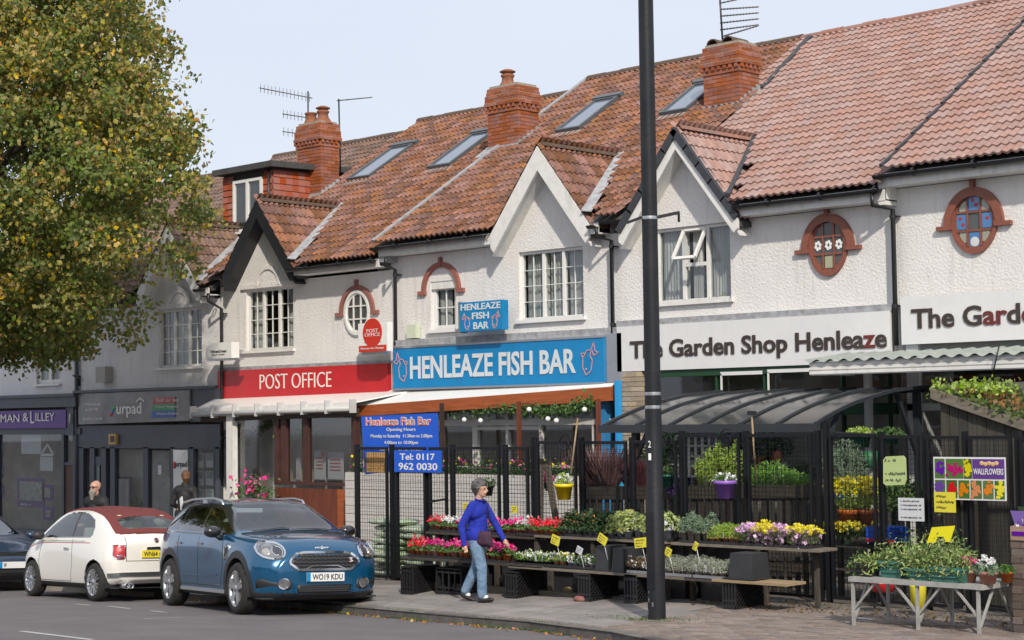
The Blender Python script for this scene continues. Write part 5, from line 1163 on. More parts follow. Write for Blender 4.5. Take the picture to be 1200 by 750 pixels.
K['hebe'] = plant('potted_shrub', '', 'potted plant', None, .055, .13, pot_silver, leaf_pale, 240, .105, .2, .05, [fl_white, leaf_green], 10, .04, .0)
K['sage'] = plant('potted_herb', '', 'potted plant', None, .055, .15, pot_grey, leaf_sage, 260, .09, .2, .045, asp=.35)
K['conifer'] = plant('potted_conifer', '', 'potted plant', None, .045, .08, terracotta, leaf_lime, 300, .075, .17, .035, asp=.25)
K['silver'] = plant('potted_silver_shrub', '', 'potted plant', None, .05, .07, pot_grey, leaf_grey, 320, .10, .14, .035, asp=.2)
K['heather'] = plant('potted_heather', '', 'potted plant', None, .045, .07, pot_black, leaf_bronze, 240, .07, .12, .03, [fl_white], 8, .02, asp=.25)
def bouquet(m1, m2):
    t = thing('wrapped_bouquet', (0, 0, 0), '', 'bouquet', None, local=True); b = MB(); b.lathe([(.035, 0), (.06, .02), (.105, .17), (.12, .2)], (0, 0, 0), 14); b.build('wrapper', cello, t)
    b = MB(); b.leaves(dome(80, (0, 0, .06), .08, .12), .04); b.leaves(rs.normal(size=(40, 3))*[.045, .045, .04]+[0, 0, .1], .045, .9, 0, 1); b.build('stems', [leaf_green, m2], t)
    b = MB(); 
    for q in dome(26, (0, 0, .17), .11, .07, .2): b.leaves(q+rs.normal(size=(7, 3))*.012, .035, .8, 0)
    b.build('flowers', m1, t); return t
cello = glass_mat('cellophane', (.9, .88, .9), .12, .15)
K['bq_lilac'] = bouquet(fl_lilac, fl_lilac); K['bq_yellow'] = bouquet(fl_yellow, fl_lilac)
# ---------- tiered display stand on crates
SY = 16.3
st = thing('plant_stand', (-15, SY+.3, .2), 'low two tier plank staging holding rows of potted plants in front of the mesh fence', 'stand')
def plank(x0, x1, y0, y1, z, m_, th=.03): b = MB(); b.box(x0, y0, z-th, x1, y1, z); b.build('plank', m_, st)
S1, S2 = .93, .56      # upper and lower shelf heights (metres, world)
# lower tier: front row y 16.3..16.62; upper tier y 16.7..17.1
for (x0, x1, y0, z, m_) in ((-17.95, -15.85, 16.75, .90, fence_wood), (-15.85, -13.62, 16.75, .93, grey_wood), (-13.5, -11.35, 16.70, .93, grey_wood), (-17.98, -15.3, SY, .58, fence_wood), (-15.9, -13.0, SY, .56, grey_wood), (-13.6, -12.1, SY+.02, .555, fence_wood), (-12.55, -11.5, SY-.03, .57, pale_wood)):
    plank(x0, x1, y0, y0+.19, z, m_); plank(x0, x1, y0+.2, y0+.39, z, m_)
for x in (-17.8, -16.9, -15.9, -14.9, -13.7, -13.3, -12.4):
    b = MB(); b.box(x, 16.80, .14, x+.06, 16.86, .88); b.box(x, 17.05, .14, x+.06, 17.11, .88); b.build('leg', fence_wood, st)
b = MB(); b.box(-11.62, 17.0, .14, -11.57, 17.05, .9); b.build('leg', fence_wood, st)
b = MB(); b.box(-17.9, 17.2, .14, -12.75, 17.215, .88); b.build('shade_backing', pot_black, st)  # added dark sheet standing in for the shade under the staging
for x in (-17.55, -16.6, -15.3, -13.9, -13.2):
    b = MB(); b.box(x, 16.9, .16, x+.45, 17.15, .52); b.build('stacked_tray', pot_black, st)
# crates on their sides below
def crate(name, label, x, w, y0=SY, dep=.55, z0=None, h=.35, wall=.02):
    g = pav_z(x, min(y0+.1, 17.1))+.02 if z0 is None else z0; t = thing(name, (x, y0, g), label, 'crate', 'black plastic crates propping up the plant stand'); m = black_plastic
    b = MB(); b.box(x, y0, g, x+w, y0+dep, g+.02); b.box(x, y0, g+h-.02, x+w, y0+dep, g+h); b.box(x, y0+dep-.02, g+.02, x+w, y0+dep, g+h-.02); b.box(x, y0+.02, g+.02, x+.015, y0+dep-.02, g+h-.02); b.build('shell', m, t)
    b = MB(); n = 4                                 # louvred end towards the road
    for i in range(n+1): xx = x+(w-.018)*i/n; b.box(xx, y0-.002, g+.03, xx+.018, y0+.02, g+h-.03)
    for z in (g+.02, g+h*.22, g+h*.8): b.box(x, y0, z, x+w, y0+.018, z+.025)
    b.build('slatted_end', m, t)
    b = MB(); X = x+w; yb = y0+dep                 # diagonal lattice cheek
    k = 9
    for i in range(-k, k):
        for s_ in (1, -1):
            a0 = y0+dep*i/k; P = []
            for z in (g+.02, g+h-.02):
                P.append((a0+(z-g)*1.0 if s_ > 0 else a0+dep-(z-g)*1.0, z))
            (ya, za), (yb_, zb) = P
            # clip to the cheek
            def cl(ya, za, yb_, zb):
                lo, hi = y0, y0+dep; d = yb_-ya
                if abs(d) < 1e-6: return None
                t0, t1 = sorted(((lo-ya)/d, (hi-ya)/d)); t0, t1 = max(0, t0), min(1, t1)
                if t1-t0 < .05: return None
                return (ya+d*t0, za+(zb-za)*t0, ya+d*t1, za+(zb-za)*t1)
            q = cl(ya, za, yb_, zb)
            if q: b.bar((X-.004*(s_ > 0), q[0], q[1]), (X-.004*(s_ > 0), q[2], q[3]), .008, .012, up=(1, 0, 0))
    b.box(X-.012, y0, g, X+.002, y0+.02, g+h); b.box(X-.012, y0+dep-.02, g, X+.002, y0+dep, g+h); b.build('lattice_side', m, t); return t
crate('plastic_crate', 'black crate with a slatted end under the left end of the plant stand', -17.98, .24, dep=.5, h=.38)
crate('plastic_crate', 'large dark crate standing beside the slatted one under the red cyclamen', -17.4, .5, y0=SY+.12, dep=.45, h=.36)
crate('plastic_crate', 'black lattice crate just right of the walking woman', -15.96, .21)
crate('plastic_crate', 'black lattice crate with a broken brick at its foot, halfway along the stand', -14.68, .2)
crate('plastic_crate', 'black crate under the stand just left of the lamp post', -13.92, .2)
crate('plastic_crate', 'black lattice crate at the right end of the plant stand', -12.42, .19)
for x, y, lb in ((-14.74, SY-.03, 'broken red brick at the foot of the halfway crate'), (-15.6, 17.0, 'pale stone lying in the dark below the plant stand')):
    t = thing('loose_stone', (x, y, .2), lb, 'stone'); g = pav_z(x, min(y, 17.1))+.02; b = MB(); b.ball((x+.08, y+.05, g+.03), (.11, .07, .045), 7, 5); b.build('stone', brick_arch if 'red' in lb else pale_wood, t)
def upright_box(x, y, z, w, d, h, label):
    t = thing('upturned_crate', (x, y, z), label, 'crate'); b = MB(); b.add([(x, y, z), (x+w, y, z), (x+w, y+d, z), (x, y+d, z), (x+.02, y+.02, z+h), (x+w-.02, y+.02, z+h), (x+w-.02, y+d-.02, z+h), (x+.02, y+d-.02, z+h)], [(0, 3, 2, 1), (4, 5, 6, 7), (0, 1, 5, 4), (1, 2, 6, 5), (2, 3, 7, 6), (3, 0, 4, 7)])
    b.box(x-.01, y-.01, z, x+w+.01, y+d+.01, z+.02); b.build('body', M('crate_charcoal', (.035, .037, .042), .45, var=.3), t)
upright_box(-14.42, SY+.03, .565, .22, .4, .31, 'upturned charcoal crate on the lower shelf, left of the lamp post')
upright_box(-14.15, SY+.03, .565, .2, .4, .29, 'second upturned charcoal crate on the lower shelf, nearest the lamp post')
upright_box(-12.33, SY+.0, .58, .35, .34, .3, 'upturned charcoal crate on the pale plank at the right end of the stand')
# trays of plants
def tray(x0, x1, y, z, d=.3, m_=pot_black, h=.034):
    t = thing('seed_tray', (x0, y, z), '', 'tray', 'plant trays on the staging'); b = MB(); b.box(x0, y, z, x1, y+d, z+.008)
    for q in ((x0, y, x1, y+.008), (x0, y+d-.008, x1, y+d), (x0, y+.008, x0+.008, y+d-.008), (x1-.008, y+.008, x1, y+d-.008)): b.box(q[0], q[1], z+.008, q[2], q[3], z+h)
    n = int((x1-x0)/.075)
    for i in range(n): xx = x0+(x1-x0)*(i+.5)/n; b.box(xx-.004, y-.006, z, xx+.004, y, z+h+.004)
    b.build('body', m_, t); return t
def row(kinds, x0, x1, y0, z, sp, rows=2, desc='', grp='', tm=pot_black, trays=True, ds=.1, sc=1.):
    n = int(round((x1-x0)/sp)); cnt = {}
    if trays:
        nt = max(1, round((x1-x0)/.52))
        for i in range(nt):
            a, c = x0+(x1-x0)*i/nt, x0+(x1-x0)*(i+1)/nt; tr = tray(a+.01, c-.01, y0-.06, z, .3, tm); tr['label'] = ORD[i+1]+' plant tray from the left under the '+desc; tr['group'] = 'trays under the '+desc
    for r in range(rows):
        for i in range(n):
            f = (i+.5)/n; key, nn, pl = (kinds(f, r) if callable(kinds) else kinds); cnt[(r, nn)] = cnt.get((r, nn), 0)+1
            rn = {2: ('front', 'back'), 3: ('front', 'middle', 'back')}[rows][r]
            copyof(K[key], (x0+(x1-x0)*f+random.uniform(-.012, .012), y0+r*ds+random.uniform(-.012, .012), z+.01), random.uniform(0, 6.28), ORD[cnt[(r, nn)]]+' '+nn+' from the left, '+rn+' row, '+pl, desc, sc*random.uniform(.85, 1.15))
TL_, LL_, LM_, LR_, TM_, TR_ = 'top left shelf', 'lower left shelf', 'lower middle shelf', 'lower right shelf', 'top middle shelf', 'top right shelf'
cy = {'r': ('cyc_red', 'red cyclamen'), 'w': ('cyc_white', 'white cyclamen'), 'm': ('cyc_magenta', 'magenta cyclamen'), 'p': ('cyc_pink', 'pink cyclamen')}
row(lambda f, r: cy['rwmrp'[0 if f < .13 else 1 if f < .34 else 2 if f < .45 else 3 if f < .68 else 4]]+(TL_,), -17.9, -16.2, 16.82, .90, .105, 2, 'cyclamen on the top left shelf')
row(lambda f, r: cy['w' if f < .3 else 'r']+('top shelf right of the woman',), -16.2, -15.42, 16.82, .91, .1, 2, 'cyclamen right of the woman')
row(lambda f, r: cy['r' if f < .2 else 'm' if f < .42 else 'p']+(LL_,), -17.9, -15.95, 16.4, .58, .12, 2, 'cyclamen on the lower left shelf', sc=1.15)
row(('skimmia', 'rusty budded shrub', TM_), -15.42, -14.62, 16.84, .93, .12, 2, 'dark shrubs on the top shelf', ds=.15)
row(('euonymus', 'yellow variegated shrub', TM_), -14.62, -14.2, 16.84, .93, .13, 2, 'variegated shrubs on the top shelf', ds=.15)
row(('hebe', 'cream flowered shrub', TM_), -14.2, -13.6, 16.84, .93, .12, 2, 'cream flowered shrubs by the lamp post', ds=.15)
row(('pansy_w', 'white pansy', LM_), -15.85, -15.3, 16.4, .57, .11, 3, 'white pansies on the lower shelf')
row(lambda f, r: ('pansy_y', 'yellow primrose', LM_) if (int(f*20) % 3) else ('pansy_w', 'white pansy among primroses', LM_), -15.3, -14.95, 16.4, .57, .11, 3, 'primroses on the lower shelf')
row(('pansy_g', 'leafy bedding plant', LM_), -14.95, -14.45, 16.4, .57, .1, 3, 'patterned pots on the lower shelf')
row(('heather', 'bronze heather', 'lower shelf by the lamp post'), -13.92, -13.35, 16.4, .565, .1, 3, 'heathers beside the lamp post', tm=alu)
row(('silver', 'silvery curry plant', LR_), -13.35, -12.4, 16.38, .565, .12, 3, 'silver plants on the lower right shelf', tm=alu, sc=1.1)
row(('sage', 'grey green sage', TR_), -13.42, -12.98, 16.8, .93, .125, 2, 'sage pots on the top right shelf', ds=.14)
row(('conifer', 'feathery lime green plant', TR_), -12.98, -12.5, 16.8, .93, .1, 3, 'lime green plants on the top right shelf')
row(lambda f, r: [('bq_lilac', 'lilac bouquet', TR_), ('bq_yellow', 'yellow bouquet', TR_)][(0, 1, 1, 0, 1, 1)[min(5, int(f*6))]], -12.5, -11.5, 16.8, .93, .165, 2, 'wrapped bouquets on the top right shelf', ds=.15, sc=1.05)
# yellow price cards on sticks
def card(px, py, w, h, tilt, Y, label, mat=card_yellow):
    c = A(px, py, Y); t = thing('price_card', c, label, 'price card', 'yellow price cards among the plants'); u = Vector((math.cos(tilt), 0, math.sin(tilt))); v = Vector((-math.sin(tilt), 0, math.cos(tilt))); b = MB(); b.obox(c, u*w/2, v*h/2, Vector((0, .004, 0))); p = b.build('card', mat, t)
    b = MB(); b.tube([c+Vector((.01, .006, -.02)), c+Vector((.04, .05, -.26))], .004, 5); b.build('stick', sign_white, t)
    b = MB()
    for k in range(3): scribble(c-u*w*.38+v*h*(.18-.28*k)+Vector((0, -.006, 0)), u, v, w*(.7, .55, .4)[k], h*.17, b)
    b.build('handwriting', ink, p)
card(651, 633, .14, .12, -.3, SY-.02, 'yellow price card in front of the dark shrubs'); card(706, 632, .15, .11, -.5, SY-.02, 'tilted yellow price card left of the lamp post'); card(751, 636, .2, .12, .12, SY-.05, 'yellow price card partly behind the lamp post, left side')
card(783, 647, .09, .1, -.4, SY-.02, 'small yellow price card just right of the lamp post'); card(815, 640, .06, .1, -.5, SY-.02, 'thin yellow card seen edge on above the silver plants'); card(603, 597, .1, .1, .0, 17.3, 'yellow card above the red cyclamen right of the woman'); card(547, 593, .16, .09, .05, 17.4, 'yellow card behind the head and shoulder of the woman')
card(679, 645, .1, .09, -.4, SY, 'white plant label among the white pansies', card_white); 
# ---------- hanging pots on the fence
def hangpot(px, py0, py1, w, Y, pm, lm, fl, label, rz=.12, rx=.13):
    c = A(px, py1, Y); top = A(px, py0, Y); h = top.z-c.z; t = thing('hanging_pot', c, label, 'hanging pot'); b = MB(); r = w/2
    b.lathe([(0, 0), (r*.7, 0), (r*.93, h*.8), (r*1.08, h*.8), (r*1.08, h), (r*.92, h), (r*.9, h*.9), (0, h*.88)], c, 18); b.build('pot', pm, t)
    b = MB(); P = dome(150, (c.x, c.y, top.z), rx, rz, .7); b.leaves(P, .045, .6, .3)
    b.build('foliage', lm, t)
    if fl: b = MB(); P = dome(26, (c.x, c.y, top.z+.02), rx*.9, rz*.8, .3); [b.leaves(q+rs.normal(size=(5, 3))*.012, .04, .85, 0) for q in P]; b.build('flowers', fl, t)
    b = MB(); b.tube([(c.x, c.y+r, top.z), (c.x, FEN, top.z+.05)], .006, 5); b.build('hook', fence_black, t); return t
hangpot(661, 567, 585.5, .25, 17.4, yellow_plastic, leaf_lime, fl_white, 'bright yellow pot hanging on the fence', .17, .12); hangpot(850, 563, 584, .27, 17.4, purple_plastic, leaf_green, fl_white, 'purple pot of white flowers hanging on the fence', .1, .15)
hangpot(782, 556, 571, .22, 17.75, darkgreen_plastic, leaf_green, None, 'dark green hanging pot just right of the lamp post', .12, .13); hangpot(572, 569, 581, .17, 17.72, pot_black, leaf_green, None, 'black hanging pot of bright green leaves above the woman', .12, .19)
hangpot(1042, 510, 520, .3, 18.8, darkgreen_plastic, leaf_green, None, 'green hanging basket under the right end of the dark canopy', .12, .2); hangpot(1009, 508, 524, .28, 18.8, darkgreen_plastic, leaf_lime, None, 'green hanging basket left of its twin under the dark canopy', .1, .2)
t = thing('bamboo_cane', A(661, 566, 17.45), 'bamboo cane leaning out of the bright yellow pot', 'cane'); b = MB(); b.tube([A(669, 555, 17.45), A(677, 490, 17.6)], .012, 6); b.build('cane', pale_wood, t)
t = thing('broom', A(885, 560, 17.9), 'upright broom handle with a small dark head behind the fence', 'broom'); b = MB(); b.tube([A(886, 565, 17.9), A(881, 487, 17.9)], .013, 6); b.build('handle', pale_wood, t); b = MB(); a = A(881, 484, 17.9); b.box(a.x-.05, 17.87, a.z-.025, a.x+.05, 17.93, a.z+.025); b.build('head', black_plastic, t)
# ---------- paling fence behind the mesh
t = thing('wooden_paling', (-14, 17.95, .2), 'weathered low wooden paling right behind the mesh fence', 'fence'); YP = 17.95
b = MB(); quad_board(b, (683, 570), (958, 568), (958, 583), (683, 586), YP, .03); b.build('rail', fence_wood, t)
x0, x1 = A(683, 600, YP).x, A(958, 600, YP).x; n = 31
for i in range(n):
    x = x0+(x1-x0)*i/n; b = MB(); b.cr = random.random(); b.box(x, YP+.031, .24, x+.07, YP+.05, 1.52); b.build('pale', fence_wood, t)
for k in range(2): b = MB(); quad_board(b, (868, 640+k*18), (962, 643+k*18), (962, 653+k*18), (868, 650+k*18), 17.8, .03); b.build('rail', fence_wood, t)
t = thing('timber_offcuts', A(635, 590, 17.8), 'two grey boards leaning behind the fence left of the yellow pot', 'boards')
for p_, q_ in (((633, 610), (634, 537)), ((652, 612), (640, 540))): b = MB(); b.bar(A(*p_, 17.85), A(*q_, 17.85), .1, .03, up=(0, 1, 0)); b.build('board', grey_wood, t)
# ---------- larger plants behind the fence
def bush(label, px, py0, py1, w, d, Y, m_, n, size, asp=.5, name='shrub', cat='shrub', grass=False, potm=None, fl=None, potpy=None, mode='dome'):
    c = A(px, py1, Y); top = A(px, py0, Y); h = top.z-c.z; t = thing(name, c, label, cat); b = MB()
    if grass:
        for i in range(n):
            a = random.random()*6.28; r_ = w/2*math.sqrt(random.random()); tip = Vector((c.x+r_*math.cos(a), c.y+d/2*math.sin(a)*random.random(), c.z+h*random.uniform(.55, 1.05))); bs = c+Vector((r_*.35*math.cos(a), 0, 0)); side = Vector((random.gauss(0, 1), random.gauss(0, 1), 0)).normalized()*size
            mid = bs.lerp(tip, .55)+Vector((0, 0, h*.07)); b.cr = random.random(); b.add([bs-side*.5, bs+side*.5, mid+side*.5, mid-side*.5, tip], [(0, 1, 2, 3), (3, 2, 4)])
    else:
        v = rs.normal(size=(n, 3)); v /= np.linalg.norm(v, axis=1)[:, None]; k = rs.uniform(.25, 1, n)**.5; P = v*k[:, None]*[w/2, d/2, h/2]+[c.x, c.y, c.z+h/2]; P[:, 0] += np.sin(P[:, 2]*9)*.02; b.leaves(P, size, asp, .2, nrm=v*.6)
        for i in range(7): b.bar(c, c+Vector((random.uniform(-w, w)*.3, 0, h*.8)), .012)
    b.build('foliage', m_, t)
    if fl:
        P = np.array([[c.x+random.gauss(0, w*.28), c.y-random.random()*d*.45, c.z+h*random.uniform(.55, 1.03)] for _ in range(90)]); b = MB(); [b.leaves(q+rs.normal(size=(4, 3))*.012, .04, .9, 0) for q in P]; b.build('flowers', fl, t)
    if potm:
        z1 = c.z+.03; z0 = A(px, potpy, Y).z; b = MB(); r_ = w*.34; b.lathe([(0, z0), (r_*.75, z0), (r_*.97, z1-.05), (r_*1.06, z1-.05), (r_*1.06, z1), (r_*.9, z1), (0, z1-.01)], (c.x, c.y, 0), 16); b.build('pot', potm, t)
    return t
GS = M('grass_stem', (.12, .06, .06), .6, rnd=.3)
bush('reddish grassy clump behind the fence left of the lamp post', 705, 520, 572, 1.5, .6, 18.15, GS, 420, .022, grass=True, name='grass_clump', cat='plant')
bush('dark red clump half hidden by the lamp post', 745, 535, 572, .9, .5, 18.2, leaf_red, 260, .03, grass=True, name='grass_clump', cat='plant')
for k, (px, y0) in enumerate(((822, 535), (832, 523), (843, 516), (853, 522), (863, 515), (872, 526))):
    o = bush(ORD[k+1]+' lime green conifer from the left behind the purple pot', px, y0, 569, .17, .17, 18.15+.04*(k % 3), leaf_lime, 420, .05, .3, name='conifer', cat='conifer'); o['group'] = 'lime green conifers behind the fence'
for k, (px, y0) in enumerate(((883, 546), (897, 540), (912, 538), (926, 546), (936, 552))):
    o = bush(ORD[k+1]+' feathery bright green plant from the left, right of the conifers', px, y0, 570, .3, .25, 18.15, leafm('leaf_fresh', (.13, .27, .04)), 260, .06, .22, name='feathery_plant', cat='plant'); o['group'] = 'feathery plants behind the fence'
bush('tall grey green olive bush behind the right fence', 992, 514, 576, .62, .5, 18.2, leaf_sage, 1300, .05, .25, name='olive_bush')
YM = 18.0
bush('round green chrysanthemum with yellow buds in a terracotta pot, left of its twin', 995, 560, 600, .4, .38, YM, leaf_lime, 700, .035, .5, potm=terracotta, fl=fl_yellow, potpy=621, name='chrysanthemum', cat='potted plant')
bush('round green chrysanthemum in a terracotta pot beside the blue crate', 1018, 560, 600, .36, .36, YM+.1, leaf_lime, 650, .035, .5, potm=terracotta, fl=fl_yellow, potpy=621, name='chrysanthemum', cat='potted plant')
bush('yellow flowering plant behind the left edge of the right fence', 983, 560, 578, .25, .2, 18.3, leaf_green, 150, .04, fl=fl_yellow, name='flowering_plant', cat='plant'); bush('yellow flowering plant behind the white notice', 1020, 560, 580, .3, .2, 18.4, leaf_green, 150, .04, fl=fl_yellow, name='flowering_plant', cat='plant')
bush('small mixed bedding plants on the low bench behind the right fence', 996, 612, 632, .55, .3, 17.85, leaf_green, 380, .045, fl=fl_yellow, name='bedding_plants', cat='plants')
bush('small pink flowered plant behind the mesh left of the yellow pot', 640, 555, 575, .3, .2, 18.1, leaf_dark, 140, .04, fl=fl_pink, name='flowering_plant', cat='plant')
bush('purple flowered plant right of the green hanging pot', 797, 562, 600, .22, .2, 17.9, leaf_dark, 220, .04, fl=fl_purple, name='flowering_plant', cat='plant')
t = thing('plant_bench', (-11.6, 17.85, .25), 'timber bench behind the right fence carrying terracotta pots', 'bench')
for k, (y0, y1) in enumerate(((621, 625), (640, 645), (668, 672))): b = MB(); a, c = A(973, y0, YM-.25), A(1050, y1, YM-.25); b.box(a.x, YM-.25, c.z, c.x, YM+.35, a.z); b.build('shelf', fence_wood, t)
for x_ in (975, 1012, 1047): b = MB(); a = A(x_, 621, YM); b.box(a.x, YM+.1, .25, a.x+.06, YM+.16, a.z); b.build('leg', fence_wood, t)
t = thing('blue_crate', A(1015, 632, 17.9), 'bright blue plastic crate behind the fence above the table', 'crate'); b = MB(); rect(b, 1014, 617, 1048, 637, 17.72, .3); b.build('body', M('crate_blue', (.01, .07, .42), .4), t); b = MB(); rect(b, 1014, 631, 1048, 636, 17.71, .01); b.build('band', sign_red, t)
# dim clutter inside the garden shop's yard
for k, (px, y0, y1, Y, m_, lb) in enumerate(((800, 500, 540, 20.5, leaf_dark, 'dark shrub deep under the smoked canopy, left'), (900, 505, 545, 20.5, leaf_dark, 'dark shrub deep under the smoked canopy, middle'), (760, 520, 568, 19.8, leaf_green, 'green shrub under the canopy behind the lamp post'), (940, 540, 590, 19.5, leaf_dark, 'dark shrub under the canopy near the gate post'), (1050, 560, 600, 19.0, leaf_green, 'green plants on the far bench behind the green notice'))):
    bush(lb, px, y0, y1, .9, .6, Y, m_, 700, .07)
t = thing('garden_bench_shelf', (-15, 20, .2), 'long dark slatted shelf of stock inside the garden yard', 'shelf')
for k, z in enumerate((.75, 1.25, 1.7)):
    b = MB(); b.box(-17.5, 20.2, z, -12.7, 20.6, z+.03); b.build('shelf', dark_wood, t)
for x in (-17.4, -15.9, -14.3, -12.8): b = MB(); b.box(x, 20.2, .2, x+.05, 20.25, 1.75); b.build('upright', dark_wood, t)
gm = [M('goods_blue', (.02, .06, .25), .5), M('goods_green', (.03, .16, .07), .5), M('goods_white', (.5, .5, .47), .6), M('goods_terracotta', (.35, .11, .05), .8)]
_sc = {}
def STK(g, z): _sc[(g, z)] = _sc.get((g, z), 0)+1; return _sc[(g, z)]
for i in range(34):
    x = -17.3+4.4*(i+random.uniform(.1, .9))/34; z = random.choice((.78, 1.28, 1.73)); r_ = random.uniform(.06, .12); h_ = random.uniform(.12, .3); g = random.randrange(4); t = thing('stock_item', (x, 20.35, z), ORD[i//4*0+STK(g, z)]+' '+['dark blue', 'dark green', 'white', 'terracotta'][g]+' container from the left, '+{.78: 'lowest', 1.28: 'middle', 1.73: 'top'}[z]+' yard shelf', 'container', 'stock on the shelf inside the garden yard: '+str(['blue', 'green', 'white', 'terracotta'][g])); b = MB(); b.lathe([(0, 0), (r_*.8, 0), (r_, h_), (r_*.85, h_), (0, h_*.9)], (x, 20.4, z), 10); b.build('body', gm[g], t)
t = thing('white_trellis', (-17, 19.2, .2), 'white trellis panel behind the fence under the smoked canopy', 'trellis'); b = MB(); a, c = A(790, 512, 19.2), A(838, 560, 19.2)
for i in range(7): x = a.x+(c.x-a.x)*i/6; b.box(x, 19.2, c.z, x+.035, 19.22, a.z)
for i in range(5): z = c.z+(a.z-c.z)*i/4; b.box(a.x, 19.221, z, c.x+.035, 19.235, z+.03)
b.build('lattice', M('trellis_white', (.5, .48, .42), .7), t)
# stack of compost bags behind the left gate
bagm = [M('bag_white', (.74, .75, .72), .45, c2=(.3, .45, .2), vscale=7), M('bag_green', (.2, .38, .1), .45, c2=(.55, .55, .5), vscale=5), M('bag_dark', (.05, .06, .05), .45, c2=(.4, .4, .36), vscale=6)]
for cx in (-20.1, -19.35, -18.7):
    for k in range(9 if cx < -19.5 else 8):
        x, y, z = cx+random.gauss(0, .06), 18.15+random.gauss(0, .05), base_z(-20)+.02+k*.098; n = random.choice((0, 0, 0, 0, 1, 2)); t = thing('compost_bag', (x, y, z), ['white and green', 'green', 'dark'][n]+' compost bag, '+ORD[k+1]+' from the bottom of the '+('left' if cx < -19.5 else 'middle' if cx < -19 else 'right')+' stack', 'bag', 'compost bags stacked behind the gate: '+['white', 'green', 'dark'][n])
        b = MB(); b.cs = True; V = []; nu, nv = 14, 10
        for i in range(nu):
            for j in range(nv):
                u, v = 2*math.pi*j/nv, -1+2*i/(nu-1); e = (1-abs(v)**5)**.5; cy = math.cos(u); sy = math.sin(u); V.append((x+v*.40, y+math.copysign(abs(cy)**.7, cy)*.24*(.8+.2*e), z+.05+math.copysign(abs(sy)**.8, sy)*.055*e+.006*math.sin(v*9+u*3)))
        b.add(V, [(i*nv+j, i*nv+(j+1) % nv, (i+1)*nv+(j+1) % nv, (i+1)*nv+j) for i in range(nu-1) for j in range(nv)]); b.build('sack', bagm[n], t)
# ---------- trestle table with troughs
TY = 15.55; a, c = A(995, 674, TY), A(1150, 688, TY); x0, x1 = a.x, c.x; zt = .78; dep = .72
t = thing('trestle_table', (x0, TY, .23), 'weathered pale grey wooden trestle table carrying green troughs', 'table')
for k in range(4): b = MB(); b.box(x0, TY+dep*k/4+.003, zt-.022, x1, TY+dep*(k+1)/4-.003, zt); b.build('board', table_grey, t)
b = MB(); b.box(x0, TY-.02, zt-.05, x1, TY, zt-.002); b.build('front_rail', table_grey, t); b = MB(); b.box(x1, TY-.02, zt-.052, x1+.02, TY+dep, zt-.004); b.build('end_rail', table_grey, t)
for x in (x0+.02, (x0+x1)/2+.02, x1-.06):
    for y in (TY, TY+dep-.05):
        b = MB(); b.box(x, y, pav_z(x, y)-.01, x+.03, y+.03, zt-.025); b.build('leg', table_grey, t)
    b = MB(); zz = zt-.03
    b.bar((x+.02, TY+.02, zt-.34), (x+.3 if x < x1-.5 else x-.26, TY+.02, zz), .022); b.build('brace', table_grey, t)
    if x0+.3 < x < x1-.3: b = MB(); b.bar((x+.02, TY+.02, zt-.34), (x-.27, TY+.02, zz), .022); b.build('brace', table_grey, t)
    b = MB(); b.bar((x+.022, TY+.03, zt-.42), (x+.022, TY+dep*.45, zz), .022); b.bar((x+.022, TY+dep-.03, zt-.42), (x+.022, TY+dep*.55, zz), .022); b.build('brace', table_grey, t)
def trough(px0, px1, py, Y, h, m_, label, lm=leaf_pale, n=420, hz=.2, over=.06):
    x0_, x1_ = A(px0, py, Y).x, A(px1, py, Y).x; t = thing('planted_trough', (x0_, Y, zt), label, 'trough'); b = MB(); d = .2; z = zt+.002; e = .02
    b.add([(x0_+e, Y+e, z), (x1_-e, Y+e, z), (x1_-e, Y+d-e, z), (x0_+e, Y+d-e, z), (x0_, Y, z+h), (x1_, Y, z+h), (x1_, Y+d, z+h), (x0_, Y+d, z+h)], [(0, 3, 2, 1), (4, 5, 6, 7), (0, 1, 5, 4), (1, 2, 6, 5), (2, 3, 7, 6), (3, 0, 4, 7)])
    b.box(x0_-.012, Y-.012, z+h-.03, x1_+.012, Y+d+.012, z+h)
    for k in (1, 2): b.box(x0_+e*.4, Y+e*.4-.012, z+h*k/3.2, x1_-e*.4, Y+.02, z+h*k/3.2+.012)
    b.build('trough', m_, t); b = MB(); w = x1_-x0_; P = np.stack([rs.uniform(x0_-over, x1_+over, n), rs.uniform(Y-.02, Y+d+.05, n), z+h-.02+np.abs(rs.normal(0, hz*.42, n))], 1); P[:, 2] = np.where(P[:, 1] < Y, z+h-np.abs(rs.normal(0, .05, n)), P[:, 2]); b.leaves(P[::2], .055, .34, .3); b.leaves(P[1::2], .05, .34, .3, 1); b.build('foliage', [lm, leaf_green], t); return t
b = MB()
trough(999, 1021, 677, TY+.05, .14, black_plastic, 'black mesh crate of variegated plants at the left end of the table', n=520, hz=.12)
trough(1030, 1056, 677, TY+.1, .17, green_plastic, 'pale teal trough second from the left on the table', n=800, hz=.2)
trough(1062, 1090, 680, TY+.02, .12, green_plastic, 'low teal trough in the middle of the table spilling leaves', n=900, hz=.2, over=.06)
trough(1088, 1130, 682, TY+.0, .15, green_plastic, 'widest teal trough on the table, below the yellow card', n=1100, hz=.22, over=.03)
trough(1060, 1120, 672, TY+.4, .15, green_plastic, 'teal trough on the far side of the table', n=1300, hz=.32, over=.03)
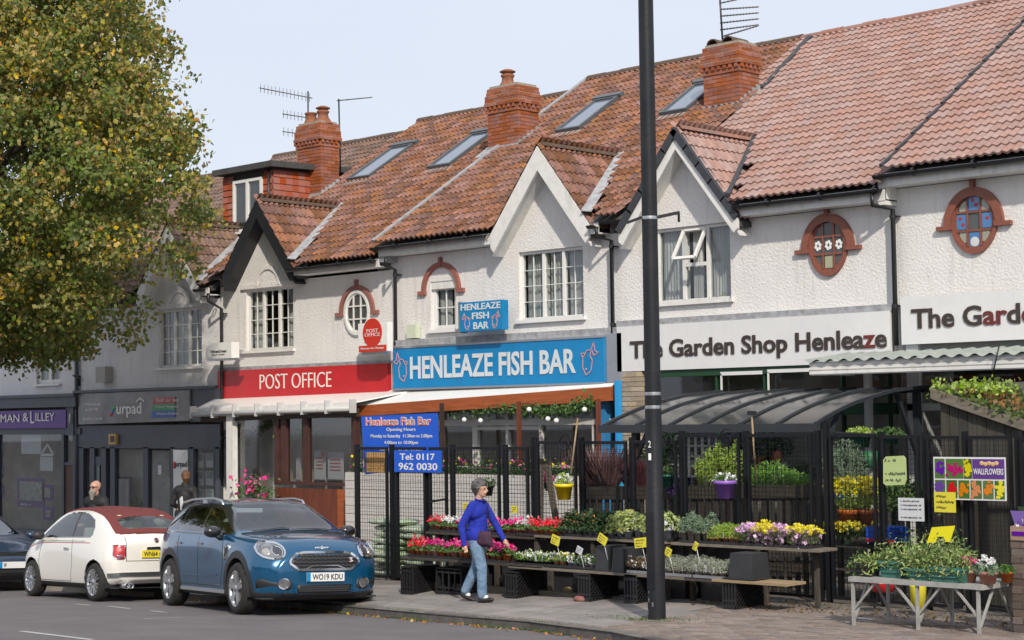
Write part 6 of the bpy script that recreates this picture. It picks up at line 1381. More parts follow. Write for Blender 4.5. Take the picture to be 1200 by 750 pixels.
def table_pot(px, py, r, h, label, fl, Y, lm=leaf_sage):
    c = A(px, py, Y); c.z = zt+.002; t = thing('potted_cyclamen', c, label, 'potted plant'); b = MB(); b.lathe([(0, 0), (r*.7, 0), (r*.93, h*.78), (r*1.05, h*.78), (r*1.06, h), (r*.9, h), (0, h*.9)], c, 18); b.build('pot', terracotta, t)
    b = MB(); b.leaves(dome(110, (c.x, c.y, c.z+h), r*1.25, r*.8, .6), .06, .9, .5); b.build('foliage', lm, t)
    if fl: b = MB(); [b.leaves(q+rs.normal(size=(6, 3))*.013, .045, .85, 0) for q in dome(9, (c.x, c.y, c.z+h+.08), r*1.0, r*.7, .3)]; b.build('flowers', fl, t)
table_pot(1137, 683, .075, .12, 'pink cyclamen in a terracotta pot on the table', fl_pink, TY+.15); table_pot(1158, 685, .1, .12, 'white cyclamen in the largest terracotta pot on the table', fl_white, TY+.12); table_pot(1180, 684, .07, .11, 'small leafy plant in a terracotta pot at the right end of the table', None, TY+.35, leaf_green)
t = thing('price_card', A(1103, 625, TY+.2), 'large yellow folded card with a notch standing among the trough plants', 'price card'); b = MB(); b.prism([A(x, y, TY+.2) for x, y in ((1086, 636), (1096, 636), (1098, 629), (1106, 629), (1108, 635), (1113, 635), (1119, 616), (1092, 618))], (0, .01, 0)); b.build('card', M('bright_yellow', (.72, .66, .01), .5), t)
# things below the table
for lb, px, py0, py1, m_, x1p in (('red bucket under the table', 1022, 684, 694, sign_red, 1048), ('yellow sack under the table', 1067, 688, 714, card_yellow, 1085)):
    t = thing('bucket' if 'red' in lb else 'sack', A(px, py1, 17.0), lb, 'bucket' if 'red' in lb else 'sack'); b = MB(); a, c = A(px, py0, 17.1), A(x1p, py1, 17.1); b.lathe([(0, 0), ((c.x-a.x)*.42, 0), ((c.x-a.x)*.5, a.z-c.z+.02)], ((a.x+c.x)/2, 17.1, c.z-.0), 14); b.build('body', m_, t)
t = thing('litter_scrap', GP(1090, 722), 'scrap of red plastic on the ground behind the table', 'litter'); g = GP(1088, 712); b = MB(); b.leaves(np.array([g])+rs.normal(size=(6, 3))*[.1, .05, .01]+[0, 0, .03], .14, .6, .9); b.build('scrap', fl_red, t)
t = thing('paper_strip', GP(1020, 727), 'white strip of plastic lying behind the table legs', 'litter'); g = GP(1010, 727); b = MB(); b.obox(g+Vector((.05, 0, .022)), Vector((.11, -.02, 0)), Vector((.005, .02, 0)), Vector((0, 0, .004))); b.build('strip', sign_white, t)
# brick pier at the right edge with a box on top
pt = thing('brick_pier', (-8.3, 16.0, .2), 'old brown brick pier at the right edge of the photo', 'pier'); xL = A(1186, 690, 16.0).x
brick_box(pt, xL, xL+.45, 16.0, 16.45, base_z(-8)-.08, A(1186, 633, 16).z, brick_brown, faces='fr', outset=lambda k, n: .004*(k % 2))
t = thing('wooden_box', A(1186, 632, 16), 'pale wooden box with dark printed band on top of the brick pier', 'box'); b = MB(); zz = A(1186, 633, 16).z; b.box(xL+.01, 15.98, zz+.002, xL+.45, 16.35, zz+.14); o = b.build('body', M('box_wood', (.36, .24, .17), .8, var=.3), t); b = MB(); b.box(xL+.03, 15.972, zz+.05, xL+.3, 15.98, zz+.09); b.build('printed_band', fl_purple, o)
t = thing('seed_packets', A(1190, 610, 16), 'colourful seed packets and dark cards standing in the box on the pier', 'packets')
for k in range(4):
    b = MB(); z0 = zz+.12; b.obox((xL+.1+k*.05, 16.05+k*.06, z0+.08+.04*k), Vector((.09, 0, 0)), Vector((0, .003, 0)), Vector((-.03, 0, .09))); b.build('packet', [fl_purple, leaf_dark, card_white, purple][k], t)
b = MB(); P = dome(60, (xL+.15, 16.1, zz+.14), .14, .08, .8); b.leaves(P[:30], .05, .8); b.leaves(P[30:], .05, .8, mi=1); b.build('pansies', [fl_purple, fl_white], t)
# ================================================================ CARS (x forward, y left, z up; wheels stand on z = 0)
def itp(tab, x):
    xs_ = [t[0] for t in tab]; ys_ = [t[1] for t in tab]
    if x <= xs_[0]: return ys_[0]
    if x >= xs_[-1]: return ys_[-1]
    i = max(j for j in range(len(xs_)-1) if xs_[j] <= x); h = xs_[i+1]-xs_[i]; t = (x-xs_[i])/h
    d = [(ys_[k+1]-ys_[k])/(xs_[k+1]-xs_[k]) for k in range(len(xs_)-1)]
    def m(k):
        if k == 0: return d[0]
        if k == len(xs_)-1: return d[-1]
        a, b_ = d[k-1], d[k]
        return 0 if a*b_ <= 0 else 2*a*b_/(a+b_)
    return (2*t**3-3*t*t+1)*ys_[i]+(t**3-2*t*t+t)*h*m(i)+(-2*t**3+3*t*t)*ys_[i+1]+(t**3-t*t)*h*m(i+1)
def cr_sample(P, n):
    P = np.array(P, float); k = len(P); out = []; seg = np.linalg.norm(np.diff(P, axis=0), axis=1); 
    for i in range(k-1):
        p0 = P[max(i-1, 0)]; p1 = P[i]; p2 = P[i+1]; p3 = P[min(i+2, k-1)]; ni = n[i]
        # tension-limited tangents
        m1 = (p2-p0)*.5; m2 = (p3-p1)*.5; L_ = np.linalg.norm(p2-p1)+1e-9
        for m in (m1, m2):
            q = np.linalg.norm(m)
            if q > L_*1.0: m *= L_*1.0/q
        for j in range(ni):
            t = j/ni; out.append((2*t**3-3*t*t+1)*p1+(t**3-2*t*t+t)*m1+(-2*t**3+3*t*t)*p2+(t**3-t*t)*m2)
    out.append(P[-1]); return np.array(out)
def inpoly(x, y, P):
    r = False; n = len(P)
    for i in range(n):
        x1, y1 = P[i]; x2, y2 = P[(i+1) % n]
        if (y1 > y) != (y2 > y) and x < (x2-x1)*(y-y1)/(y2-y1)+x1: r = not r
    return r
def car_shell(T, x0, x1, nseg=(4, 5, 22, 22, 24, 14, 8), dx=.014, bulge=(.05, .05), zc=.55):
    """loft: returns verts, quads and per-face (segment index, centre)"""
    def section(x):
        zb, w1, w2, w3, z3, w4, z4, z5 = (itp(T[k], x) for k in ('zb', 'w1', 'w2', 'w3', 'z3', 'w4', 'z4', 'z5')); zm = min(.62, z3-.12)
        P = [(0, zb), (w1*.85, zb), (w1, zb+.07), (w2, zm), (w3, z3), (w4, z4), (w4*.55, z4+(z5-z4)*.72), (0, z5)]
        return cr_sample(P, nseg)
    X = list(np.arange(x0, x1, dx))+[x1]; rows = []
    S0, S1 = section(x0), section(x1); ncap = 7
    for k in range(ncap, 0, -1):
        a = k/ncap*math.pi/2; s = max(.001, math.cos(a)**.5 if k < ncap else 0.001); rows.append((x0-bulge[0]*math.sin(a), np.stack([S0[:, 0]*s, zc+(S0[:, 1]-zc)*s], 1)))
    for x in X: rows.append((x, section(x)))
    for k in range(1, ncap+1):
        a = k/ncap*math.pi/2; s = max(.001, math.cos(a)**.5 if k < ncap else .001); rows.append((x1+bulge[1]*math.sin(a), np.stack([S1[:, 0]*s, zc+(S1[:, 1]-zc)*s], 1)))
    n = len(S0); V = []; 
    for x, S in rows: V += [(x, q[0], q[1]) for q in S]+[(x, -q[0], q[1]) for q in S[1:-1][::-1]]
    m = 2*n-2; F = []; info = []
    segof = [i for i, k in enumerate(nseg) for _ in range(k)]
    for i in range(len(rows)-1):
        for j in range(m):
            F.append((i*m+j, (i+1)*m+j, (i+1)*m+(j+1) % m, i*m+(j+1) % m)); sg = segof[j] if j < n-1 else segof[m-1-j]; info.append((sg, i))
    return V, F, info
class Car:
    def __init__(s, root, V, F): s.root = root; s.V = V; s.F = F; s.bvh = BVHTree.FromPolygons([Vector(v) for v in V], F)
    def hit(s, o, d):
        r = s.bvh.ray_cast(Vector(o), Vector(d)); return r[0], r[1]
    def proj(s, u, v, side):
        if side == 'front': o, d = (6, u, v), (-1, 0, 0)
        elif side == 'rear': o, d = (-6, u, v), (1, 0, 0)
        elif side == 'left': o, d = (u, 4, v), (0, -1, 0)
        elif side == 'right': o, d = (u, -4, v), (0, 1, 0)
        else: o, d = (u, v, 5), (0, 0, -1)
        h, n = s.hit(o, d)
        if h is None: return None, None
        if n.dot(Vector(d)) > 0: n = -n
        return h, n
    def decal(s, name, outline, side, mat, off=.006, parent=None, rings=7, edge=True, b=None, thick=True):
        b = b or MB(); b.cs = True; c = np.mean(outline, axis=0); n = len(outline); V = []; last = None
        for k in range(rings+1):
            for p in outline:
                q = c+(np.array(p)-c)*k/rings; h, nn = s.proj(q[0], q[1], side)
                if h is None: h, nn = (last if last else (Vector((0, 0, 0)), Vector((0, 0, 1))))
                last = (h, nn); V.append(h+nn*off)
        for p in outline:
            h, nn = s.proj(p[0], p[1], side)
            if h is None: h, nn = last
            V.append(h-nn*.01)
        b.add(V, [(k*n+i, k*n+(i+1) % n, (k+1)*n+(i+1) % n, (k+1)*n+i) for k in range(rings+1) for i in range(n)])
        return b.build(name, mat, parent or s.root) if name else b
    def strip(s, name, pts, w, side, mat, off=.004, parent=None, closed=False, b=None, sub=6, depth=None):
        b = b or MB(); P = []; m = len(pts)
        for i in range(m if closed else m-1):
            p, q = np.array(pts[i], float), np.array(pts[(i+1) % m], float); P += [p+(q-p)*k/sub for k in range(sub)]
        if not closed: P.append(np.array(pts[-1], float))
        H = [];
        for p in P:
            h, nn = s.proj(p[0], p[1], side)
            if h is not None: H.append(h+nn*off)
        if closed: H.append(H[0])
        o = b.cs
        for i in range(len(H)-1):
            if (H[i+1]-H[i]).length < .35: b.bar(H[i], H[i+1]+(H[i+1]-H[i])*.05, w, depth or w*.5, up=(1, 0, .01) if side in ('front', 'rear') else (0, 1, .01) if side in ('left', 'right') else (0, 0, 1))
        return b.build(name, mat, parent or s.root) if name else b
def ell(cx, cy, rx, ry, n=24, e=2., rot=0.):
    P = []
    for i in range(n):
        a = 2*math.pi*i/n; c, s_ = math.cos(a), math.sin(a); x, y = math.copysign(abs(c)**(2/e), c)*rx, math.copysign(abs(s_)**(2/e), s_)*ry; P.append((cx+x*math.cos(rot)-y*math.sin(rot), cy+x*math.sin(rot)+y*math.cos(rot)))
    return P
rim_m = M('alloy', (.50, .51, .53), .3, metal=.85); rim_dark = M('rim_dark', (.02, .02, .022), .5)
def wheel(root, x, y, r, rr, w, kind):
    sgn = 1 if y > 0 else -1; t = MB(); t.lathe([(rr, -w/2), (rr+.02, -w/2-.004), (r-.035, -w/2), (r-.008, -w/2+.03), (r, -w/2+.06), (r, w/2-.06), (r-.008, w/2-.03), (r-.035, w/2), (rr+.02, w/2+.004), (rr, w/2)], (0, 0, 0), 40, 'y')
    e = bpy.data.objects.new('wheel', None); col.objects.link(e); e.parent = root; e.location = (x, y, r); OFF[e.name] = Vector((0, 0, 0)); t.build('tyre', tyre, e)
    f = sgn*w/2; b = MB(); b.lathe([(rr+.004, f), (rr-.012, f-sgn*.004), (rr-.02, f-sgn*.03), (rr-.03, f-sgn*.12)], (0, 0, 0), 40, 'y')
    n, sp = (5, 2) if kind == 'five' else (8, 2) if kind == 'multi' else (7, 1)
    for k in range(n):
        for q in range(sp):
            da = (.0 if sp == 1 else (-.15 if q == 0 else .15)) if kind != 'five' else (-.13 if q == 0 else .13)
            a = 2*math.pi*k/n+.3; a2 = a+da*(1.1 if kind == 'five' else 1.0); a1 = a+da*(2.2 if kind == 'five' else .8)
            p = Vector((math.cos(a1)*.05, f-sgn*.022, math.sin(a1)*.05)); q_ = Vector((math.cos(a2)*(rr-.01), f-sgn*.01, math.sin(a2)*(rr-.01))); b.bar(p, q_, .05 if kind == 'five' else .02, .03, up=(0, 1, 0))
    b.lathe([(0, f-sgn*.0), (.045, f-sgn*.002), (.055, f-sgn*.03)], (0, 0, 0), 16, 'y'); b.build('rim', rim_m, e)
    b = MB(); b.lathe([(0, f-sgn*.09), (rr-.02, f-sgn*.088)], (0, 0, 0), 30, 'y'); b.build('brake_shade', rim_dark, e)
    d = MB(); d.lathe([(0, f-sgn*.075), (rr*.62, f-sgn*.075)], (0, 0, 0), 24, 'y'); d.build('brake_disc', M('disc_steel', (.16, .15, .14), .4, metal=.8), e); return e
def finish_shell(root, V, F, info, cls, mats, arch_r, wheels, zc):
    """split the loft into parts by a classifier; cls(face centre, segment, normal) -> part name or None"""
    groups = {}; Vn = np.array(V)
    for f, inf in zip(F, info):
        c = Vn[list(f)].mean(0); k = cls(c, inf[0])
        if k: groups.setdefault(k, []).append(f)
    todo = []
    for k, fs in groups.items():
        if k not in ('side_window', 'arch_cladding', 'fabric_roof'): todo.append((k, fs)); continue
        par = {}
        def fd(a):
            while par.setdefault(a, a) != a: par[a] = par[par[a]]; a = par[a]
            return a
        for f in fs:
            for i in f[1:]: par[fd(i)] = fd(f[0])
        comp = {}
        for f in fs: comp.setdefault(fd(f[0]), []).append(f)
        todo += [(k, q) for q in comp.values() if len(q) > 12]
    for k, fs in todo:
        used = sorted(set(i for f in fs for i in f)); mp_ = {u: i for i, u in enumerate(used)}; b = MB(); b.cs = True; b.add([V[u] for u in used], [tuple(mp_[i] for i in f) for f in fs]); b.build(k, mats[k], root)
def interior(root, x0, x1, w, z0, z1, seatc):
    b = MB(); b.box(x0, -w, z0-.35, x1, w, z0-.3); b.build('cabin_floor', dark_room, root)
    for y in (-.36, .36):
        for x in (x0+.75, x0+.1) if x1-x0 > 1.6 else (x0+.6,):
            b = MB(); b.cs = True; b.prism([(x-.1, y-.24, z0-.3), (x+.08, y-.24, z0-.3), (x-.12, y-.22, z0+.25), (x-.24, y-.22, z0+.25)], (0, .46, 0)); b.ball((x-.2, y, z0+.36), (.05, .13, .09)); b.build('seat', seatc, root)
def carpaint(name, c, metal=.3, rough=.32): return M(name, c, rough, metal=metal, coat=1.0)
black_trim = M('black_trim', (.022, .023, .025), .55)
lamp_glass = M('lamp_glass', (.42, .43, .45), .15, metal=.75, coat=1, c2=(.14, .14, .15), vscale=9)
# ---------------- blue crossover
def build_blue():
    r = thing('parked_car', (0, 0, 0), 'dark blue compact crossover with silver roof rails, parked facing the camera', 'car', local=True)
    T = dict(zb=[(-2.14, .42), (-1.9, .26), (-1.2, .2), (1.2, .2), (1.9, .2), (2.12, .27)],
      z5=[(-2.14, .95), (-2.06, 1.08), (-1.88, 1.38), (-1.7, 1.47), (-1.2, 1.525), (-.4, 1.54), (.15, 1.50), (.42, 1.39), (.98, 1.10), (1.08, 1.075), (1.5, 1.045), (1.85, .99), (2.03, .90), (2.12, .80)],
      z4=[(-2.14, .9), (-2.06, 1.02), (-1.88, 1.31), (-1.7, 1.40), (-1.2, 1.455), (-.4, 1.465), (.15, 1.425), (.42, 1.32), (.98, 1.06), (1.08, 1.035), (1.5, 1.0), (1.85, .94), (2.03, .84), (2.12, .74)],
      w4=[(-2.14, .5), (-1.88, .56), (-1.2, .61), (-.4, .625), (.15, .62), (.42, .66), (.98, .76), (1.08, .765), (1.5, .72), (1.85, .62), (2.03, .54), (2.12, .48)],
      z3=[(-2.14, .80), (-2.0, .98), (-1.6, 1.06), (-.8, 1.045), (.4, 1.02), (.98, 1.0), (1.1, .985), (1.5, .93), (1.85, .86), (2.03, .76), (2.12, .68)],
      w3=[(-2.14, .58), (-2.0, .76), (-1.6, .84), (-.8, .865), (.4, .865), (.98, .86), (1.5, .84), (1.8, .79), (1.95, .72), (2.05, .64), (2.12, .56)],
      w2=[(-2.14, .64), (-2.02, .82), (-1.6, .90), (-.9, .895), (0, .89), (.9, .895), (1.4, .91), (1.75, .88), (1.93, .81), (2.05, .72), (2.12, .62)],
      w1=[(-2.14, .6), (-2.02, .78), (-1.6, .86), (0, .86), (1.4, .87), (1.75, .84), (1.93, .77), (2.05, .68), (2.12, .58)])
    V, F, info = car_shell(T, -2.12, 2.10, bulge=(.03, .055), zc=.56); C = Car(r, V, F)
    wx = ((1.335, .345), (-1.335, .345)); AR = .395
    def cls(c, sg):
        x, y, z = c; ay = abs(y)
        for wx_, wz in wx:
            d = math.hypot(x-wx_, z-wz)
            if ay > .55 and z < 1.0 and sg in (1, 2, 3):
                if d < AR: return None
                if d < AR+.095 and x < 2.0: return 'arch_cladding'
        if sg == 4 and -1.93 < x < .94 and z > itp(T['z3'], x)+.03:
            t = (z-itp(T['z3'], x))/(itp(T['z4'], x)-itp(T['z3'], x)+1e-6)
            if t < .88 and x < .86:
                for p in (-.12, -1.02):
                    if abs(x-(p-(z-1.05)*.18)) < .028: return 'pillar'
                return 'side_window'
            return 'pillar'
        if sg in (5, 6) and .2 < x < .97 and z > 1.09:
            return 'windscreen' if ay < itp(T['w4'], x)-.05 else 'pillar'
        if sg in (5, 6) and -2.1 < x < -1.8 and z > 1.0: return 'rear_window'
        if sg in (5, 6) and -1.8 <= x <= .2: return 'roof'
        if sg == 4 and x < .2 and z > 1.2: return 'pillar'
        if z < .30 or (sg in (0, 1) and -2.0 < x < 2.0 and z < .4): return 'lower_cladding'
        return 'body'
    blue = carpaint('paint_blue', (.003, .078, .175), .35, .2); mats = dict(body=blue, arch_cladding=black_trim, lower_cladding=black_trim, pillar=M('pillar_black', (.012, .013, .016), .2, coat=1), side_window=carglass, windscreen=carglass, rear_window=carglass, roof=carpaint('roof_blue', (.008, .03, .07), .3))
    finish_shell(r, V, F, info, cls, mats, AR, wx, .56)
    for x, z in wx:
        for s_ in (1, -1):
            wheel(r, x, s_*.79, .342, .235, .225, 'five'); b = MB(); b.cs = True
            n = 20; b.add([(x+AR*math.cos(math.pi*i/n*1.16-.25), s_*yy, z+AR*math.sin(math.pi*i/n*1.16-.25)) for yy in (.50, .885) for i in range(n+1)], [(i, i+1, n+2+i, n+1+i) for i in range(n)]); b.add([(x-.45, s_*.5, .18), (x+.45, s_*.5, .18), (x+.45, s_*.5, .85), (x-.45, s_*.5, .85)], [(0, 1, 2, 3)]); b.build('wheel_well', black_trim, r)
    interior(r, -1.3, .9, .75, .95, 1.4, M('seat_dark', (.05, .045, .04), .8))
    b = MB(); b.cs = True; b.prism([(.35, -.74, .9), (.98, -.74, 1.04), (.98, -.74, .85), (.35, -.74, .7)], (0, 1.48, 0)); b.build('dashboard', M('dash', (.03, .03, .032), .6), r); b = MB(); b.tube([(.32+.0, -.36+.17*math.cos(a), 1.04+.17*math.sin(a)) for a in [i*math.pi/8 for i in range(17)]], .015, 6); b.build('steering_wheel', black_trim, r)
    # front: headlamps
    for s_ in (1, -1):
        o = ell(s_*.66, .84, .145, .105, 26, 2.3, -.12*s_*-1); C.decal('headlight', o, 'front', lamp_glass, .006)
        hl = r.children[-1]; C.strip('chrome_ring', o, .026, 'front', chrome, .012, hl, closed=True, sub=2); 
        C.decal('projector', ell(s_*.60, .83, .058, .058, 16), 'front', M('lens_dark', (.12, .12, .13), .1, metal=.7), .012, hl, rings=3); C.strip('projector_ring', ell(s_*.60, .83, .058, .058, 16), .012, 'front', chrome, .014, hl, closed=True, sub=1)
        C.decal('indicator', ell(s_*.72, .82, .045, .05, 14), 'front', M('reflector', (.5, .46, .42), .15, metal=.6), .012, hl, rings=3)
        C.decal('fog_recess', [(s_*.44, .37), (s_*.46, .47), (s_*.80, .49), (s_*.835, .45), (s_*.82, .36), (s_*.5, .33)], 'front', black_trim, .004); C.decal('fog_lamp', ell(s_*.55, .42, .062, .062, 18), 'front', lamp_glass, .014); C.strip('fog_ring', ell(s_*.55, .42, .065, .065, 18), .014, 'front', chrome, .018, closed=True, sub=1)
    # grille
    g = [(-.36, .60), (-.46, .66), (-.47, .70), (-.40, .765), (-.30, .795), (.30, .795), (.40, .765), (.47, .70), (.46, .66), (.36, .60), (.22, .60), (.17, .635), (-.17, .635), (-.22, .60)]
    hexo = [(-.36, .595), (-.475, .675), (-.47, .72), (-.38, .79), (-.28, .81), (.28, .81), (.38, .79), (.47, .72), (.475, .675), (.36, .595)]
    C.decal('grille', hexo, 'front', M('grille_black', (.01, .01, .011), .5), .003, rings=8); gr = r.children[-1]
    C.strip('chrome_surround', hexo, .03, 'front', chrome, .012, gr, closed=True, sub=4)
    b = MB()
    for z in (.645, .69, .735, .775): 
        hw = .44 if z < .75 else .36; n = 24; pts = [(-hw+2*hw*i/n, z+(.008 if i % 2 else -.008)) for i in range(n+1)]; C.strip(None, pts, .016, 'front', None, .012, b=b, sub=1)
    b.build('grille_bars', M('grille_gloss', (.05, .05, .055), .25), gr)
    C.strip('lower_grille_edge', [(-.30, .595), (-.22, .625), (-.17, .645), (.17, .645), (.22, .625), (.30, .595)], .014, 'front', chrome, .018, gr, sub=3)
    b = MB(); C.strip(None, [(.33, .735), (.38, .735), (.35, .715), (.385, .70), (.34, .69)], .012, 'front', None, .022, b=b, sub=1); b.build('badge_letter', M('badge_red', (.6, .5, .5), .3), gr)
    C.decal('lower_grille', [(-.36, .30), (-.38, .40), (.38, .40), (.36, .30)], 'front', MATS['grille_black'], .004); lg = r.children[-1]; b = MB()
    for z in (.325, .35, .375): C.strip(None, [(-.35+.7*i/20, z+(.006 if i % 2 else -.006)) for i in range(21)], .012, 'front', None, .01, b=b, sub=1)
    b.build('grille_bars', MATS['grille_gloss'], lg)
    for s_ in (1, -1): C.strip('grille_post', [(s_*.40, .30), (s_*.41, .41)], .03, 'front', blue, .01, sub=3)
    def plate(px, zc_, txt, pm, side=1, w=.52, band=True):
        b = MB(); b.box(px-.006, -w/2, zc_-.056, px+.006, w/2, zc_+.056); p = b.build('number_plate', pm, r); b = MB(); u = Vector((0, side, 0)); f = px+side*.0075
        text(txt, Vector((f, -side*(w/2-.075), zc_-.038)), u, Z_, w-.1, .076, .002, .02, b); b.build('plate_text', ink, p)
        if band: b = MB(); b.box(f-.002, -side*w/2, zc_-.055, f+.002, -side*(w/2-.05), zc_+.055); b.build('blue_band', sign_blue, p)
        return p
    plate(C.proj(0, .50, 'front')[0].x+.028, .50, 'WO19 KDU', sign_white)
    # wings badge and bonnet lines
    C.decal('badge', ell(0, .87, .03, .022, 12), 'front', chrome, .01, rings=2); C.decal('badge_wing', ell(-.06, .87, .045, .01, 10), 'front', chrome, .01, rings=2); C.decal('badge_wing', ell(.06, .87, .045, .01, 10), 'front', chrome, .01, rings=2)
    seam = M('seam', (.006, .008, .012), .6)
    C.strip('bonnet_seam', [(1.02, .71), (1.4, .70), (1.75, .60)], .008, 'top', seam, .001); C.strip('bonnet_seam', [(1.02, -.71), (1.4, -.70), (1.75, -.60)], .008, 'top', seam, .001)
    for s_ in (1, -1): C.decal('bonnet_vent', [(1.35, s_*.30), (1.42, s_*.55), (1.5, s_*.53), (1.45, s_*.30)], 'top', black_trim, .004, rings=3)
    for s_, sd in ((1, 'left'), (-1, 'right')):
        for pts in ([(.78, .98), (.82, .6), (.74, .36)], [(-.14, 1.0), (-.16, .36)], [(-.98, 1.02), (-.98, .75), (-.85, .55)], [(.74, .35), (-.84, .35)]): C.strip('door_seam', pts, .007, sd, seam, .001)
        for x in (.02, -.83): C.strip('door_handle', [(x, .905), (x-.16, .91)], .028, sd, chrome, .018, sub=2)
        C.strip('sill_trim', [(.86, .285), (-.84, .285)], .045, sd, M('sill_silver', (.38, .39, .41), .35, metal=.6), .012, sub=10, depth=.02)
        C.strip('door_highlight_moulding', [(.62, .50), (.0, .475), (-.82, .47)], .016, sd, blue, .008, sub=8)
        C.strip('waist_chrome', [(.80, 1.025), (-.5, 1.05), (-1.85, 1.07)], .014, sd, chrome, .006, sub=10)
        C.decal('side_scuttle', [(.86, .86), (.98, .92), (1.06, .88), (.98, .74), (.88, .70)], sd, chrome, .008, rings=3); C.decal('scuttle_insert', [(.89, .85), (.98, .89), (1.03, .86), (.96, .77), (.90, .74)], sd, black_trim, .012, rings=3)
        b = MB(); b.cs = True; y = s_*.98; b.ball((.66, y, 1.075), (.085, .125, .08), 14, 9); m_ = b.build('door_mirror', M('mirror_black', (.012, .012, .014), .12, coat=1), r); b = MB(); b.tube([(.68, s_*.87, .99), (.67, y-s_*.04, 1.03)], [.04, .03], 8); b.build('mirror_stalk', black_trim, m_); b = MB(); b.lathe([(0, -.078), (.07, -.07)], (.655, y, 1.075), 14, 'x'); 
        b = MB(); pts = [(.05, 1.43), (-.05, 1.50), (-.35, 1.535), (-1.2, 1.525), (-1.6, 1.48), (-1.68, 1.40)]; b.tube([(x, s_*.60, z) for x, z in pts], .018, 8); b.box(-.75, s_*.585, 1.44, -.65, s_*.615, 1.52); b.build('roof_rail', alu, r)
    b = MB(); b.box(.12, -.28, 1.365, .16, .28, 1.415) if False else None
    b = MB(); b.box(.30, -.52, 1.335, .315, -.14, 1.395); b.build('sun_visor', sign_white, r)
    C.strip('wiper', [(1.0, -.55), (.93, -.1), (.95, 0.0)], .02, 'top', black_trim, .012, sub=4); C.strip('wiper', [(1.0, .0), (.93, .45), (.95, .55)], .02, 'top', black_trim, .012, sub=4)
    C.strip('cowl', [(1.03, -.7), (1.06, 0), (1.03, .7)], .03, 'top', black_trim, .003, sub=8)
    b = MB(); b.box(-2.0, -.8, .22, 2.0, .8, .24); b.build('underbody', black_trim, r); return r
blue_car = build_blue()
def set_on_road(o, P, ax_front, yawdeg, tilt=True):
    """place a car with its local axis centre at P, following the road's slope"""
    yaw = R(yawdeg); f = Vector((math.cos(yaw), math.sin(yaw), 0)); l = Vector((-math.sin(yaw), math.cos(yaw), 0)); sl = lambda d: road_z(P[0]+d.x, P[1]+d.y)-road_z(P[0], P[1])
    f = Vector((f.x, f.y, sl(f))).normalized(); l0 = Vector((l.x, l.y, sl(l))); n = f.cross(l0).normalized(); l = n.cross(f)
    o.matrix_world = Matrix(((f.x, l.x, n.x, P[0]), (f.y, l.y, n.y, P[1]), (f.z, l.z, n.z, road_z(P[0], P[1])), (0, 0, 0, 1)))
pF, pR = _road_hit(283, 722.5), _road_hit(202, 714)   # outer faces of the two near tyres
yb = -15.5; mid = Vector(((-18.95-21.5)/2, (14.25+14.95)/2)); nrm = Vector((math.sin(R(15.5)), math.cos(R(15.5))))
set_on_road(blue_car, mid+nrm*.88, None, yb); blue_car.scale = (1.0, 1.04, 1.02)
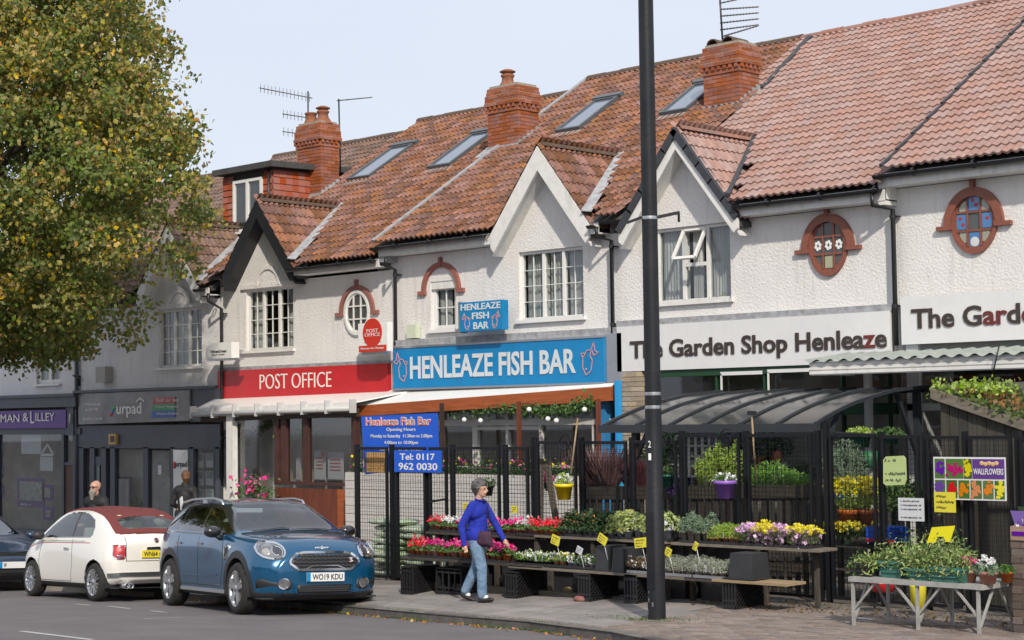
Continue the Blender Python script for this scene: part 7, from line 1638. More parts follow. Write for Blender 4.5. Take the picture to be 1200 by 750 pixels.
# ---------------- white cabriolet city car, seen from behind
def build_white():
    r = thing('parked_car', (0, 0, 0), 'small white retro car with a red fabric roof, parked facing away', 'car', local=True)
    T = dict(zb=[(-1.66, .34), (-1.45, .24), (-.8, .19), (.9, .19), (1.6, .2), (1.84, .28)],
      z5=[(-1.66, .88), (-1.62, .97), (-1.55, 1.04), (-1.40, 1.16), (-1.18, 1.31), (-.95, 1.40), (-.5, 1.465), (-.1, 1.475), (.25, 1.44), (.5, 1.36), (1.0, 1.05), (1.08, 1.01), (1.3, .96), (1.6, .84), (1.78, .68), (1.86, .58)],
      z4=[(-1.66, .84), (-1.62, .93), (-1.55, .99), (-1.40, 1.10), (-1.18, 1.24), (-.95, 1.33), (-.5, 1.395), (-.1, 1.40), (.25, 1.365), (.5, 1.29), (1.0, 1.01), (1.08, .97), (1.3, .91), (1.6, .78), (1.78, .62), (1.86, .53)],
      w4=[(-1.66, .54), (-1.55, .60), (-1.40, .61), (-1.18, .60), (-.95, .59), (-.1, .575), (.25, .58), (.5, .60), (1.0, .67), (1.08, .675), (1.3, .63), (1.6, .52), (1.78, .44), (1.86, .4)],
      z3=[(-1.66, .76), (-1.60, .86), (-1.45, .93), (-1.1, .96), (-.3, .955), (.5, .945), (1.0, .92), (1.3, .85), (1.6, .72), (1.78, .58), (1.86, .5)],
      w3=[(-1.66, .58), (-1.60, .65), (-1.45, .705), (-1.1, .74), (-.3, .76), (.5, .765), (1.0, .755), (1.3, .73), (1.55, .66), (1.72, .58), (1.86, .46)],
      w2=[(-1.66, .66), (-1.60, .72), (-1.45, .785), (-1.15, .81), (-.7, .80), (0, .79), (.7, .795), (1.1, .81), (1.4, .78), (1.6, .71), (1.75, .62), (1.86, .5)],
      w1=[(-1.66, .62), (-1.60, .68), (-1.45, .74), (-1.15, .77), (0, .76), (1.1, .77), (1.4, .74), (1.6, .67), (1.75, .58), (1.86, .46)])
    V, F, info = car_shell(T, -1.635, 1.84, bulge=(.045, .05), zc=.56); C = Car(r, V, F)
    wx = ((1.15, .30), (-1.15, .30)); AR = .345
    side_win = [(.88, .965), (.62, 1.14), (.28, 1.315), (0.05, 1.365), (-.35, 1.375), (-.62, 1.34), (-.86, 1.25), (-.95, 1.13), (-.95, 1.02), (-.9, .985)]
    def cls(c, sg):
        x, y, z = c; ay = abs(y)
        for wx_, wz in wx:
            if ay > .5 and z < .9 and sg in (1, 2, 3) and math.hypot(x-wx_, z-wz) < AR: return None
        if sg in (4, 5) and inpoly(x, z, side_win) and ay > .5: return 'pillar' if abs(x+.28) < .022 else 'side_window'
        if sg in (5, 6):
            if .45 < x < .99 and z > 1.02: return 'windscreen' if ay < itp(T['w4'], x)-.04 else 'body'
            if x <= .42 and z > 1.035:
                if -1.5 < x < -1.1 and ay < .52:
                    e = ((x+1.31)/.135)**4+(y/.46)**4
                    if e < 1: return 'rear_window'
                return 'fabric_roof'
            if .42 < x <= .45: return 'roof_header'
        if z < .27 or (sg == 0 and abs(x) < 1.55): return 'lower_cladding'
        return 'body'
    wp = carpaint('paint_pearl', (.72, .70, .65), .0, .3); fab = M('fabric_burgundy', (.15, .032, .03), .85, var=.1, bump=.15, bscale=300)
    mats = dict(body=wp, pillar=black_trim, side_window=carglass, windscreen=carglass, rear_window=carglass, fabric_roof=fab, roof_header=wp, lower_cladding=black_trim)
    finish_shell(r, V, F, info, cls, mats, AR, wx, .56)
    for x, z in wx:
        for s_ in (1, -1):
            wheel(r, x, s_*.715, .298, .205, .19, 'multi'); b = MB(); b.cs = True; n = 20
            b.add([(x+AR*math.cos(math.pi*i/n*1.16-.25), s_*yy, z+AR*math.sin(math.pi*i/n*1.16-.25)) for yy in (.42, .775) for i in range(n+1)], [(i, i+1, n+2+i, n+1+i) for i in range(n)]); b.add([(x-.4, s_*.42, .16), (x+.4, s_*.42, .16), (x+.4, s_*.42, .75), (x-.4, s_*.42, .75)], [(0, 1, 2, 3)]); b.build('wheel_well', black_trim, r)
    interior(r, -1.0, .9, .66, .88, 1.3, M('seat_ivory', (.5, .46, .38), .7))
    b = MB(); b.box(-.9, -.12, 1.0, -.86, .12, 1.22); b.build('yellow_bag', card_yellow, r)
    # tail: lamps, plate, handle, bumper trim, exhaust
    for s_ in (1, -1):
        o = [(s_*.53, .86), (s_*.62, .87), (s_*.68, .86), (s_*.70, .70), (s_*.66, .655), (s_*.55, .66), (s_*.53, .70)]; C.decal('tail_light', o, 'rear', M('lamp_red', (.45, .01, .015), .15, coat=1), .01); tl = r.children[-1]; C.strip('chrome_ring', o, .012, 'rear', chrome, .012, tl, closed=True, sub=3)
        C.decal('clear_lens', [(s_*.57, .72), (s_*.66, .72), (s_*.655, .68), (s_*.58, .675)], 'rear', lamp_glass, .014, tl, rings=3); C.decal('clear_lens', ell(s_*.605, .79, .03, .035, 12), 'rear', M('lamp_pink', (.5, .15, .15), .15), .014, tl, rings=3)
    C.strip('boot_seam', [(-.50, .99), (-.515, .80), (-.51, .625), (.51, .625), (.515, .80), (.50, .99)], .008, 'rear', MATS['seam'], .001, sub=6); C.strip('roof_edge_seam', [(-.55, 1.03), (-.3, 1.05), (.3, 1.05), (.55, 1.03)], .016, 'rear', fab, .006)
    C.strip('boot_handle', [(-.18, .815), (0, .82), (.18, .815)], .035, 'rear', chrome, .02, sub=6); C.decal('badge', ell(0, .935, .035, .03, 16), 'rear', M('badge_dark', (.1, .02, .03), .3, coat=1), .014, rings=3); C.strip('badge_ring', ell(0, .935, .036, .031, 16), .008, 'rear', chrome, .016, closed=True, sub=1)
    x = C.proj(0, .73, 'rear')[0].x-.02; b = MB(); b.box(x-.006, -.26, .675, x+.006, .26, .785); p = b.build('number_plate', M('plate_yellow', (.78, .62, .02), .4), r); b = MB(); text('WN64 OWZ', Vector((x-.0075, .235, .692)), Vector((0, -1, 0)), Z_, .47, .076, .002, .02, b); b.build('plate_text', ink, p)
    C.strip('bumper_chrome', [(-.74, .415), (-.6, .425), (0, .43), (.6, .425), (.74, .415)], .055, 'rear', M('satin_chrome', (.35, .35, .36), .3, metal=.9), .012, sub=8, depth=.03)
    b = MB(); b.cs = True; b.lathe([(.045, -1.5), (.047, -1.72), (.036, -1.72), (.034, -1.55)], (0, .50, .25), 16, 'x'); b.lathe([(.045, -1.5), (.047, -1.72), (.036, -1.72), (.034, -1.55)], (0, .44, .25), 16, 'x'); b.build('exhaust_tip', chrome, r)
    for s_, sd in ((1, 'left'), (-1, 'right')):
        for pts in ([(.80, .93), (.86, .6), (.80, .30)], [(-.32, .95), (-.36, .6), (-.30, .30)], [(.80, .29), (-.30, .29)]): C.strip('door_seam', pts, .007, sd, MATS['seam'], .001)
        C.strip('door_handle', [(-.08, .80), (-.24, .80)], .026, sd, chrome, .018, sub=2)
        C.strip('side_stripe', [(1.35, .80), (.9, .875), (.3, .892), (-.93, .895)], .011, sd, M('stripe_red', (.5, .03, .04), .4), .003, sub=8, depth=.002); C.strip('side_stripe', [(1.2, .85), (.9, .90), (.3, .917), (-.75, .92)], .009, sd, M('stripe_green', (.1, .3, .16), .4), .003, sub=8, depth=.002)
        b = MB(); b.ball((.72, s_*.88, 1.0), (.07, .10, .075), 14, 9); m_ = b.build('door_mirror', black_trim, r); b = MB(); b.tube([(.75, s_*.76, .93), (.72, s_*.86, .96)], [.03, .025], 8); b.build('mirror_stalk', wp, m_)
        b = MB(); C.strip(None, [(.3+i*0, 0) for i in range(2)], .01, sd, None, b=b) if False else None
        o = ell(s_*.56, .70, .09, .09, 18); C.decal('headlight', o, 'front', lamp_glass, .01)
        C.strip('window_trim', [(.88, .965), (.3, .985), (-.9, .985)], .012, sd, chrome, .005, sub=8)
    b = MB(); b.box(-1.5, -.68, .2, 1.7, .68, .22); b.build('underbody', black_trim, r); return r
white_car = build_white()
mid = Vector(((-23.42-25.7)/2, (14.85+15.12)/2)); nrm = Vector((math.sin(R(6.7)), math.cos(R(6.7))))
set_on_road(white_car, mid+nrm*.78, None, 180-6.7)
# ---------------- dark blue hatchback entering from the left
def build_left():
    r = thing('parked_car', (0, 0, 0), 'dark grey blue hatchback cut by the left edge of the photo', 'car', local=True)
    T = dict(zb=[(-2.0, .38), (-1.2, .2), (1.2, .19), (1.85, .2), (2.02, .26)],
      z5=[(-2.0, .9), (-1.9, 1.05), (-1.6, 1.3), (-1.2, 1.42), (-.4, 1.46), (.1, 1.42), (.4, 1.3), (1.12, 1.0), (1.25, .96), (1.6, .88), (1.88, .74), (2.02, .62)],
      z4=[(-2.0, .85), (-1.9, .99), (-1.6, 1.23), (-1.2, 1.34), (-.4, 1.38), (.1, 1.34), (.4, 1.22), (1.12, .95), (1.25, .91), (1.6, .82), (1.88, .68), (2.02, .57)],
      w4=[(-2.0, .5), (-1.6, .54), (-.4, .58), (.1, .58), (.4, .6), (1.12, .68), (1.25, .68), (1.6, .6), (1.88, .5), (2.02, .45)],
      z3=[(-2.0, .76), (-1.8, .9), (-.4, .93), (.8, .9), (1.2, .86), (1.6, .78), (1.88, .64), (2.02, .54)],
      w3=[(-2.0, .58), (-1.8, .74), (-.4, .80), (.8, .80), (1.4, .77), (1.75, .70), (1.92, .6), (2.02, .5)],
      w2=[(-2.0, .62), (-1.8, .80), (-.4, .85), (.8, .85), (1.4, .84), (1.75, .78), (1.92, .68), (2.02, .56)],
      w1=[(-2.0, .6), (-1.8, .77), (-.4, .81), (1.4, .8), (1.75, .74), (1.92, .64), (2.02, .52)])
    V, F, info = car_shell(T, -1.98, 2.0, bulge=(.04, .06), zc=.5); C = Car(r, V, F); wx = ((1.25, .31), (-1.25, .31)); AR = .35
    def cls(c, sg):
        x, y, z = c; ay = abs(y)
        for wx_, wz in wx:
            if ay > .5 and z < .9 and sg in (1, 2, 3) and math.hypot(x-wx_, z-wz) < AR: return None
        if sg == 4 and -1.7 < x < 1.0 and z > itp(T['z3'], x)+.03 and z < itp(T['z4'], x)-.03: return 'side_window' if abs(x+.1) > .03 else 'body'
        if sg in (5, 6) and .2 < x < 1.1 and z > .99: return 'windscreen' if ay < itp(T['w4'], x)-.05 else 'body'
        if z < .22 or sg == 0: return 'lower_cladding'
        return 'body'
    pb = carpaint('paint_slate', (.035, .06, .11), .4); finish_shell(r, V, F, info, cls, dict(body=pb, side_window=carglass, windscreen=carglass, lower_cladding=black_trim), AR, wx, .5)
    for x, z in wx:
        for s_ in (1, -1): wheel(r, x, s_*.76, .31, .21, .19, 'plain')
    interior(r, -1.2, 1.0, .7, .86, 1.3, M('seat_grey', (.1, .1, .1), .8))
    for s_ in (1, -1):
        o = [(s_*.42, .60), (s_*.50, .73), (s_*.66, .78), (s_*.72, .72), (s_*.66, .62), (s_*.5, .57)]; C.decal('headlight', o, 'front', lamp_glass, .008)
        b = MB(); b.ball((.8, s_*.93, .97), (.07, .1, .07), 12, 8); b.build('door_mirror', pb, r)
    C.decal('grille', [(-.30, .60), (-.42, .70), (.42, .70), (.30, .60)], 'front', MATS['grille_black'], .004, rings=5); g = r.children[-1]
    b = MB(); [C.strip(None, [(-.36, z), (.36, z)], .012, 'front', None, .012, b=b) for z in (.62, .65, .68)]; b.build('grille_bars', black_trim, g)
    C.decal('lower_grille', [(-.5, .26), (-.55, .36), (.55, .36), (.5, .26)], 'front', MATS['grille_black'], .004, rings=5)
    x = C.proj(0, .46, 'front')[0].x+.03; b = MB(); b.box(x-.006, -.26, .41, x+.006, .26, .52); p = b.build('number_plate', sign_white, r); b = MB(); b.box(x+.006, -.26, .412, x+.009, -.21, .518); b.build('blue_band', sign_blue, p); b = MB(); text('W', Vector((x+.0075, -.19, .427)), Y_, Z_, .06, .076, .002, .02, b); b.build('plate_text', ink, p)
    C.strip('wiper', [(1.15, -.55), (1.08, 0), (1.1, .1)], .02, 'top', black_trim, .012, sub=4); return r
left_car = build_left()
set_on_road(left_car, (-29.5, 15.95), None, -5)
# ================================================================ LAMP POST (foreground)
lb, lt = A(770, 733, 15.1), A(752.5, 0, 15.1)
g = pav_z(lb.x, 15.1); t = thing('lamp_post', (lb.x, 15.1, g), 'tall black painted steel lamp post in the foreground with scuffed base', 'lamp post')
post_m = M('post_paint', (.013, .015, .019), .45, c2=(.022, .023, .027), vscale=3, bump=.12, bscale=18, spec=.25)
b = MB(); x, y = lb.x, 15.1
b.lathe([(.1, g-.05), (.1, g+1.32), (.094, g+1.34), (.092, g+2.6), (.090, g+2.64), (.087, 6.0), (.082, 9.4), (.05, 9.6)], (x, y, 0), 28); b.build('column', post_m, t)
b = MB(); b.box(x-.05, y-.103, g+.35, x+.05, y-.09, g+1.2); b.build('service_door', post_m, t)
b = MB(); rr_ = np.random.RandomState(3)
for i in range(34):
    a = -2.2+rr_.uniform(-.9, .9); z = g+.05+1.2*rr_.uniform(0, 1)**1.5; r_ = .0985; w = rr_.uniform(.006, .02); hh = rr_.uniform(.01, .07)
    p = Vector((x+r_*math.cos(a), y+r_*math.sin(a), z)); tg = Vector((-math.sin(a), math.cos(a), 0)); n_ = Vector((math.cos(a), math.sin(a), 0)); b.obox(p, tg*w/2, Vector((0, 0, hh/2)), n_*.0012)
b.build('paint_scuffs', M('scuff', (.34, .34, .34), .7, var=.4, vscale=40), t, kind='stuff')
for z, m_ in ((2.73, alu), (2.58, alu), (4.71, alu), (1.42, M('strap_dull', (.10, .10, .11), .5))): b = MB(); b.lathe([(.0925, z-.018), (.0935, z), (.0925, z+.018)], (x, y, 0), 28); b.build('strap', m_, t)
b = MB(); d = Vector((.72, .69, 0)); c = Vector((x, y, 4.72)); b.bar(c+d*.09, c+d*.34+Z_*.05, .03, .035); b.bar(c-d*.09, c-d*.26-Z_*.06, .03, .03); b.box(c.x+d.x*.33-.01, c.y+d.y*.33-.01, 4.66, c.x+d.x*.33+.01, c.y+d.y*.33+.01, 4.76); b.build('banner_arm', post_m, t)
vd = Vector((-x, -y, 0)).normalized(); u = Vector((-vd.y, vd.x, 0))*1; u = Vector((0, 0, 1)).cross(vd).normalized()
b = MB()
for s, z in (('2', 2.13), ('1', 1.99)): text(s, Vector((x, y, z))+vd*.093-u*.062, u, Z_, .03, .075, .002, .004, b)
b.build('painted_number', sign_white, t)
b = MB()
for zz in (1.5, 1.62): pass
m = MB(); P = [GP(px, py, .004) for px, py in ((735, 742), (772, 728), (800, 735), (775, 752))]

# ================================================================ PEOPLE
def voxel_mesh(b, name, mats, parent, vox=.012, smooth=4, matf=None, kind=None):
    """union of the builder's closed shapes as one continuous skin"""
    me = bpy.data.meshes.new(name); me.from_pydata(b.v, [], b.f); o = bpy.data.objects.new(name, me); col.objects.link(o)
    r = o.modifiers.new('r', 'REMESH'); r.mode = 'VOXEL'; r.voxel_size = vox; r.use_smooth_shade = True
    if smooth: s = o.modifiers.new('s', 'SMOOTH'); s.factor = .5; s.iterations = smooth
    dg = bpy.context.evaluated_depsgraph_get(); dg.update(); m2 = bpy.data.meshes.new_from_object(o.evaluated_get(dg)); bpy.data.objects.remove(o)
    m2.name = name; m2.materials.clear(); 
    for m_ in (mats if isinstance(mats, (list, tuple)) else [mats]): m2.materials.append(m_)
    m2.polygons.foreach_set('use_smooth', [True]*len(m2.polygons))
    if matf:
        for p in m2.polygons: p.material_index = matf(p.center)
    q = bpy.data.objects.new(name, m2); col.objects.link(q); q.parent = parent; OFF[q.name] = Vector((0, 0, 0)); return q
def cap(b, p, q, r0, r1, n=14):
    p, q = Vector(p), Vector(q); d = q-p; L_ = d.length; k = 5; pts = []; rr = []; dn = d.normalized()
    for i in range(k+1): a = math.pi/2*(1-i/k); pts.append(p-dn*r0*math.sin(a)); rr.append(max(.0008, r0*math.cos(a)))
    for i in range(1, 4): pts.append(p+d*i/4); rr.append(r0+(r1-r0)*i/4)
    for i in range(k+1): a = math.pi/2*i/k; pts.append(q+dn*r1*math.sin(a)); rr.append(max(.0008, r1*math.cos(a)))
    b.tube(pts, rr, n)
skin = M('skin', (.52, .30, .21), .55, var=.08, vscale=30); skin_m = M('skin_ruddy', (.50, .27, .20), .5)
def hand(b, w, d, side, curl=.6, s=1.):
    """palm and five bent fingers from wrist w along direction d"""
    w, d = Vector(w), Vector(d).normalized(); sd = Vector(side).normalized(); nrm = d.cross(sd).normalized(); pal = w+d*.05*s
    b.ball(tuple(pal), (.032*s, .03*s, .048*s), 10, 8); cap(b, w, pal+d*.02*s, .024*s, .03*s, 10)
    for i, L_ in enumerate((.068, .076, .07, .056)):
        o = pal+d*.035*s+sd*(i-1.5)*.018*s; k1 = o+(d*.6+nrm*curl*.5)*L_*.5*s; k2 = k1+(d*.35+nrm*curl)*L_*.5*s; cap(b, o, k1, .0092*s, .0085*s, 8); cap(b, k1, k2, .0085*s, .0072*s, 8)
    o = w+d*.03*s-sd*.026*s; k1 = o+(d*.7-sd*.5+nrm*.3)*.035*s; k2 = k1+(d*.8+nrm*.4)*.028*s; cap(b, o, k1, .0125*s, .0105*s, 8); cap(b, k1, k2, .0105*s, .009*s, 8)
def head(b, c, yaw, s=1.):
    """skull, jaw, nose, ears, lips, brow; returns a local-to-body transform"""
    f = Vector((math.cos(yaw), math.sin(yaw), 0)); l = Vector((-math.sin(yaw), math.cos(yaw), 0)); c = Vector(c)
    T = lambda a, b_, z: c+f*a*s+l*b_*s+Z_*z*s
    cap(b, T(-.02, 0, .035), T(.012, 0, .03), .088*s, .080*s); cap(b, T(.03, 0, -.04), T(.045, 0, -.075), .058*s, .036*s); cap(b, T(.0, 0, -.03), T(.02, 0, -.05), .068*s, .055*s)
    cap(b, T(.088, 0, .005), T(.108, 0, -.025), .010*s, .015*s, 8); cap(b, T(.085, -.02, -.052), T(.085, .02, -.052), .011*s, .011*s, 8); cap(b, T(.082, -.03, .028), T(.082, .03, .028), .012*s, .012*s, 8)
    for q in (-1, 1): b.ball(tuple(T(-.005, q*.083, -.005)), (.018*s, .012*s, .03*s), 8, 6)
    return T
def eyes(T, parent, s=1., glasses=False):
    b = MB()
    for q in (-1, 1): b.ball(tuple(T(.082, q*.031, .008)), .011*s, 8, 6)
    b.build('eyes', M('eye_dark', (.03, .02, .015), .2), parent)
# ---- the walking woman
W0 = GP(561, 707); gz = pav_z(W0.x, W0.y)+.015
wt = thing('person', (W0.x, W0.y, gz), 'woman in a royal blue jumper and pale jeans walking past the plants', 'person', rz=0, local=True)
fy = R(16)   # heading: right and slightly towards the camera
fv = Vector((math.cos(fy), math.sin(fy), 0)); lv = Vector((-math.sin(fy), math.cos(fy), 0))
def W(f, l, z): return fv*f+lv*l+Z_*z
hip = {1: W(0, .085, .80), -1: W(0, -.085, .80)}
kneeL, ankL = W(-.07, .08, .455), W(-.25, .075, .11)          # trailing leg (her left, far side)
kneeR, ankR = W(.10, -.085, .45), W(.10, -.085, .08)          # leading leg
sh = {1: W(.01, .165, 1.24), -1: W(.01, -.165, 1.24)}
elR, wrR = W(-.10, -.25, 1.0), W(-.05, -.27, .755)             # near arm hanging, slightly back
elL, wrL = W(.12, .24, 1.01), W(.27, .20, .80)                 # far arm swinging forward
hc = W(.05, 0, 1.455)
b = MB()
cap(b, W(0, -.06, .84), W(0, .06, .84), .105, .105); cap(b, W(0, 0, .88), W(.0, 0, 1.05), .11, .115); cap(b, W(.0, -.08, 1.18), W(.0, .08, 1.18), .095, .095); cap(b, W(0, 0, 1.2), W(.02, 0, 1.3), .07, .05); cap(b, W(.01, 0, 1.27), W(.035, 0, 1.40), .048, .046)
for q, kn, an in ((1, kneeL, ankL), (-1, kneeR, ankR)): cap(b, hip[q], kn, .078, .056); cap(b, kn, an, .052, .034)
for q, e, w in ((1, elL, wrL), (-1, elR, wrR)): cap(b, sh[q], e, .044, .036); cap(b, e, w, .035, .024)
hand(b, wrR, (wrR-elR)+fv*.05, fv, .7, .88); hand(b, wrL, (wrL-elL), -Z_+lv*.2, .8, .88)
HT = head(b, hc, fy-.02, .93)
body = voxel_mesh(b, 'body', skin, wt, .0085, 3)
eyes(HT, wt, .9)
b = MB(); cap(b, HT(.083, -.024, -.053), HT(.083, .024, -.053), .008, .008, 8); b.build('lips', M('lips', (.35, .10, .09), .5), wt)
# jumper
jm = M('jumper_blue', (.012, .028, .36), .9, var=.2, vscale=9, bump=1.6, bscale=11)
b = MB(); cap(b, W(0, -.07, .86), W(0, .07, .86), .122, .122); cap(b, W(0, -.02, .92), W(.0, .0, 1.06), .128, .132); cap(b, W(.0, -.085, 1.17), W(.0, .085, 1.17), .116, .116); cap(b, W(.0, -.12, 1.245), W(.0, .12, 1.245), .066, .066); cap(b, W(.0, 0, 1.22), W(.02, 0, 1.285), .09, .062)
cap(b, W(.04, -.05, 1.12), W(.04, .05, 1.12), .07, .07)
for q, e, w in ((1, elL, wrL), (-1, elR, wrR)):
    cap(b, sh[q], e, .060, .050); cap(b, e, w, .049, .036)
    for i in range(5): p = e.lerp(w, .05+i*.09); b.ball(tuple(p), (.052, .052, .014), 10, 6)
for i in range(6): b.ball(tuple(W(.03*math.sin(i*2), .05*math.cos(i*3), .80+i*.03)), (.115, .14, .02), 12, 6)
voxel_mesh(b, 'jumper', jm, wt, .011, 3)
b = MB(); pts = [tuple(W(.035+.064*math.cos(a), .066*math.sin(a), 1.322-.012*math.cos(a))) for a in [i*math.pi/9 for i in range(19)]]; b.tube(pts, .009, 6); b.build('collar', jm, wt)
# jeans
jn = M('jeans', (.10, .18, .29), .9, c2=(.19, .28, .40), vscale=7, bump=1.4, bscale=14)
b = MB(); cap(b, W(0, -.055, .83), W(0, .055, .83), .118, .118)
for q, kn, an, hemf in ((1, kneeL, ankL, .02), (-1, kneeR, ankR, .02)):
    cap(b, hip[q], kn, .094, .070); h2 = kn.lerp(an, .93); cap(b, kn, h2, .069, .062)
    for i in range(4): p = kn.lerp(an, .62+i*.09); b.ball(tuple(p), (.070, .068, .013), 10, 6)
    b.ball(tuple(kn-fv*.01), (.074, .072, .03), 10, 6)
voxel_mesh(b, 'jeans', jn, wt, .011, 3)
# shoes and socks
for q, an, fl_, up in ((1, ankL, fv*.92-Z_*.35, .0), (-1, ankR, fv*.98+Z_*.1, 0)):
    d = fl_.normalized(); hl = an-Z_*.045-d*.03; b = MB(); cap(b, hl, hl+d*.10, .034, .036); cap(b, hl+d*.1, hl+d*.175, .036, .026); o = voxel_mesh(b, 'shoe', M('shoe_black', (.02, .017, .017), .4), wt, .007, 2)
    b = MB(); cap(b, an-Z_*.0, an-Z_*.01+d*.06, .034, .03); b.build('sock', sign_white, wt)
# hair
b = MB(); cap(b, HT(-.035, 0, .045), HT(.012, 0, .068), .098, .078); cap(b, HT(-.055, 0, .01), HT(-.05, 0, -.05), .086, .055)
for q in (-1, 1): cap(b, HT(-.02, q*.06, .03), HT(-.01, q*.07, -.01), .035, .025)
for i in range(130): a = random.uniform(-2.2, 2.2)+math.pi; e = random.uniform(-.3, 1.5); r_ = random.uniform(.088, .104); b.ball(tuple(HT(-.02+r_*math.cos(a)*math.cos(e), r_*.92*math.sin(a)*math.cos(e), .045+r_*math.sin(e))), random.uniform(.010, .018), 6, 4)
hair_m = M('hair_grey', (.02, .018, .018), .6, c2=(.13, .12, .12), vscale=16, bump=.6, bscale=60); voxel_mesh(b, 'hair', hair_m, wt, .008, 1)
# bag with strap
bg_m = M('bag_pattern', (.014, .01, .022), .8, c2=(.08, .025, .06), vscale=38, bump=.2); bc = W(.13, -.10, .83)
b = MB(); b.cs = True; V = []; nu, nv = 12, 16
for i in range(nu):
    for j in range(nv):
        a = 2*math.pi*j/nv; v = -1+2*i/(nu-1); e = (1-abs(v)**4)**.5 if abs(v) < 1 else 0.05; V.append(bc+fv*(math.copysign(abs(math.cos(a))**.6, math.cos(a))*.135*(1-.1*v))+lv*(math.sin(a)*.055*e)+Z_*(v*.095-.012*math.cos(a)**2))
b.add(V, [(i*nv+j, i*nv+(j+1) % nv, (i+1)*nv+(j+1) % nv, (i+1)*nv+j) for i in range(nu-1) for j in range(nv)]); b.poly([V[j] for j in range(nv)][::-1]); b.poly([V[(nu-1)*nv+j] for j in range(nv)])
bt = thing('shoulder_bag', (W0.x, W0.y, gz), 'dark purple patterned shoulder bag worn across the body by the walking woman', 'bag', local=True); bb = b.build('bag_body', bg_m, bt)
b = MB(); sp = [bc+fv*.12+Z_*.08, W(.15, .02, 1.0), W(.15, .05, 1.15), W(.09, .085, 1.29), W(.0, .09, 1.315), W(-.1, .06, 1.24), W(-.14, -.02, 1.08), W(-.12, -.13, .95), bc-fv*.12+Z_*.08]; 
for i in range(len(sp)-1): b.bar(sp[i], sp[i+1]+(sp[i+1]-sp[i])*.04, .026, .006, up=(sp[i]-Vector((0, 0, sp[i].z)))+lv*.01)
b.build('strap', M('strap_navy', (.02, .02, .05), .7), bt)
# ---- bearded man behind the white car
g0 = A(113, 564, 17.25); gz = pav_z(g0.x, 17.15); mt = thing('person', (g0.x, 17.25, gz), 'bald man with a long grey beard and sunglasses behind the white car', 'person', local=True)
yw = R(-75); f2 = Vector((math.cos(yw), math.sin(yw), 0)); l2 = Vector((-math.sin(yw), math.cos(yw), 0)); HH = g0.z-gz
def V2(f, l, z): return f2*f+l2*l+Z_*(z-1.73+HH)
b = MB(); cap(b, V2(0, -.08, .92), V2(0, .08, .92), .12, .12); cap(b, V2(0, 0, 1.0), V2(0, 0, 1.2), .13, .14); cap(b, V2(0, -.13, 1.36), V2(0, .13, 1.36), .1, .1); cap(b, V2(0, 0, 1.4), V2(.02, 0, 1.55), .062, .058)
for q in (1, -1): cap(b, V2(0, q*.1, .9), V2(.02, q*.1, .48), .085, .06); cap(b, V2(.02, q*.1, .48), V2(0, q*.1, .09), .058, .04); cap(b, V2(0, q*.1, .05), V2(.15, q*.12, .04), .04, .035); cap(b, V2(0, q*.2, 1.36), V2(-.02, q*.28, 1.08), .055, .045); cap(b, V2(-.02, q*.28, 1.08), V2(.12, q*.2, .95), .042, .03); hand(b, V2(.12, q*.2, .95), f2, Z_, .5)
MT = head(b, V2(.03, 0, 1.62), yw, 1.02); voxel_mesh(b, 'body', skin_m, mt, .012, 2)
b = MB(); cap(b, V2(0, -.08, .9), V2(0, .08, .9), .14, .14); cap(b, V2(0, 0, 1.0), V2(0, 0, 1.2), .15, .16); cap(b, V2(0, -.15, 1.36), V2(0, .15, 1.36), .115, .115); cap(b, V2(-.01, 0, 1.42), V2(-.01, 0, 1.47), .085, .08)
for q in (1, -1): cap(b, V2(0, q*.2, 1.36), V2(-.02, q*.28, 1.08), .075, .062); cap(b, V2(-.02, q*.28, 1.08), V2(.1, q*.21, .96), .06, .045)
bj = M('jacket_black', (.016, .016, .019), .7, var=.3, bump=.4, bscale=20); voxel_mesh(b, 'jacket', bj, mt, .014, 2)
b = MB(); 
for q in (1, -1): cap(b, V2(0, q*.1, .88), V2(.02, q*.1, .48), .1, .075); cap(b, V2(.02, q*.1, .48), V2(0, q*.1, .12), .07, .06)
voxel_mesh(b, 'trousers', M('trousers_dark', (.03, .03, .04), .85), mt, .014, 2)
b = MB(); cap(b, MT(.075, 0, -.085), MT(.085, 0, -.20), .062, .03); cap(b, MT(.06, -.045, -.06), MT(.085, -.02, -.12), .03, .03); cap(b, MT(.06, .045, -.06), MT(.085, .02, -.12), .03, .03); voxel_mesh(b, 'beard', M('beard_grey', (.28, .25, .21), .9, bump=.8, bscale=60, var=.3, vscale=25), mt, .008, 1)
b = MB(); 
for q in (1, -1): b.ball(tuple(MT(.092, q*.034, .01)), (.018, .026, .018), 10, 6); b.tube([MT(.09, q*.05, .015), MT(.0, q*.088, .01)], .004, 5)
b.tube([MT(.1, -.02, .015), MT(.1, .02, .015)], .005, 5); b.build('sunglasses', M('lens_black', (.01, .01, .01), .1, coat=1), mt)
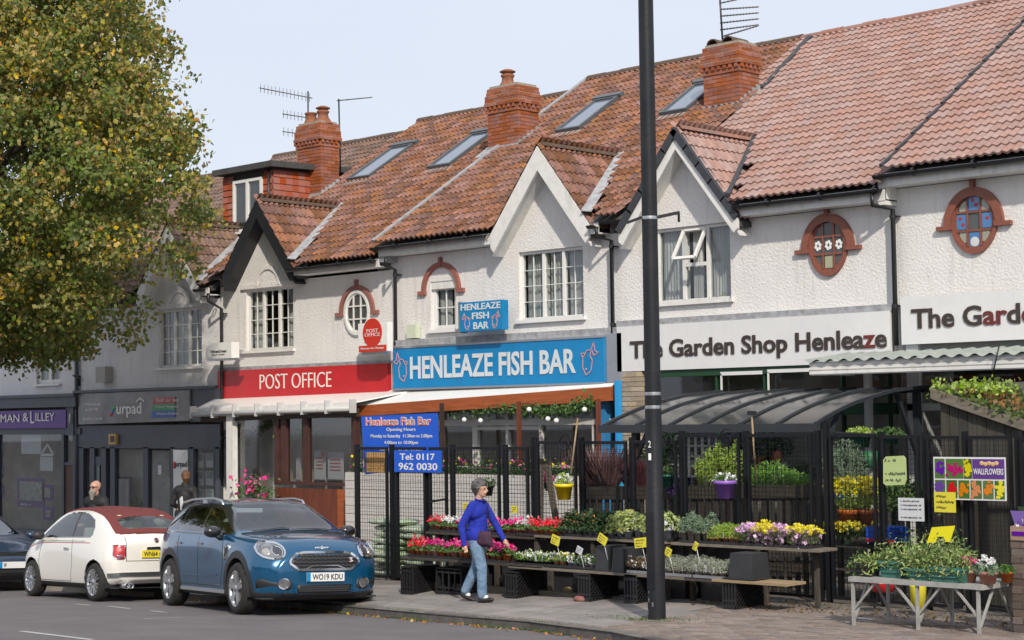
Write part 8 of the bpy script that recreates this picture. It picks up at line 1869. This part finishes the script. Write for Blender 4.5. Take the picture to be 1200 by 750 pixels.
# ---- person in black seen from behind by the slate shopfront
g0 = A(217, 553, 20.2); gz = base_z(g0.x); lt_ = thing('person', (g0.x, 20.2, gz), 'person with brown hair and black jacket, seen from behind by the slate shopfront', 'person', local=True); HH = g0.z-gz
yw = R(120); f2 = Vector((math.cos(yw), math.sin(yw), 0)); l2 = Vector((-math.sin(yw), math.cos(yw), 0))
def V2(f, l, z): return f2*f+l2*l+Z_*(z*HH/1.68)
b = MB(); cap(b, V2(0, -.07, .88), V2(0, .07, .88), .12, .12); cap(b, V2(0, 0, .95), V2(0, 0, 1.2), .12, .13); cap(b, V2(0, -.1, 1.3), V2(0, .1, 1.3), .1, .1); cap(b, V2(0, 0, 1.35), V2(.02, 0, 1.5), .055, .05)
for q in (1, -1): cap(b, V2(0, q*.09, .86), V2(.02, q*.09, .46), .085, .06); cap(b, V2(.02, q*.09, .46), V2(0, q*.1, .09), .055, .04); cap(b, V2(0, q*.1, .05), V2(.15, q*.12, .04), .04, .035); cap(b, V2(0, q*.17, 1.32), V2(-.03, q*.25, 1.05), .05, .042); cap(b, V2(-.03, q*.25, 1.05), V2(.14, q*.18, .95), .04, .028); hand(b, V2(.14, q*.18, .95), f2, Z_, .6)
MT = head(b, V2(.03, 0, 1.57), yw+.5, 1.0); voxel_mesh(b, 'body', skin, lt_, .012, 2)
b = MB(); cap(b, V2(0, -.09, .84), V2(0, .09, .84), .135, .135); cap(b, V2(0, 0, .95), V2(0, 0, 1.2), .145, .155); cap(b, V2(0, -.13, 1.31), V2(0, .13, 1.31), .11, .11); cap(b, V2(0, 0, 1.36), V2(0, 0, 1.42), .085, .08)
for q in (1, -1): cap(b, V2(0, q*.18, 1.32), V2(-.03, q*.26, 1.05), .072, .06); cap(b, V2(-.03, q*.26, 1.05), V2(.12, q*.19, .955), .058, .045)
voxel_mesh(b, 'jacket', bj, lt_, .014, 2); b = MB()
for q in (1, -1): cap(b, V2(0, q*.09, .84), V2(.02, q*.09, .46), .1, .075); cap(b, V2(.02, q*.09, .46), V2(0, q*.1, .12), .07, .06)
voxel_mesh(b, 'jeans', M('jeans_grey', (.14, .17, .22), .9, var=.2), lt_, .014, 2)
b = MB(); cap(b, MT(-.03, 0, .05), MT(.005, 0, .055), .098, .088); cap(b, MT(-.06, 0, -.01), MT(-.05, 0, -.06), .082, .06); voxel_mesh(b, 'hair', M('hair_brown', (.14, .065, .03), .6, bump=.6, bscale=50, var=.35, vscale=20), lt_, .009, 1)
t = thing('folded_paper', (g0.x, 20.0, gz+1.0), 'white folded paper held under the arm of the person in the black jacket', 'paper'); c = Vector((g0.x+.02, 20.2, gz))-f2*.02-l2*0+Vector((.10, -.16, 1.04)); b = MB(); b.obox(c, Vector((.035, .0, .02)), Vector((-.02, 0, .13)), Vector((0, .012, 0))); b.build('sheet', sign_white, t)

# ================================================================ STREET TREE
tx, ty = -31.9, 17.35; tg = base_z(tx)-.15; tt = thing('street_tree', (tx, ty, tg), 'large broad leaved street tree turning yellow at the left edge', 'tree')
bark = M('bark', (.09, .075, .055), .95, var=.4, vscale=8, bump=.8, bscale=20)
b = MB(); b.tube([(tx, ty, tg), (tx+.03, ty, tg+.4), (tx, ty+.05, tg+2.2), (tx+.1, ty, tg+4.5), (tx+.2, ty+.1, tg+7.5), (tx+.1, ty, 12)], [.34, .26, .22, .2, .13, .05], 14); b.build('trunk', bark, tt)
CC = Vector((tx+.75, ty-.4, 8.15)); RAD = Vector((6.2, 2.8, 5.7)); tr = np.random.RandomState(21)
b = MB(); side = Vector((.72, .69, 0))
for i in range(26):
    a = tr.uniform(0, 6.28); z0 = tr.uniform(4.8, 9); st_ = Vector((tx+.1, ty, z0)); e = Vector((math.cos(a)*RAD.x*.8, math.sin(a)*RAD.y*.8, tr.uniform(.5, 3.0))); mid = st_+e*.5+Z_*.5; pts = [st_, st_+e*.25+Z_*.3, mid, st_+e*.8+Z_*.5, st_+e]; b.tube(pts, [.10, .08, .055, .035, .015], 7)
    for k in range(3): p = pts[2+k % 2]; q = Vector(tr.normal(size=3))*.9; b.tube([p, p+q*.6+Z_*.2, p+q+Z_*.2], [.03, .02, .008], 5)
b.build('branches', bark, tt)
# crown: clumps of leaves
P = []; Mi = []
nclump = 1750; cl = []
while len(cl) < nclump:
    v = tr.normal(size=3); v /= np.linalg.norm(v); k = tr.uniform(.25, 1)**.45; low = v[2] < 0
    # lumpy outline
    lump = 1+.10*math.sin(v[0]*5+1)*math.sin(v[2]*6)+.07*math.sin(v[1]*9+v[2]*7)
    p = np.array([CC.x+v[0]*(RAD.x if v[0] > 0 else 4.2)*k*lump, CC.y+v[1]*RAD.y*k*lump, CC.z+v[2]*RAD.z*k*lump])
    zb = 3.7+.9*max(0, (p[0]-tx)/4)**2*.6
    if p[2] < zb: p[2] = zb+tr.uniform(0, .9)
    if p[1] > 21.3: continue
    cl.append((p, k))
mats_t = [leafm('tree_green', (.13, .175, .038), rnd=.22, trans=.4), leafm('tree_dark', (.09, .125, .03), rnd=.2, trans=.4), leafm('tree_olive', (.26, .225, .05), rnd=.22, trans=.4), leafm('tree_yellow', (.48, .32, .04), rnd=.2, trans=.4), leafm('tree_rust', (.34, .18, .06), rnd=.2, trans=.4)]
b = MB(); buckets = [[] for _ in mats_t]
for p, k in cl:
    n = int(tr.uniform(80, 140)); rr_ = tr.uniform(.32, .6); q = tr.normal(size=(n, 3)); q /= np.linalg.norm(q, axis=1)[:, None]; q *= (tr.uniform(.2, 1, n)**.5)[:, None]*rr_*np.array([1, 1, .7]); q += p
    hot = (p[2]-4.5)/8*.5+(.15 if k > .8 else -.1)+tr.normal()*.22
    po = min(.6, max(.05, .08+hot)); py = .012+max(0, hot-.25)*.25+(.5 if tr.uniform() < .02 else 0)
    for w in q:
        u = tr.uniform()
        buckets[3 if u < py else 4 if u < py+.025 else 2 if u < py+.02+po else 1 if u > .86 else 0].append(w)
for i, q in enumerate(buckets):
    q = np.array(q); q = q[q[:, 1] < 21.75]; b.leaves(q, .098, .8, .35, i)
b.build('crown', mats_t, tt)

# ================================================================ ACROSS THE ROAD (unseen houses and trees, added behind the viewer only for reflections)
opp = M('opposite_render', (.5, .45, .4), .9, var=.2); oroof = M('opposite_roof', (.2, .1, .07), .9, var=.3); odark = M('opposite_glass', (.03, .035, .04), .2)
for k, x in enumerate((-62, -50, -38, -26, -14, -2, 10, 22)):
    y = -34; w = 9.5; g = .73; t = thing('reflection_house', (x, y, g), ['cream', 'red brick'][k % 2]+' house added across the road for reflections, '+['first', 'second', 'third', 'fourth', 'fifth', 'sixth', 'seventh', 'eighth'][k]+' from the left', 'house')
    b = MB(); b.box(x, y-8, g, x+w, y, g+5.4); b.build('wall', opp if k % 2 == 0 else brick_arch, t); b = MB(); b.prism([(x-.3, y+.3, g+5.4), (x-.3, y-4, g+8.4), (x-.3, y-8.3, g+5.4)], (w+.6, 0, 0)); b.build('roof', oroof, t)
    for j in range(3):
        for z in (.9, 3.4): b = MB(); b.box(x+.8+j*3, y, g+z, x+2.6+j*3, y+.05, g+z+1.4); f_ = b.build('window', sign_white, t); b = MB(); b.box(x+.95+j*3, y+.051, g+z+.12, x+2.45+j*3, y+.07, g+z+1.28); b.build('pane', odark, f_)
tr2 = np.random.RandomState(5)
for k, (x, y) in enumerate(((-52, -26), (-34, -24), (-8, -27), (12, -25))):
    t = thing('reflection_tree', (x, y, .73), 'leafy tree added across the road for reflections, '+['first', 'second', 'third', 'fourth'][k]+' from the left', 'tree'); b = MB(); b.tube([(x, y, .7), (x+.1, y, 3), (x, y, 6)], [.25, .2, .1], 10); b.build('trunk', bark, t)
    v = tr2.normal(size=(1800, 3)); v /= np.linalg.norm(v, axis=1)[:, None]; v *= (tr2.uniform(.3, 1, 1800)**.5)[:, None]; b = MB(); b.leaves(v*[2.6, 2.4, 2.6]+[x, y, 6], .42, .8); b.build('crown', mats_t[0], t)
